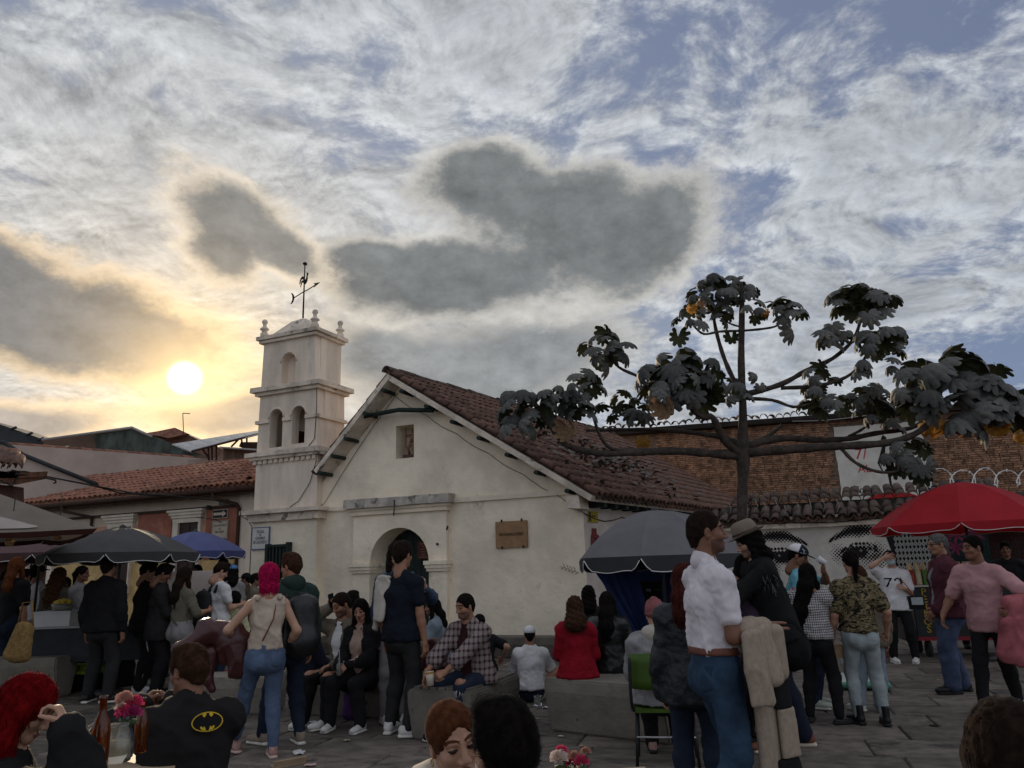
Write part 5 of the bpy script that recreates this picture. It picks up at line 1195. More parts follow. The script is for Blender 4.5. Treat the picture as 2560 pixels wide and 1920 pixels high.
def person(label, px, Y=None, foot=None, top=None, H=None, yaw=0, fem=False, w=1.0, sk='a', seat=None, lean=0, side=0, head=(0, 0, 0), hx=None, feet=None, hands=None, hp=('relaxed', 'relaxed'),
           topw=None, jacket=None, bot=None, shoes=None, hair=('short', 'black'), hat=None, res=.019, pel=None, group=None, neck=0, eyes=False, stub=None, extra=None, pole=None, fine=None, twist=0, dx=0.0, pockets=False):
    if foot is not None: base = gr(px, foot)
    else: base = at(px, 1410, Y); base.z = 0
    base = Vector((base.x + dx, base.y, 0)); Y = base.y
    if seat is not None and top is not None: H = min(max((at(px, top, Y).z - seat - .07) / (.485 - .0016 * lean), 1.45), 1.86)
    if H is None: H = at(px, top, Y).z / (.985 if not lean else (1 - .0022 * lean)); H = min(max(H, 1.42), 1.95)
    k = H / 1.75; yawr = radians(yaw)
    Pv = V3(0, 0, .52 * H) if seat is None else V3(0, 0, seat + .085)
    if pel is not None: Pv = np.array(pel, float)
    RT = RZ(radians(twist)) @ RX(-radians(lean)) @ RY(radians(side))
    R_, F_, U_ = RT @ V3(1, 0, 0), RT @ V3(0, 1, 0), RT @ V3(0, 0, 1)
    tl = .295 * H; Sc = Pv + U_ * tl + F_ * (-.01); Nb = Sc + U_ * .045 * H
    hd = nrm3(U_ * .6 + V3(0, 0, .5) + F_ * .10); RHd = RT @ RZ(radians(head[0])) @ RX(-radians(head[1])) @ RY(radians(head[2]))
    if lean: RHd = RX(radians(lean * .55)) @ RHd
    Hc = Nb + hd * .088 * H + F_ * (.012 + neck)
    hs_ = k * (.97 if fem else 1.0) * 1.02
    if seat is not None and top is not None and pel is None:
        dz = at(px, top, Y).z + .01 - (Hc[2] + .125 * hs_); dz = max(min(dz, .08), -.08)
        for q in (Pv, Sc, Nb, Hc): q += V3(0, 0, dz)
    if hx is not None:
        hw_ = RZ(yawr) @ Hc; base.x += at(hx, 1410, Y + hw_[1]).x - (base.x + hw_[0])
    sw = (.160 if fem else .182) * k * w; hw = .088 * k
    sh = {'L': Sc - R_ * sw - U_ * .034 * k, 'R': Sc + R_ * sw - U_ * .034 * k}; hip = {'L': Pv - R_ * hw, 'R': Pv + R_ * hw}
    # legs
    l1, l2 = .245 * H, .238 * H
    if feet is None: feet = {'L': (-.10, .03, 0, 8), 'R': (.10, .0, 0, -10)} if seat is None else {'L': (-.13, .46, 0, 8), 'R': (.13, .44, 0, -8)}
    kn, an = {}, {}
    for s_ in 'LR':
        f = feet[s_]; tgt = V3(f[0], f[1], f[2] + .085 * k); sgn = -1 if s_ == 'L' else 1
        pl_ = (pole or {}).get('k' + s_, F_ * 1.0 + V3(sgn * .12, 0, .25 if seat is not None else 0)); kn[s_], an[s_] = ik(hip[s_], tgt, l1, l2, pl_)
    # arms
    a1, a2 = .172 * H, .150 * H; el, wr = {}, {}
    hands = hands or {}
    for s_ in 'LR':
        sgn = -1 if s_ == 'L' else 1
        t = hands.get(s_); t = V3(*t[:3]) if t is not None else (sh[s_] + V3(sgn * .06, .05, -.315 * H) if seat is None else Pv + V3(sgn * .15, .33, .10))
        pl_ = (pole or {}).get(s_, R_ * sgn * .5 - F_ * .8 - V3(0, 0, .5)); el[s_], wr[s_] = ik(sh[s_], t, a1, a2, pl_)
    # ---- the body, one mesh
    B = SDF(); g = k * w
    fb = 1.05 if fem else 1.0
    def torso(S_, inf=0.0, fl=0.0, hem=None, k_=.05):
        hx, wx, cx = (.170 if fem else .162) * g, (.122 if fem else .142) * g, (.140 if fem else .168) * g
        wp, cp = Pv + U_ * tl * .36, Pv + U_ * tl * .70
        S_.sec(Pv - U_ * .05 * k, wp, R_, (hx + inf + fl, (.118 * g) + inf + fl), (wx + inf + fl * .5, .100 * g + inf + fl * .5), k_)
        S_.sec(wp, cp, R_, (wx + inf + fl * .5, .100 * g + inf + fl * .5), (cx + inf, .116 * g + inf), k_)
        S_.sec(cp, Sc - U_ * .055 * k, R_, (cx + inf, .116 * g + inf), (sw * .80 + inf, .074 * g + inf), k_)
        S_.cone(sh['L'], sh['R'], .047 * g + inf, .047 * g + inf, k_)
        S_.cone(Nb - U_ * .015 + R_ * 0, Sc - R_ * sw * .6 - U_ * .022, .046 * k + inf * .6, .038 * k + inf, k_); S_.cone(Nb - U_ * .015, Sc + R_ * sw * .6 - U_ * .022, .046 * k + inf * .6, .038 * k + inf, k_)
        if fem:
            for sg in (-1, 1): S_.ell(cp + R_ * sg * .062 * g + F_ * .085 * g, (.055 * g + inf, .05 * g + inf, .055 * g + inf), .04)
    torso(B)
    bt = .075 if fem else .062
    for sg in (-1, 1): B.ell(Pv + R_ * sg * bt * k - F_ * .060 * k - U_ * .05 * k, (bt * g, bt * g, .08 * g), .04)
    B.cone(Nb - U_ * .03, Hc - RHd @ V3(0, .03, .10) * hs_, .054 * k * fb ** -2, .052 * k * fb ** -2, .03)
    def arm(S_, s_, inf=0.0, frac=1.0, k_=.03):
        a, e, h_ = sh[s_], el[s_], wr[s_]; S_.cone(a, e if frac >= .5 else a + (e - a) * frac * 2, .047 * g + inf, (.039 * k + inf) if frac >= .5 else .043 * g + inf, k_)
        if frac > .5: f = (frac - .5) * 2; m = e + (h_ - e) * min(.3, f); S_.cone(e, m, .038 * k + inf, .040 * k + inf, k_); S_.cone(m, e + (h_ - e) * f, .040 * k + inf, (.027 + .013 * (1 - f)) * k + inf, k_)
    def leg(S_, s_, inf=0.0, frac=1.0, k_=.035, fl=0.0):
        a, q, f = hip[s_], kn[s_], an[s_]; S_.cone(a, q, (.083 if not fem else .090) * g + inf, .056 * k + inf + fl * .5, k_)
        m = q + (f - q) * .3 + nrm3(np.cross(np.cross(f - q, F_), f - q) + 1e-6) * -.012; e = q + (f - q) * frac
        S_.cone(q, m, .056 * k + inf + fl * .5, .054 * k + inf + fl * .8, k_); S_.cone(m, e, .054 * k + inf + fl * .8, (.036 + .016 * (1 - frac)) * k + inf + fl, k_)
    for s_ in 'LR': arm(B, s_); leg(B, s_)
    V, F = B.mesh(res); mi = np.zeros(len(F), int); Vs, Fs, Ms = [V], [F], [mi]; off = len(V)
    hv, hf, hm, st = head_mesh(fem, fine or .0085); hm = hm.copy()
    if stub: hm[st] = 4
    Vs.append((hv * hs_) @ RHd.T + Hc); Fs.append(hf + off); Ms.append(hm); off += len(hv)
    for i, s_ in enumerate('LR'):
        v, f = hand_mesh(hp[i]); sgn = -1 if s_ == 'L' else 1; y_ = nrm3(wr[s_] - el[s_])
        t = hands.get(s_)
        if t is not None and len(t) > 3: y_ = nrm3(V3(*t[3:6]))
        pn = V3(*t[6:9]) if t is not None and len(t) > 6 else -R_ * sgn + V3(0, 0, -.1) * (seat is not None) * 8
        z_ = -nrm3(pn - y_ * (pn @ y_)); x_ = np.cross(y_, z_); M = np.stack([x_, y_, z_], 1); v = v * k * (.93 if fem else 1)
        if s_ == 'L': v = v * V3(-1, 1, 1); f = f[:, ::-1]
        Vs.append(v @ M.T + wr[s_]); Fs.append(f + off); Ms.append(np.zeros(len(f), int)); off += len(v)
    V, F, mi = np.concatenate(Vs), np.concatenate(Fs), np.concatenate(Ms)
    hm_ = HAIR[hair[1]]
    ob = link('person', np_mesh('person', V, F, [SKIN[sk], LIPS, hm_ if hair[1] not in ('red', 'pink') else HAIR['dark'], EYED, mat('stubble ' + sk, tuple(c * .45 for c in SKIN[sk].node_tree.nodes['Principled BSDF'].inputs['Base Color'].default_value[:3]) if False else {'a': (.15, .08, .055), 'b': (.22, .13, .09), 'c': (.10, .05, .033), 'd': (.2, .11, .08)}[sk], .7, .15)], mi))
    ob.location = base; ob.rotation_euler = (0, 0, yawr); tag(ob, label, 'person', group or 'people in the plaza')
    def part(name, S_, h, m, amp=0.0, seed=0, freq=26, parent=None, cutface=None):
        v, f = S_.mesh(h)
        if not len(f): return None
        if amp: v = v + vnormals(v, f) * (folds(v, amp, freq, seed) + folds(v, amp * .55, freq * 2.3, seed + 3, (1, 1, 1.3)))[:, None]
        return link(name, np_mesh(name, v, f, m), parent or ob)
    ctx = dict(ob=ob, Pv=Pv, Sc=Sc, Nb=Nb, Hc=Hc, RH=RHd, U=U_, F=F_, R=R_, sh=sh, el=el, wr=wr, hip=hip, kn=kn, an=an, k=k, hs=hs_, part=part, H=H, sw=sw, W=lambda p: Matrix.Translation(base) @ Matrix.Rotation(yawr, 4, 'Z') @ Vector(p), tl=tl)
    # ---- clothes
    def garment(name, m, sleeve=.3, hem=.06, inf=.013, fl=.012, open_=False, collar=None, skirt=0.0, neckr=.072, nd=.0, amp=.015, drop=None, h=None, sleeveless=False, vneck=False, slinf=None, hood=None):
        S_ = SDF(); torso(S_, inf, fl); sl = inf + .004 if slinf is None else slinf
        if not sleeveless:
            for s_ in 'LR': arm(S_, s_, sl, sleeve, .04)
        if hem > .04:
            if seat is None: S_.sec(Pv + U_ * .02, Pv - U_ * hem, R_, (.172 * g + inf + fl, .128 * g + inf + fl), (.172 * g + inf + fl + skirt, .130 * g + inf + fl + skirt), .05)
            else: 
                S_.sec(Pv + U_ * .02, Pv - U_ * .075, R_, (.178 * g + inf + fl, .14 * g + inf + fl), (.20 * g + inf + fl + skirt, .17 * g + inf + fl + skirt), .05)
        S_.cut(Pv - U_ * hem, -U_) if seat is None else S_.cut(V3(0, 0, max(Pv[2] - .084, seat + .004)), (0, 0, -1))
        for s_ in 'LR':
            if sleeveless: S_.ell(sh[s_] + (sh[s_] - Sc) * .30, (.07 * g, .09 * g, .10 * g), .01, True)
        S_.ell(Nb + U_ * .02 + F_ * (.03 if vneck else .012), (neckr * k, (neckr + .01) * k, .055 * k + nd), .008, True)
        if vneck: S_.ell(Nb + F_ * .10 - U_ * .05, (.045, .06, .10), .01, True)
        if open_:
            wd = .05 if open_ is True else open_
            for q in np.linspace(-.4, 1.12, 14): S_.cone(Pv + U_ * tl * q + F_ * (.155 - .045 * max(q, 0)) * g, Pv + U_ * tl * (q + .12) + F_ * .26 * g, wd * (1.2 - .3 * q), wd * (1.2 - .3 * q), .005, True)
        o = part(name, S_, h or res * .92, m, amp, hash_(label) % 11)
        if collar:
            cS = SDF()
            cS.cone(Nb - U_ * .012 - F_ * .022 * k, Nb + U_ * .012 - F_ * .012 * k, .064 * k, .061 * k, .02)
            for sg in (-1, 1): cS.cone(Nb + R_ * sg * .062 * k - F_ * .02 + U_ * .0, Nb + R_ * sg * .042 * k + F_ * .085 * k - U_ * .045, .014, .010, .02)
            cS.cut(Nb + U_ * .040 - F_ * .03, U_ * 1.0 + F_ * .45)
            cS.cone(Nb - U_ * .12 + F_ * .03, Nb + U_ * .10 + F_ * .02, .052 * k, .055 * k, .004, True); cS.ell(Nb + F_ * .085 * k - U_ * .02, (.016, .05, .06), .006, True)
            part('collar', cS, .009, collar, .002, 3, 60, parent=o)
        if hood is not None:
            hS = SDF(); hS.ell(Nb - F_ * .075 * k - U_ * .02, (.105 * k, .06 * k, .085 * k), .03); hS.cone(Nb + R_ * .075 * k, Nb + R_ * .045 * k + F_ * .06 - U_ * .04, .034, .028, .03); hS.cone(Nb - R_ * .075 * k, Nb - R_ * .045 * k + F_ * .06 - U_ * .04, .034, .028, .03); hS.cone(Nb - R_ * .075 * k - F_ * .05, Nb + R_ * .075 * k - F_ * .05, .045, .045, .04)
            part('hood', hS, .012, hood, .008, 5, parent=o)
        return o
    ctx['garment'] = garment
    if bot:
        m, inf, fl, frac = tuple(bot) + (None, .012, .012, 1.0)[len(bot):]
        S_ = SDF(); 
        S_.sec(Pv - U_ * .05 * k, Pv + U_ * tl * .26, R_, ((.172 if fem else .165) * g + inf, .122 * g + inf), ((.140 if fem else .148) * g + inf, .106 * g + inf), .05)
        for sg in (-1, 1): S_.ell(Pv + R_ * sg * bt * k - F_ * .062 * k - U_ * .05 * k, (bt * g + inf, bt * g + inf, .085 * g + inf), .035)
        for s_ in 'LR': leg(S_, s_, inf, frac * .985, .03, fl)
        if pockets:
            for sg in (-1, 1):
                K_ = SDF(); K_.p = [(t_, q_, a_, b_, k2, sb) for t_, q_, a_, b_, k2, sb in S_.p]; ctr = Pv + R_ * sg * .082 * k - U_ * .03 * k
                K_.p = [(t_, ((q_[0], q_[1], q_[2] + .005, q_[3] + .005) if t_ == 'c' else (q_[0], q_[1] + .005, q_[2]) if t_ == 'e' else (q_[0], q_[1], q_[2], (q_[3][0] + .005, q_[3][1] + .005), (q_[4][0] + .005, q_[4][1] + .005))), a_, b_, k2, sb) for t_, q_, a_, b_, k2, sb in K_.p]
                K_.cut(ctr + R_ * .058 * k, R_).cut(ctr - R_ * .058 * k, -R_).cut(ctr + U_ * .065 * k, U_).cut(ctr - U_ * .075 * k, -U_ + R_ * .35).cut(ctr - U_ * .075 * k, -U_ - R_ * .35).cut(Pv - F_ * .03, F_)
                part('pocket', K_, .0095, m, 0)
        S_.cut(Pv + U_ * tl * .24, U_)
        part('trousers', S_, res * .95, m, .008, (hash_(label) + 4) % 11, 30)
    if topw: garment(**topw)
    if jacket: garment(**jacket)
    if shoes:
        kind, mu_, ms_ = shoes; (uv, uf), (sv, sf) = shoe_mesh(kind)
        for s_ in 'LR':
            f = feet[s_]; M = Matrix.Translation((an[s_][0], an[s_][1], max(f[2], 0) if seat is None else f[2])) @ Matrix.Rotation(radians(f[3]), 4, 'Z') @ Matrix.Rotation(radians(f[4] if len(f) > 4 else 0), 4, 'X') @ Matrix.Scale(k * (.95 if fem else 1.04), 4)
            o = inst('shoe', np_mesh('shoe', uv, uf, mu_), ob, M); inst('sole', np_mesh('sole', sv, sf, ms_), o, Matrix())
    # ---- hair
    if hair[0] != 'none': make_hair(ctx, hair, hm_, fem, res)
    if hat: hat(ctx)
    if eyes:
        for sg in (-1, 1):
            c = Hc + RHd @ (V3(sg * .031, .0735, -.002) * hs_)
            e = MB(); e.lathe([(.0118 * sin(pi * i / 8) * hs_, .0118 * cos(pi * i / 8) * hs_) for i in range(9)], 12, c); eo = e.build('eye', EYEW, ob)
            d = RHd @ nrm3(V3(sg * .05, 1, -.05)); ir = MB(); ir.lathe([(.0075 * hs_ * cos(t), .0075 * hs_ * sin(t) * .5) for t in (0, .5, 1.0, 1.57)], 10, M=Matrix.Translation(Vector(c + d * .0092 * hs_)) @ Vector(d).to_track_quat('Z', 'Y').to_matrix().to_4x4()); ir.build('iris', EYED, eo)
    if extra: extra(ctx)
    return ctx
def hash_(s): return sum((i + 1) * ord(c) for i, c in enumerate(s))

def make_hair(c, hair, m, fem, res):
    style = hair[0]; ln = hair[2] if len(hair) > 2 else .3; fuzz = hair[3] if len(hair) > 3 else 0
    Hc, RH, hs, F_, R_, U_, Nb = c['Hc'], c['RH'], c['hs'], c['F'], c['R'], c['U'], c['Nb']
    P = lambda *a: Hc + RH @ (V3(*a) * hs); S_ = SDF(); inf = {'buzz': .0015, 'short': .010, 'crop': .005, 'pulled': .007}.get(style, .015)
    S_.ell(P(0, -.016, .034), (V3(.077, .097, .090) + inf) * hs, .01, R=RH)
    if style in ('buzz', 'short', 'crop'):
        S_.cone(P(0, -.065, -.02), P(0, -.066, -.06), .052 * hs + inf, .040 * hs, .03)
        if style == 'short': S_.ell(P(0, .02, .105), (.06, .07, .03), .03)
        S_.ell(P(0, .115, -.035), V3(.110, .075, .105) * hs, .012, True, R=RH); S_.ell(P(0, .03, -.085), V3(.12, .085, .075) * hs, .012, True, R=RH)
        S_.cut(P(0, -.05, -.075), RH @ V3(0, .25, -1))
        for sg in (-1, 1): S_.ell(P(sg * .086, -.008, -.02), V3(.022, .024, .034) * hs, .008, True, R=RH)
    else:
        down = V3(0, 0, -1); back = -F_
        S_.ell(P(0, .128, -.02), V3(.070, .085, .105) * hs, .012, True, R=RH)
        if style == 'bob':
            S_.sec(P(0, -.022, .03), P(0, -.026, -.10), RH @ V3(1, 0, 0), (.088 * hs, .092 * hs), (.098 * hs, .084 * hs), .04)
            S_.ell(P(0, .110, -.06), V3(.068, .09, .115) * hs, .015, True, R=RH); S_.cut(P(0, 0, -ln), RH @ V3(0, 0, -1))
        elif style in ('long', 'wavy', 'curly'):
            wd = {'long': .078, 'wavy': .095, 'curly': .115}[style]; p0 = P(0, -.05, .0); p1 = Nb + back * .085 + V3(0, 0, .02); p2 = p1 + V3(0, 0, -ln * .5) + back * .03; p3 = p1 + V3(0, 0, -ln) + back * .015
            if style == 'long' and len(hair) > 4: p2 = p2 + R_ * hair[4]; p3 = p3 + R_ * hair[4]
            S_.sec(p0, p1, R_, (.084 * hs, .070 * hs), (wd, .05), .04); S_.sec(p1, p2, R_, (wd, .05), (wd * 1.05, .045), .04); S_.sec(p2, p3, R_, (wd * 1.05, .045), (wd * .72, .028), .04)
            for sg in (-1, 1): S_.cone(P(sg * .075, .0, .0), P(sg * .083, .012, -.12), .030 * hs, .026 * hs, .03); S_.cone(P(sg * .083, .012, -.12), Nb + R_ * sg * .10 + F_ * .05 - V3(0, 0, .10 + .15 * (ln > .3)), .028, .018, .03)
        elif style == 'pulled':
            S_.ell(P(0, -.12, .0), V3(.04, .035, .04) * hs, .02); S_.cone(P(0, -.11, -.02), Nb + back * .09 - V3(0, 0, ln), .032, .02, .03)
    v, f = S_.mesh(.0095 if res < .017 else .012)
    n = vnormals(v, f); q = (v - Hc) @ RH / hs; az_ = np.arctan2(q[:, 0], q[:, 1] * -1)
    amp = {'buzz': .0006, 'crop': .002, 'short': .0035, 'bob': .005, 'long': .006, 'wavy': .010, 'curly': .016, 'pulled': .002}[style]
    low = .6 if style in ('wavy', 'curly') else .15
    z_ = q[:, 2] + 0 * az_
    str_ = np.sin(az_ * 23 + 3 * np.sin(z_ * 34 * low * 2)) * .5 + np.sin(az_ * 41 + z_ * 60 * low + 1) * .35 + (np.sin(z_ * 95 + 6 * az_) * .6 if low > .5 else 0)
    if style in ('short', 'crop'): str_ = str_ * .5 + folds(v, 1.0, 80, 3)
    v = v + n * (amp * str_)[:, None]
    if fuzz:
        def flow(Pp, Nn, r):
            if style in ('short', 'crop', 'buzz'): d = np.tile(RH @ V3(0, .3, .6), (len(Pp), 1)) + r.normal(0, .5, Pp.shape)
            else: d = np.tile(V3(0, 0, -1.0) if style != 'pulled' else RH @ V3(0, -1, -.35), (len(Pp), 1)) + Nn * .05 + r.normal(0, {'long': .14, 'bob': .12, 'pulled': .08}.get(style, .4), Pp.shape); top_ = (((Pp - Hc) @ RH)[:, 2] > .09 * hs) & (style != 'pulled'); d[top_] += (np.sign(((Pp - Hc) @ RH)[top_, 0:1]) * (RH @ V3(1, 0, 0)))
            return nrm_rows(d - Nn * (d * Nn).sum(1, keepdims=True))
        L = {'short': .030, 'crop': .018, 'buzz': .006}.get(style, .075)
        rv, rf = ribbons(v, n, fuzz, L, .0011 if L < .05 else .0016, flow, .14 if L < .05 else .03, hash_(style) + fuzz, 4, Hc, L / 4 / .105)
        f = np.concatenate([f, rf + len(v)]); v = np.concatenate([v, rv])
    c['hair'] = link('hair', np_mesh('hair', v, f, m), c['ob'])

# ---- hats and small wearables
def cap(m, mbrim, back=False, front=None):
    def fn(c):
        P = lambda *a: c['Hc'] + c['RH'] @ (V3(*a) * c['hs']); S_ = SDF(); S_.ell(P(0, -.014, .048), V3(.092, .112, .088) * c['hs'], .01, R=c['RH']); S_.cut(P(0, 0, .038), c['RH'] @ V3(0, .05, -1))
        o = c['part']('cap', S_, .009, m, .0015, 2, 60)
        B_ = SDF(); sy = -1 if back else 1; B_.ell(P(0, .105 * sy, .040), V3(.078, .085, .008) * c['hs'], .008, R=c['RH'] @ RX(-.12 * sy)); B_.cut(P(0, .06 * sy, .04), c['RH'] @ V3(0, -sy, 0)); c['part']('brim', B_, .0075, mbrim, 0, parent=o)
        if front:
            S2 = SDF(); S2.ell(P(0, -.014, .048), V3(.094, .114, .090) * c['hs'], .01, R=c['RH']); S2.cut(P(0, 0, .04), c['RH'] @ V3(0, .05, -1)); S2.cut(P(0, -.01, .05), c['RH'] @ V3(0, -1, 0)); c['part']('front_panel', S2, .009, front, 0, parent=o)
    return fn
def beanie(m):
    def fn(c):
        P = lambda *a: c['Hc'] + c['RH'] @ (V3(*a) * c['hs']); S_ = SDF(); S_.ell(P(0, -.016, .045), V3(.094, .113, .100) * c['hs'], .01, R=c['RH']); S_.cone(P(0, -.02, .12), P(0, -.03, .14), .05, .03, .04); S_.cut(P(0, 0, -.01), c['RH'] @ V3(0, .25, -1)); o = c['part']('beanie', S_, .010, m, .004, 3, 50)
        B_ = SDF(); B_.ell(P(0, -.016, .02), V3(.099, .119, .045) * c['hs'], .01, R=c['RH']); B_.cut(P(0, 0, .03), c['RH'] @ V3(0, 0, 1)).cut(P(0, 0, -.02), c['RH'] @ V3(0, .25, -1)); c['part']('fold', B_, .010, m, .003, 5, 60, parent=o)
    return fn
def fedora(m, mband):
    def fn(c):
        M = Matrix.Translation(Vector(c['Hc'] + c['RH'] @ (V3(0, -.012, .062) * c['hs']))) @ Matrix(c['RH'].tolist()).to_4x4(); s = c['hs']
        o = inst('hat', MB().lathe([(0.001, .118), (.045, .122), (.075, .112), (.090, .08), (.098, .035), (.102, 0.0)], 24, sy=1.16).build('hat', m).data, c['ob'], M @ Matrix.Scale(s, 4))
        for x in [x for x in bpy.data.objects if x.name.startswith('hat') and x.parent is None]: bpy.data.objects.remove(x)
        b = MB(); n = 32; vs = []
        for r, up in ((.100, 0.0), (.125, -.004), (.150, .004), (.153, .008), (.125, .003), (.100, .006)):
            for i in range(n): a = 2 * pi * i / n; vs.append((r * cos(a), r * 1.14 * sin(a), up + .018 * (abs(cos(a)) ** 3) * (r - .1) / .05 + .010 * (r - .1) / .05 * -sin(a)))
        b.add(vs, [(j * n + i, j * n + (i + 1) % n, (j + 1) * n + (i + 1) % n, (j + 1) * n + i) for j in range(5) for i in range(n)], 0, True)
        bo = b.build('hat_brim', m); bo.parent = o
        bd = MB().lathe([(.1005, .003), (.1005, .03), (.0995, .032)], 24, sy=1.16).build('hat_band', mband); bd.parent = o
    return fn

# ---------------------------------------------------------------- patterned cloths
def pattern(key, build, rough=.9):
    m = bpy.data.materials.new(key); m.use_nodes = True; T = NT(m.node_tree); b = T.n['Principled BSDF']; b.inputs['Roughness'].default_value = rough; b.inputs['Specular IOR Level'].default_value = .15
    oc = T.node('ShaderNodeTexCoord').outputs['Object']; T.l.new(build(T, oc), b.inputs['Base Color']); return m
def stripes(T, s, f, duty): return T.ss(T.m('ABSOLUTE', T.m('SUBTRACT', T.m('FRACT', T.m('MULTIPLY', s, f)), .5)), duty, duty + .06)
def plaid(T, oc):
    x, y, z = T.xyz(T.v('ADD', oc, T.v('SCALE', T.noise(oc, 9, 2, col=True), .02)))[:3]; u = T.m('ADD', x, T.m('MULTIPLY', y, .6))
    a = stripes(T, u, 19, .28); b = stripes(T, z, 16, .28); c = T.mix(T.m('MULTIPLY', T.m('ADD', a, b), .5), (.23, .19, .18), (.06, .020, .022)); return T.mix(T.m('MULTIPLY', T.m('MULTIPLY', a, b), .6), c, (.02, .014, .016))
PLAID = pattern('plaid cloth', plaid)
def camo(T, oc):
    v = T.v('MULTIPLY', oc, (1, 1, 2.1)); a = T.noise(v, 17, 3, .55, 1.2); b = T.noise(T.v('ADD', v, (3, 1, 2)), 15, 3, .55, 1.2)
    c = T.mix(T.ss(a, .50, .52), (.20, .15, .08), (.075, .062, .032)); return T.mix(T.ss(b, .53, .55), c, (.013, .012, .009))
CAMO = pattern('camouflage cloth', camo)
def ging(T, oc):
    x, y, z = T.xyz(T.v('ADD', oc, T.v('SCALE', T.noise(oc, 6, 2, col=True), .03)))[:3]; u = T.m('ADD', x, T.m('MULTIPLY', y, .8)); a = stripes(T, u, 42, .25); b = stripes(T, z, 42, .25)
    c = T.mix(T.m('MULTIPLY', T.m('ADD', a, b), .5), (.50, .46, .45), (.02, .02, .022)); return T.mix(T.ss(T.noise(oc, 9, 1, .5), .68, .70), c, (.30, .02, .03))
GING = pattern('gingham cloth', ging)
def wash(T, oc): return T.mix(T.ss(T.noise(oc, 5, 5, .6), .35, .65), (.36, .17, .17), (.30, .135, .14))
PINKT = fab('washed pink', (.42, .225, .225), var=.12, scale=4); PINKJ = fab('pink fleece', (.36, .105, .115), var=.25, scale=9, bump=.5, bscale=120); RED = fab('crimson wool', (.21, .006, .014), var=.15); POLO = fab('white pique', (.64, .585, .60), bump=.12, bscale=200)
AQUA = fab('aqua', (.14, .36, .43)); TAUPE = fab('taupe', (.14, .115, .085)); OLIVE = fab('olive', (.12, .105, .075)); GREENJ = fab('dark green', (.022, .038, .032)); MAROON = fab('maroon', (.075, .022, .030)); CREAMC = fab('cream', (.47, .42, .35)); BEIGE = fab('beige wool', (.30, .235, .18), var=.12, scale=30, bump=.15, bscale=150)
TANTOP = fab('cream rib', (.46, .36, .28)); FLEECE = fab('heather fleece', (.25, .235, .235), var=.2, scale=12, bump=.35, bscale=130); PUFF = fab('puffer nylon', (.011, .013, .016), rough=.45, bump=.6, bscale=14, spec=.4); LEATHER = fab('black leather', (.009, .0095, .0095), rough=.35, spec=.5); SKIRTB = fab('dark coat', (.020, .018, .018)); ROSE = fab('rose knit', (.24, .085, .085), bump=.5, bscale=120)
YELC = fab('pale yellow', (.46, .43, .26)); BURG = fab('burgundy leather', (.055, .014, .014), rough=.32, spec=.5, bump=.2, bscale=18); TANS = mat('tan suede', (.22, .17, .125), .8, .2, 12); PINKS = mat('dusty pink shoe', (.33, .19, .16), .6, .25, 14); BROWNL = mat('brown leather', (.15, .055, .035), .5, .15, 12); STRAW = mat('straw', (.20, .12, .04), .8, .3, 30, .5, 80)
PURPLE = fab('purple nylon', (.055, .018, .085), rough=.6); FELT = fab('taupe felt', (.17, .135, .10)); BANDM = fab('brown band', (.05, .03, .022)); STRIPE = mat('stripe red', (.30, .06, .05), .6, 0)

def tee(m, **k): return {**dict(name='shirt', m=m, sleeve=.30, hem=.075, inf=.012, fl=.014), **k}
def jk(m, **k): return {**dict(name='jacket', m=m, sleeve=.97, hem=.11, inf=.026, fl=.022, collar=m, neckr=.06), **k}
SNW = ('shoe', SHOEW, SOLEW); SNB = ('shoe', SHOEB, SOLEW); SBB = ('shoe', SHOEB, SOLEB)
WALK = lambda a, b, y=.0: {'L': (-.09, a, 0, 6), 'R': (.09, b, 0, -6)}
G1 = 'people in the plaza'; FAR = dict(res=.023)

# ---- standing group on the left
person('woman with long auburn hair and a black puff sleeved top standing at the plaza edge', 4, foot=1735, top=1405, yaw=-12, fem=True, sk='d', topw=tee(BLACK, sleeve=.34, hem=.02, slinf=.035), bot=(DDENIM,), shoes=SNB, hair=('long', 'auburn', .30, 700))
person('woman with long curly light brown hair, brown cardigan and pale wide jeans', 118, foot=1712, top=1431, yaw=-5, fem=True, pockets=True, sk='b', topw=tee(TAUPE, sleeve=.95, hem=.05, inf=.025, fl=.02), bot=(LDENIM, .03, .05), shoes=SNW, hair=('curly', 'curly', .46, 1400))
person('man in a plain black jacket and dark trousers seen from behind', 240, foot=1757, top=1405, yaw=-8, sk='a', w=1.06, topw=jk(BLACK, hem=.06), bot=(CHAR, .016, .012), shoes=('shoe', SHOEB, SOLEW), hair=('short', 'dark', 0, 500), feet={'L': (-.15, .02, 0, 14), 'R': (.16, .0, 0, -60)})
def sidestripe(c):
    ob, k = c['ob'], c['k']; b = MB()
    for s_, sg in (('L', -1), ('R', 1)):
        h, q, a = c['hip'][s_], c['kn'][s_], c['an'][s_]; o = c['R'] * sg; pts = [h + o * .100 * k, (h + q) / 2 + o * .086 * k, q + o * .077 * k, (q + a) / 2 + o * .072 * k, a + o * .064 * k]; b.tube([Vector(p) for p in pts], .014, 5)
    b.build('trouser_stripe', WHITE, ob)
person('man in a black jacket and black track trousers with a white side stripe', 345, foot=1731, top=1417, yaw=-62, sk='a', topw=jk(BLACK, hem=.08), bot=(BLACK, .02, .02), shoes=SNW, hair=('short', 'dark'), extra=sidestripe, head=(0, 18, 0))
person('man in a long dark coat looking down, in front of the white banner', 385, foot=1741, top=1422, yaw=-68, sk='c', topw=jk(SKIRTB, hem=.16, inf=.032), bot=(BLACK, .018, .015), shoes=SNB, hair=('short', 'black'), head=(0, 28, 0), hands={'L': (-.06, .34, 1.12), 'R': (.08, .34, 1.10)}, hp=('curl', 'curl'))
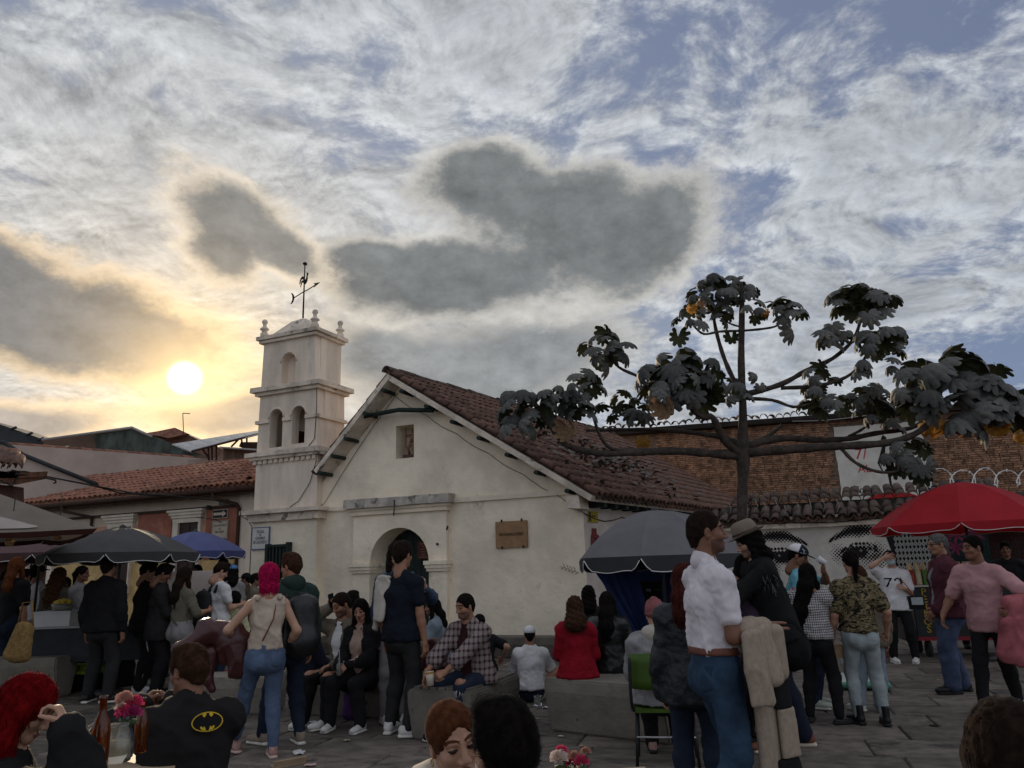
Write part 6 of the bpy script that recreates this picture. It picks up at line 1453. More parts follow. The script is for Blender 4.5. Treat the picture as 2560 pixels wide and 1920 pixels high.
person('woman with long straight dark hair, olive top and pale grey jeans', 440, foot=1742, top=1429, yaw=-35, fem=True, pockets=True, sk='a', topw=tee(OLIVE, sleeve=.5, hem=-.04), bot=(GREYF, .024, .02), shoes=SNW, hair=('long', 'dark', .30, 500), hands={'R': (.18, .30, 1.12)})
def backpack(label, c, m, mw, mh, md, dz=0.0, group='backpacks carried by visitors', pocket=True):
    W_ = c['W']; U_, F_, R_, k = c['U'], c['F'], c['R'], c['k']; o = thing('backpack', label, 'backpack', (0, 0, 0), 0, group); org = c['Sc'] - U_ * (mh * .55 + .02) - F_ * (.13 + md * .45); S_ = SDF(); w2, h2, d2 = mw / 2, mh / 2, md / 2
    S_.sec(org - U_ * (h2 - .09), org + U_ * (h2 - .10), R_, (w2, d2), (w2 * .92, d2 * .85), .05); S_.ell(org - U_ * h2 * .55 - F_ * d2 * .3, (w2 * .95, d2 * .9, h2 * .5), .05)
    wm = Matrix(c['ob'].rotation_euler.to_matrix().to_4x4()); wm.translation = c['ob'].location
    o.matrix_world = wm
    v, f = S_.mesh(.014); v = v + vnormals(v, f) * folds(v, .006, 22, 3)[:, None]; link('pack_body', np_mesh('pack_body', v, f, m), o)
    if pocket:
        P_ = SDF(); q = org - U_ * h2 * .42 - F_ * d2 * .9; P_.sec(q - U_ * .07, q + U_ * .06, R_, (w2 * .78, .05), (w2 * .70, .035), .03); v, f = P_.mesh(.012); link('pocket', np_mesh('pocket', v, f, m), o)
    for sg in (-1, 1):
        a = c['Sc'] + R_ * sg * .085 * k; t = [org + R_ * sg * w2 * .55 + U_ * h2 * .85 + F_ * d2, a - F_ * .05 + U_ * .035, a + F_ * .055 + U_ * .02, a + F_ * .125 - U_ * .09, a + R_ * sg * .05 + F_ * .10 - U_ * .24, org + R_ * sg * w2 * .9 - U_ * h2 * .7 + F_ * d2]
        MB().tube(smooth([Vector(p) for p in t], 3), .024, 6, flat=.45).build('strap', m, o)
    hl = org + U_ * (h2 * .95); MB().tube([Vector(hl - R_ * .05 - U_ * .02), Vector(hl - R_ * .03 + U_ * .03), Vector(hl + R_ * .03 + U_ * .03), Vector(hl + R_ * .05 - U_ * .02)], .009, 5).build('grab_handle', m, o)
    return o
c = person('man in a white tee and dark jeans with a grey backpack, head bowed', 535, foot=1712, top=1417, yaw=-42, sk='b', topw=tee(WHITE), bot=(DDENIM,), shoes=SNB, hair=('short', 'dark', 0, 500), head=(-12, 30, 0), hands={'R': (.14, .30, 1.15), 'L': (-.1, .32, 1.15)}, hp=('curl', 'curl'))
backpack('dark grey backpack on the man in the white tee', c, CHAR, .34, .56, .24)
# the couple walking away
def ruffle(c):
    for sg in (-1, 1):
        pts = [c['Sc'] + c['R'] * sg * .10 + c['F'] * t + c['U'] * (.035 - 1.4 * t * t) + c['R'] * .012 * sin(t * 160) for t in np.linspace(-.10, .09, 16)]
        MB().tube([Vector(p) for p in pts], [.020 + .008 * sin(i * 2.4) for i in range(16)], 7).build('ruffle', TANTOP, c['ob'])
    a = c['Sc'] + c['R'] * .07 - c['F'] * .06; MB().tube([Vector(a + c['U'] * .03), Vector(c['Sc'] - c['U'] * .16 - c['F'] * .125 + c['R'] * .03), Vector(c['Pv'] + c['U'] * .14 - c['R'] * .06 - c['F'] * .135)], .007, 5).build('strap', BROWNL, c['ob'])
c = person('woman with bright pink bobbed hair, cream top and blue jeans walking away', 652, foot=1893, top=1425, yaw=30, fem=True, pockets=True, sk='b', topw=dict(name='top', m=TANTOP, sleeveless=True, hem=-.06, inf=.008, fl=.004, neckr=.10, nd=.06), bot=(fab('blue denim', (.075, .105, .165), var=.25, scale=4), .006, .002), shoes=('shoe', PINKS, mat('blush sole', (.50, .38, .31), .6, .1, 20)), hair=('bob', 'pink', .175, 2200), feet={'L': (-.16, .38, 0, 10), 'R': (.09, -.06, 0, -6)}, hands={'L': (-.26, .24, 1.04), 'R': (.22, .10, .92)}, pole={'L': V3(-.6, -.5, -.3)}, hp=('curl', 'relaxed'), head=(10, 4, 0), extra=ruffle, res=.016)
PH = c
c = person('man with a dark green jacket and black backpack beside the pink haired woman', 712, foot=1862, top=1399, yaw=44, sk='a', w=1.08, topw=jk(GREENJ, hem=.05, hood=GREENJ), bot=(DDENIM, .01, .006), shoes=('shoe', TANS, SOLEW), hair=('short', 'brown', 0, 900), head=(22, 5, 0), feet={'L': (-.14, .20, 0, 12), 'R': (.12, -.06, 0, -14)}, hands={'L': (-.20, .28, 1.0)}, res=.017)
backpack('large black leather backpack on the man in the green jacket', c, LEATHER, .36, .54, .26, group='backpacks carried by visitors', pocket=False)

# ---- people on the benches in the middle
c = person('seated man in a beige jacket and white shirt talking on a phone', 858, top=1483, hx=855, Y=8.95, H=1.70, yaw=146, seat=.45, lean=10, sk='a', topw=tee(WHITE, sleeve=.9, collar=WHITE), jacket=jk(TAUPE, hem=.10, open_=.075), bot=(BLACK, .016, .012), shoes=SNW, hair=('crop', 'dark'), eyes=True, head=(-10, 16, 0), fine=.0055, stub=True,
           hands={'R': (.155, .16, 1.20, -.15, .12, 1, -.9, -.2, 0), 'L': (-.06, .30, .62, .5, .8, -.2, 0, 0, -1)}, hp=('relaxed', 'curl'), pole={'R': V3(.5, .35, -.8)}, feet={'L': (-.10, .40, 0, -14), 'R': (.20, .46, 0, 12)})
PHONE = c
c = person('seated woman in a black jacket over a beige crop top holding a small bottle', 912, top=1500, hx=903, Y=8.75, H=1.64, yaw=158, seat=.45, lean=7, fem=True, sk='d', topw=tee(fab('nude rib', (.36, .25, .19)), sleeve=.9, hem=-.14), jacket=jk(BLACK, hem=.04, open_=.085), bot=(BLACK, .012, .01), shoes=SNW, hair=('long', 'black', .22, 500), fine=.0055, head=(16, 12, 4),
           hands={'L': (-.02, .34, .64, .4, .8, -.4), 'R': (.10, .33, .63, -.5, .8, -.3)}, hp=('curl', 'curl'), feet={'L': (-.20, .36, 0, 0), 'R': (.16, .38, 0, 10)})
BOTW = c
person('dark haired man seated behind the couple on the bench, only his head showing', 886, top=1480, hx=884, Y=9.9, H=1.78, yaw=-25, seat=.46, topw=tee(BLACK), bot=(BLACK,), shoes=SBB, hair=('short', 'black'), **FAR)
person('dark haired boy in a navy jacket with a white collar sitting low near the wall', 785, top=1572, hx=785, Y=10.6, H=1.52, yaw=-40, seat=.26, sk='b', topw=jk(NAVY, collar=WHITE), bot=(NAVY,), shoes=SNB, hair=('short', 'black'), lean=8, **FAR)
def stripes3(col):
    def fn(c):
        for s_ in 'LR':
            for sg in (-1, 1):
                pass
    return fn
c = person('man in a navy tee and charcoal trousers with a cream cardigan over one shoulder', 1003, foot=1838, top=1370, yaw=-34, sk='a', w=1.05, topw=tee(NAVY, hem=.06), bot=(CHAR, .012, .006), shoes=SNW, hair=('short', 'dark', 0, 900), feet={'L': (-.17, .02, 0, 22), 'R': (.13, -.04, 0, -50)}, head=(6, 4, 0), hands={'R': (.27, .06, .80)}, res=.017)
NAVYM = c
person('woman with long wavy dark hair and a denim jacket standing behind the man in navy', 990, foot=1806, top=1369, yaw=196, fem=True, sk='b', topw=tee(DENIM, sleeve=.95, hem=.02, inf=.008, fl=.004, slinf=.010), bot=(GREYF, .01, .004), shoes=SNW, hair=('wavy', 'dark', .26, 500), hands={'L': (-.26, .34, 1.40, .1, .3, 1)}, hp=('curl', 'relaxed'), feet={'L': (-.09, .02, 0, -10), 'R': (.12, .0, 0, 10)})
person('long haired person in a pale denim jacket sitting in profile by the doorway', 1090, top=1497, hx=1080, Y=10.4, H=1.70, yaw=96, seat=.42, lean=6, sk='a', topw=jk(LDENIM, hem=.05), bot=(CHAR,), shoes=SNB, hair=('long', 'black', .24, 400), stub=True, hands={'L': (-.05, .3, .75), 'R': (.06, .32, .85)}, res=.018)
def torn(c):
    k = c['k']; q = c['kn']['L']; s = SDF(); s.ell(q + V3(0, .030, .030), (.052, .045, .050), .01); v, f = s.mesh(.010); link('bare_knee', np_mesh('bare_knee', v, f, SKIN['a']), c['ob'])
    b = MB()
    for i in range(26): a = random.uniform(-1.6, 1.6); p = Vector(q) + Vector((.060 * sin(a), .058 * cos(a) + .02, -.022)); b.tube([p, p + Vector((random.uniform(-.01, .01), .012, -.03)), p + Vector((random.uniform(-.015, .015), .008, -.07 - random.uniform(0, .02)))], .0025, 3)
    tag(b.build('frayed_thread', fab('frayed white', (.5, .5, .5)), c['ob']), kind='stuff')
c = person('smiling man in a plaid shirt and torn jeans sitting with a cup', 1180, top=1485, hx=1160, Y=8.2, H=1.76, yaw=146, seat=.47, lean=14, sk='a', topw=tee(fab('maroon tee', (.035, .012, .012)), sleeve=.4), jacket=dict(name='shirt_jacket', m=PLAID, sleeve=.72, hem=.10, inf=.024, fl=.025, open_=.075, collar=PLAID, neckr=.06), bot=(DDENIM, .014, .01), shoes=SNB, hair=('crop', 'black'), fine=.0055, stub=True, head=(-14, 4, 0),
           hands={'R': (.24, .52, .58, 0, .4, -1), 'L': (.02, .50, .60, .35, .8, -.3, .4, 0, -.4)}, hp=('grip', 'relaxed'), feet={'L': (-.16, .46, 0, 0), 'R': (.20, .42, 0, 12)}, pole={'R': V3(.7, -.3, 0), 'L': V3(-.7, -.2, 0)}, extra=torn, res=.016)
PLAIDM = c
person('person in a black tee leaning forward on the far side of the bench', 1215, top=1560, hx=1196, Y=9.7, H=1.7, yaw=8, seat=.38, lean=34, sk='b', topw=tee(BLACK, sleeve=.34), bot=(BLACK,), shoes=SBB, hair=('short', 'black'), hands={'R': (.26, .2, .5)}, head=(0, 20, 0), **FAR)
person('person in a white shirt and white baseball cap sitting low with their back turned', 1322, top=1572, hx=1318, Y=9.85, H=1.72, yaw=2, seat=.14, lean=4, sk='a', topw=tee(WHITE, sleeve=.9, hem=.05, inf=.018, fl=.02), bot=(DDENIM, .014, .01), shoes=SBB, hair=('crop', 'black'), hat=cap(WHITE, WHITE), feet={'L': (-.2, .42, 0, 5), 'R': (.24, .30, 0, -14)}, hands={'L': (-.12, .34, .40), 'R': (.16, .34, .42)}, pole={'kR': V3(.8, .2, .6)}, res=.017)
person('woman in a crimson red coat with shoulder length brown hair sitting on the stone bench', 1432, top=1495, hx=1432, Y=8.05, H=1.66, yaw=-4, seat=.50, fem=True, sk='d', topw=jk(RED, hem=.05, skirt=.03, inf=.022, fl=.015, collar=None), bot=(BLACK,), shoes=SBB, hair=('wavy', 'brown', .10, 900), hands={'R': (.12, .28, .72), 'L': (-.12, .28, .72)}, pole={'L': V3(-.3, -.4, -1), 'R': V3(.3, -.4, -1)}, head=(-8, 4, 0), res=.017)
person('person with long black hair and a dark backpack sitting against the chapel corner', 1468, top=1467, hx=1467, Y=11.6, H=1.62, yaw=-8, seat=.36, fem=True, topw=jk(CHAR), bot=(BLACK,), shoes=SBB, hair=('wavy', 'black', .12), **FAR)
def waistskin(c):
    pass
person('woman in a black leather jacket with long black hair sitting beside the red coat', 1522, top=1482, hx=1513, Y=8.35, H=1.66, yaw=-18, seat=.50, fem=True, sk='b', topw=dict(name='jacket', m=LEATHER, sleeve=.97, hem=-.10, inf=.022, fl=.012, collar=LEATHER, neckr=.06), bot=(BLACK,), shoes=SBB, hair=('long', 'black', .26, 300), hands={'L': (-.30, -.04, .56, 0, -.2, -1), 'R': (.2, .3, .7)}, res=.018)
person('child in a grey fleece hoodie and rose beanie sitting on the green chair', 1632, top=1507, hx=1628, Y=6.75, H=1.50, yaw=-10, seat=.46, sk='b', topw=dict(name='hoodie', m=FLEECE, sleeve=.95, hem=.05, inf=.040, fl=.035, hood=CREAMC, neckr=.05), bot=(BLACK,), shoes=('shoe', PINKS, SOLEB), hair=('none', 'dark'), hat=beanie(ROSE), hands={'L': (-.14, .3, .66), 'R': (.14, .3, .66)}, feet={'L': (-.1, .38, 0, 5), 'R': (.12, .40, 0, -5)}, res=.015)
person('woman in a black puffer jacket with long reddish brown hair standing by the green chair', 1700, Y=5.35, top=1430, hx=1708, yaw=-16, fem=True, sk='b', topw=jk(PUFF, hem=.12, inf=.022, fl=.012, amp=.02), bot=(DDENIM, .01, .006), shoes=SBB, hair=('long', 'mahogany', .20, 1200), res=.016)

# ---- the two men in front on the right
def belt(c):
    s = SDF(); p = c['Pv'] + c['U'] * c['tl'] * .20; s.sec(p - c['U'] * .002, p + c['U'] * .004, c['R'], (.188, .146), (.186, .144), .01); s.cut(p + c['U'] * .022, c['U']).cut(p - c['U'] * .022, -c['U']); v, f = s.mesh(.009); link('belt', np_mesh('belt', v, f, BROWNL), c['ob'])
c = person('man in a white polo shirt and blue jeans with a coat over his arm', 1758, Y=4.75, H=1.855, hx=1774, yaw=-78, sk='c', w=.96, pockets=True, topw=dict(name='polo_shirt', m=POLO, sleeve=.33, hem=-.095, inf=.011, fl=.014, collar=POLO, slinf=.016, amp=.016), bot=(fab('mid denim', (.028, .052, .088), var=.35, scale=4), .014, .010), shoes=SBB, hair=('buzz', 'dark', 0, 1500), fine=.0042, stub=True, head=(-14, -3, 0), extra=belt,
           hands={'R': (.12, .27, 1.17, -.25, 1, .12, 0, .2, -1), 'L': (-.03, .30, 1.19, .2, 1, .15, 0, 0, -1)}, hp=('flat', 'flat'), pole={'R': V3(.35, -.6, -.7), 'L': V3(-.9, -.5, -.4)}, feet={'L': (-.12, .16, 0, 8), 'R': (.10, -.10, 0, -6)}, res=.014)
POLOM = c
def cape(c):
    S_ = SDF(); U_, F_, R_, k = c['U'], c['F'], c['R'], c['k']; Sc, Pv = c['Sc'], c['Pv']
    S_.sec(Sc - U_ * .02, Pv + U_ * .05, R_, (.20, .14), (.215, .17), .06); S_.sec(Pv + U_ * .05, Pv - U_ * .16 - F_ * .03, R_, (.215, .17), (.215, .18), .06); S_.cone(c['sh']['L'], c['sh']['R'], .085, .085, .06); S_.ell(c['Nb'] + U_ * .05 + F_ * .03, (.085, .09, .09), .02, True)
    S_.cone(Pv + F_ * .30 - U_ * .3, Sc + F_ * .26 - U_ * .12, .17, .12, .03, True)
    o = c['part']('cape', S_, .017, fab('black wool', (.008, .009, .009), bump=.3, bscale=90), .018, 4, 18)
    v, f = S_.mesh(.02); n = vnormals(v, f); keep = ((v - Sc) @ U_) > -.16; idx = np.where(keep)[0]
    fl = lambda P, N, r: nrm_rows(np.tile(-U_, (len(P), 1)) + r.normal(0, .25, P.shape) - N * .1)
    a, b = ribbons(v[idx], n[idx], 420, .10, .008, fl, .10, 9, 3); link('feather_collar', np_mesh('feather_collar', a, b, fab('glossy feather', (.016, .015, .016), rough=.35, spec=.5)), o)
c = person('man in a taupe felt hat and black cape bending over a bowl', 1968, hx=1876, foot=1872, H=1.86, yaw=84, sk='b', lean=13, topw=jk(BLACK, hem=.08, amp=.012), bot=(fab('navy twill', (.013, .016, .028)), .022, .02), shoes=('shoe', BROWNL, mat('cream sole', (.50, .42, .32), .6, .1, 20)), hair=('wavy', 'black', .03), stub=True, fine=.0055, head=(0, 14, 0), hat=fedora(FELT, BANDM), hands={'L': (-.03, .60, 1.28, .1, 1, .2), 'R': (.10, .58, 1.25, -.1, 1, .2)}, hp=('curl', 'curl'), pole={'L': V3(-.5, .2, -.9), 'R': V3(.4, .2, -.9)}, feet={'L': (-.12, .14, 0, 6), 'R': (.10, -.14, 0, -8)}, extra=cape, res=.016)
HATM = c
person('person with black hair bending over food beyond the bowl', 1815, Y=7.4, H=1.62, yaw=-120, lean=16, fem=True, sk='b', topw=jk(fab('plum', (.05, .03, .05))), bot=(BLACK,), shoes=SBB, hair=('bob', 'black', .11), hands={'R': (.1, .36, 1.22)}, head=(0, 20, 0), **FAR)
person('child in a beige jacket glimpsed between the two men', 1878, Y=8.6, H=1.50, yaw=160, fem=True, sk='b', topw=jk(BEIGE), bot=(BLACK,), shoes=SNW, hair=('long', 'black', .1), eyes=False, **FAR)

# ---- group on the right
c = person('man in an aqua tee and navy white cap lifting a cup to his mouth', 2036, foot=1768, top=1374, yaw=-112, sk='c', topw=tee(AQUA, inf=.02), bot=(DDENIM, .016, .01), shoes=('shoe', mat('mint sneaker', (.42, .46, .38), .6, .1), SOLEW), hair=('crop', 'black'), hat=cap(WHITE, fab('cap navy', (.012, .016, .025)), front=fab('cap navy', (0, 0, 0))), head=(0, 22, 0), hands={'L': (-.02, .26, 1.46, .2, .2, 1, -.2, -1, 0), 'R': (.2, .2, 1.0)}, hp=('grip', 'curl'), pole={'L': V3(-.9, .3, -.6)})
AQUAM = c
person('woman with waist length black hair and a gingham off shoulder blouse', 2062, foot=1808, top=1420, yaw=-38, fem=True, sk='d', topw=dict(name='blouse', m=GING, sleeve=.85, hem=-.02, inf=.03, fl=.02, neckr=.15, nd=.06, amp=.018, slinf=.032), bot=(BLACK, .008, .004), shoes=('flat', SHOEB, SOLEB), hair=('long', 'black', .48, 900, -.07), hands={'R': (.14, .36, 1.10), 'L': (-.14, .32, 1.02)}, hp=('curl', 'grip'), feet={'L': (-.14, .02, 0, 12), 'R': (.14, .04, 0, -40)}, dx=0)
def coldsh(c):
    for s_, sg in (('L', -1),): S_ = SDF(); S_.ell(c['sh'][s_] + c['R'] * sg * .022 - c['F'] * .012 - c['U'] * .015, (.052, .056, .062), .01); v, f = S_.mesh(.011); link('bare_shoulder', np_mesh('bare_shoulder', v, f, SKIN['d']), c['ob'])
    a = c['Sc'] + c['R'] * .08; MB().tube([Vector(a + c['U'] * .035), Vector(a - c['F'] * .115 - c['U'] * .10), Vector(c['Pv'] + c['U'] * .20 - c['F'] * .135 - c['R'] * .06), Vector(c['Pv'] + c['U'] * .06 - c['R'] * .20)], .012, 5, flat=.5).build('bag_strap', BLACK, c['ob'])
CAMOW = person('woman in a camouflage top, pale blue jeans and black ankle boots', 2180, foot=1812, top=1388, yaw=-8, fem=True, pockets=True, sk='d', w=.98, topw=dict(name='top', m=CAMO, sleeve=.36, hem=-.02, inf=.018, fl=.022, slinf=.030), bot=(PDENIM, .006, .003), shoes=('boot', SHOEB, SOLEB), hair=('pulled', 'black', .03, 500), hands={'L': (-.24, .10, .80), 'R': (.27, .05, .84)}, hp=('relaxed', 'grip'), feet={'L': (-.10, .06, 0, 20), 'R': (.13, -.02, 0, -5)}, extra=coldsh, head=(8, 2, 0), res=.017)
person('person with long dark hair and pale jeans behind the camouflage top', 2192, foot=1778, top=1424, yaw=-22, fem=True, sk='b', topw=jk(TAUPE), bot=(LDENIM, .02, .016), shoes=SNW, hair=('long', 'brown', .22), feet={'L': (-.16, .0, 0, 50), 'R': (.05, .0, 0, -5)}, **FAR)
def mask(c):
    P = lambda *a: c['Hc'] + c['RH'] @ (V3(*a) * c['hs']); S_ = SDF(); S_.ell(P(0, .060, -.062), V3(.062, .056, .054) * c['hs'], .01, R=c['RH']); S_.cut(P(0, .02, -.06), c['RH'] @ V3(0, -1, 0)); c['part']('face_mask', S_, .008, fab('mask blue', (.40, .48, .50)), .002, 2, 50)
    for sg in (-1, 1): MB().tube([Vector(P(sg * .060, .035, -.04)), Vector(P(sg * .080, -.02, -.01))], .002, 4).build('mask_loop', WHITE, c['ob'])
    lettering('70', .20, BLACK, c['ob'], Vector(c['Sc'] - c['U'] * .15 + c['F'] * .150 + c['R'] * .02), (pi / 2 - .1, 0, pi), sx=1.35, name='printed_number')
c = person('young person in a white tee and face mask shading their forehead with one hand', 2262, foot=1657, top=1385, yaw=162, sk='b', topw=tee(WHITE, inf=.022, fl=.03, sleeve=.36), bot=(BLACK, .012, .008, .93), shoes=SNW, hair=('crop', 'black'), hat=cap(BLACK, BLACK, back=True), head=(-8, -4, 8), hands={'R': (.10, .17, 1.56, -.9, .15, .2, 0, -1, 0), 'L': (-.10, .22, 1.10, .5, .8, .2)}, hp=('curl', 'flat'), pole={'R': V3(.9, .3, -.3)}, feet={'L': (-.16, .02, 0, -14), 'R': (.14, .0, 0, 10)}, extra=mask, fine=.0065)
MASKP = c
def glasses(c):
    P = lambda *a: Vector(c['Hc'] + c['RH'] @ (V3(*a) * c['hs'])); b = MB()
    for sg in (-1, 1):
        b.tube([P(sg * (.033 + .022 * cos(t)), .094, -.004 + .016 * sin(t)) for t in np.linspace(0, 2 * pi, 13)], .0028, 5); b.tube([P(sg * .055, .090, .002), P(sg * .078, .0, .0)], .0028, 5)
    b.tube([P(-.011, .096, 0), P(.011, .096, 0)], .0026, 5); b.build('glasses', BLACK, c['ob'])
person('grey haired man in glasses, maroon jacket and blue jeans standing by the sauce cart', 2406, foot=1731, top=1345, yaw=80, sk='a', w=1.12, topw=tee(fab('grey denim shirt', (.17, .185, .19)), sleeve=.9, collar=fab('grey denim shirt', (0, 0, 0))), jacket=jk(MAROON, hem=.08, open_=.06, inf=.034), bot=(fab('work denim', (.05, .065, .11), var=.3, scale=5), .026, .022), shoes=SBB, hair=('crop', 'grey'), extra=glasses, fine=.0055, head=(8, 2, 0), hands={'L': (-.2, .2, .95), 'R': (.25, .1, .9)}, feet={'L': (-.10, .12, 0, 6), 'R': (.12, -.06, 0, -30)}, res=.017)
c = person('man in a pink tee striding with a pink jacket over his arm', 2498, foot=1782, top=1350, yaw=132, sk='c', w=.92, hx=2438, topw=tee(PINKT, inf=.016, fl=.018, sleeve=.40, hem=.10, slinf=.028), bot=(BLACK, .008, .004), shoes=SNW, hair=('crop', 'black', 0, 400), fine=.0055, lean=8, head=(-34, 0, 0), eyes=False, hands={'R': (.34, .26, .96, .1, .3, -1), 'L': (-.30, .22, 1.0, .6, .7, -.2)}, hp=('curl', 'relaxed'), feet={'L': (-.08, -.22, .03, 6, -20), 'R': (.10, .24, 0, -6)}, pole={'L': V3(-.9, -.5, 0)}, res=.017)
PINKM = c
person('stall keeper in black standing in the shade under the red parasol', 2520, Y=13.6, H=1.72, yaw=150, sk='c', topw=jk(BLACK), bot=(BLACK,), shoes=SBB, hair=('short', 'black'), **FAR)
person('person stooping behind the sauce bottles of the cart', 2368, Y=13.9, H=1.66, yaw=150, lean=12, sk='c', topw=jk(CHAR), bot=(BLACK,), shoes=SBB, hair=('crop', 'grey'), **FAR)

# ---- far crowd by the stalls on the left
FC = 'people crowding the stalls'
person('person in a white shirt and dark cap facing the maroon parasol stall', 96, Y=13.2, top=1420, yaw=-20, topw=tee(WHITE, sleeve=.9), bot=(CHAR,), shoes=SBB, hair=('crop', 'black'), hat=cap(CHAR, CHAR), group=FC, **FAR)
person('woman in a grey top turned in profile at the charcoal parasol stall', 206, Y=12.6, top=1424, yaw=-84, fem=True, sk='c', topw=jk(GREYF), bot=(BLACK,), shoes=SBB, hair=('pulled', 'black', .05), hands={'L': (-.1, .4, 1.15), 'R': (.1, .42, 1.15)}, group=FC, **FAR)
person('dark haired person half hidden behind the curly haired woman', 168, Y=14.2, H=1.62, yaw=150, sk='c', topw=jk(BLACK), bot=(BLACK,), shoes=SBB, hair=('short', 'black'), group=FC, **FAR)
person('person in brown standing in the shade of the far maroon parasol', 52, Y=15.4, H=1.66, yaw=170, sk='c', topw=jk(fab('brown cloth', (.06, .035, .025))), bot=(BLACK,), shoes=SBB, hair=('short', 'black'), group=FC, **FAR)
person('vendor in dark clothes facing out from the blue parasol stall', 494, Y=15.9, top=1420, yaw=178, sk='a', topw=tee(BLACK), bot=(BLACK,), shoes=SBB, hair=('long', 'black', .1), fem=True, group=FC, **FAR)
person('person in a dark cap beyond the man with the grey backpack', 558, Y=16.4, top=1405, yaw=-10, topw=jk(CHAR), bot=(BLACK,), shoes=SBB, hair=('crop', 'black'), hat=cap(BLACK, BLACK), group=FC, **FAR)
person('person in a blue cap and grey shirt standing near the traffic cone', 583, Y=14.6, top=1420, yaw=24, topw=tee(GREYF, sleeve=.9), bot=(BLACK,), shoes=SBB, hair=('long', 'black', .12), fem=True, hat=cap(fab('sky blue cap', (.09, .20, .40)), fab('sky blue cap', (0, 0, 0))), group=FC, **FAR)
person('person in a pale yellow blouse sitting with black tied hair', 595, top=1480, hx=592, Y=12.4, H=1.62, yaw=-20, seat=.42, fem=True, topw=tee(YELC, sleeve=.9, inf=.025), bot=(DDENIM,), shoes=SBB, hair=('bob', 'black', .13), group=FC, **FAR)
person('officer in a brown uniform and peaked cap standing by the tower corner', 618, Y=15.6, H=1.60, yaw=80, sk='c', topw=jk(fab('uniform brown', (.085, .055, .035))), bot=(CHAR,), shoes=SBB, hair=('crop', 'black'), hat=cap(BLACK, BLACK), group=FC, **FAR)

for lb, px, Y_, tp, yw, m_, hr, fm in (('person in black with loose hair at the stall edge under the far parasol', 22, 12.4, 1436, 30, BLACK, ('wavy', 'dark', .15), True), ('man in charcoal behind the person in the white shirt', 70, 14.6, 1432, 160, CHAR, ('short', 'black'), False), ('woman in plum leaning over the trays of the shaded stall', 142, 14.9, 1440, 120, MAROON, ('long', 'black', .15), True), ('man in a taupe jacket glimpsed past the charcoal parasol pole', 276, 14.2, 1430, -30, TAUPE, ('short', 'dark'), False), ('woman in dark green queueing before the white banner', 415, 13.2, 1438, 20, GREENJ, ('long', 'dark', .2), True), ('man in navy at the snack stall below the blue parasol', 470, 14.6, 1428, 10, NAVY, ('short', 'black'), False), ('person in brown passing the officer by the tower', 640, 14.8, 1442, -70, TAUPE, ('short', 'black'), False)):
    person(lb, px, Y=Y_, top=tp, yaw=yw, fem=fm, sk='c', topw=jk(m_), bot=(BLACK,), shoes=SBB, hair=hr, group=FC, **FAR)

# ---- diners in front
c = person('woman with long bright red hair resting her cheek on her hand at the table', 85, top=1704, hx=108, Y=2.85, H=1.66, yaw=-62, seat=.45, lean=10, fem=True, sk='b', topw=jk(BLACK, hem=.05), bot=(BLACK,), shoes=SBB, hair=('long', 'red', .34, 5000), head=(-10, 22, 0), fine=.0042, hands={'R': (.12, .25, 1.09, -.35, -.5, .9, -.3, -.9, 0), 'L': (-.10, .45, .80, .3, 1, 0, 0, 0, -1)}, hp=('curl', 'curl'), pole={'R': V3(.3, .7, -.9)}, res=.014, dx=0)
REDW = c
def batmark(c):
    U_, F_, R_ = c['U'], c['F'], c['R']; ctr = c['Sc'] - U_ * .055 - F_ * .152 + R_ * .085
    e = MB(); M = Matrix(((R_[0], -F_[0], U_[0], ctr[0]), (R_[1], -F_[1], U_[1], ctr[1]), (R_[2], -F_[2], U_[2], ctr[2]), (0, 0, 0, 1))); rx, rz_ = .070, .044
    curve = lambda x, z: -(x * x * 2.2 + z * z * .6)
    def sheet(pts, y, name, m, par):
        mb = MB(); mb.prism(pts, -.001, .001); vs = [M @ Vector((v[0], y + curve(v[0], v[2]) + v[1], v[2])) for v in mb.v]; mb.v = [tuple(v) for v in vs]; return mb.build(name, m, par)
    ell_ = lambda a, b, n=36: [(a * cos(2 * pi * i / n), b * sin(2 * pi * i / n)) for i in range(n)]
    YE = mat('emblem yellow', (.55, .36, .02), .7, .08, 30); o = sheet(ell_(rx, rz_), .008, 'emblem_oval', YE, c['ob'])
    sheet(ell_(rx * .92, rz_ * .88), .0105, 'emblem_field', BLACK, o)
    for sg in (-1, 1):
        sheet([(sg * x, z) for x, z in ((.005, .034), (.009, .027), (.014, .020), (.020, .023), (.024, .031), (.020, .037), (.011, .0395))], .0128, 'emblem_shape', YE, o)
        sheet([(sg * x, z) for x, z in ((.006, -.038), (.010, -.026), (.014, -.020), (.018, -.024), (.020, -.027), (.023, -.021), (.028, -.018), (.032, -.022), (.030, -.029), (.020, -.0375))], .0128, 'emblem_shape', YE, o)
c = person('broad man in a black jacket with a yellow oval emblem sitting with his back turned', 452, top=1628, hx=488, Y=3.85, H=1.74, yaw=26, seat=.42, lean=17, sk='c', w=1.04, topw=jk(fab('black sweat', (.014, .012, .012)), hem=.06, inf=.030, collar=fab('black sweat', (0, 0, 0))), bot=(BLACK,), shoes=SBB, hair=('short', 'brown', 0, 2600), fine=.0046, head=(34, 6, 0), hands={'L': (-.20, .42, .96, .6, .9, .5), 'R': (-.06, .44, .95, -.5, .8, .5)}, hp=('curl', 'curl'), pole={'L': V3(-.8, -.2, -.6), 'R': V3(.8, -.2, -.6)}, extra=batmark, res=.014)
EMBM = c
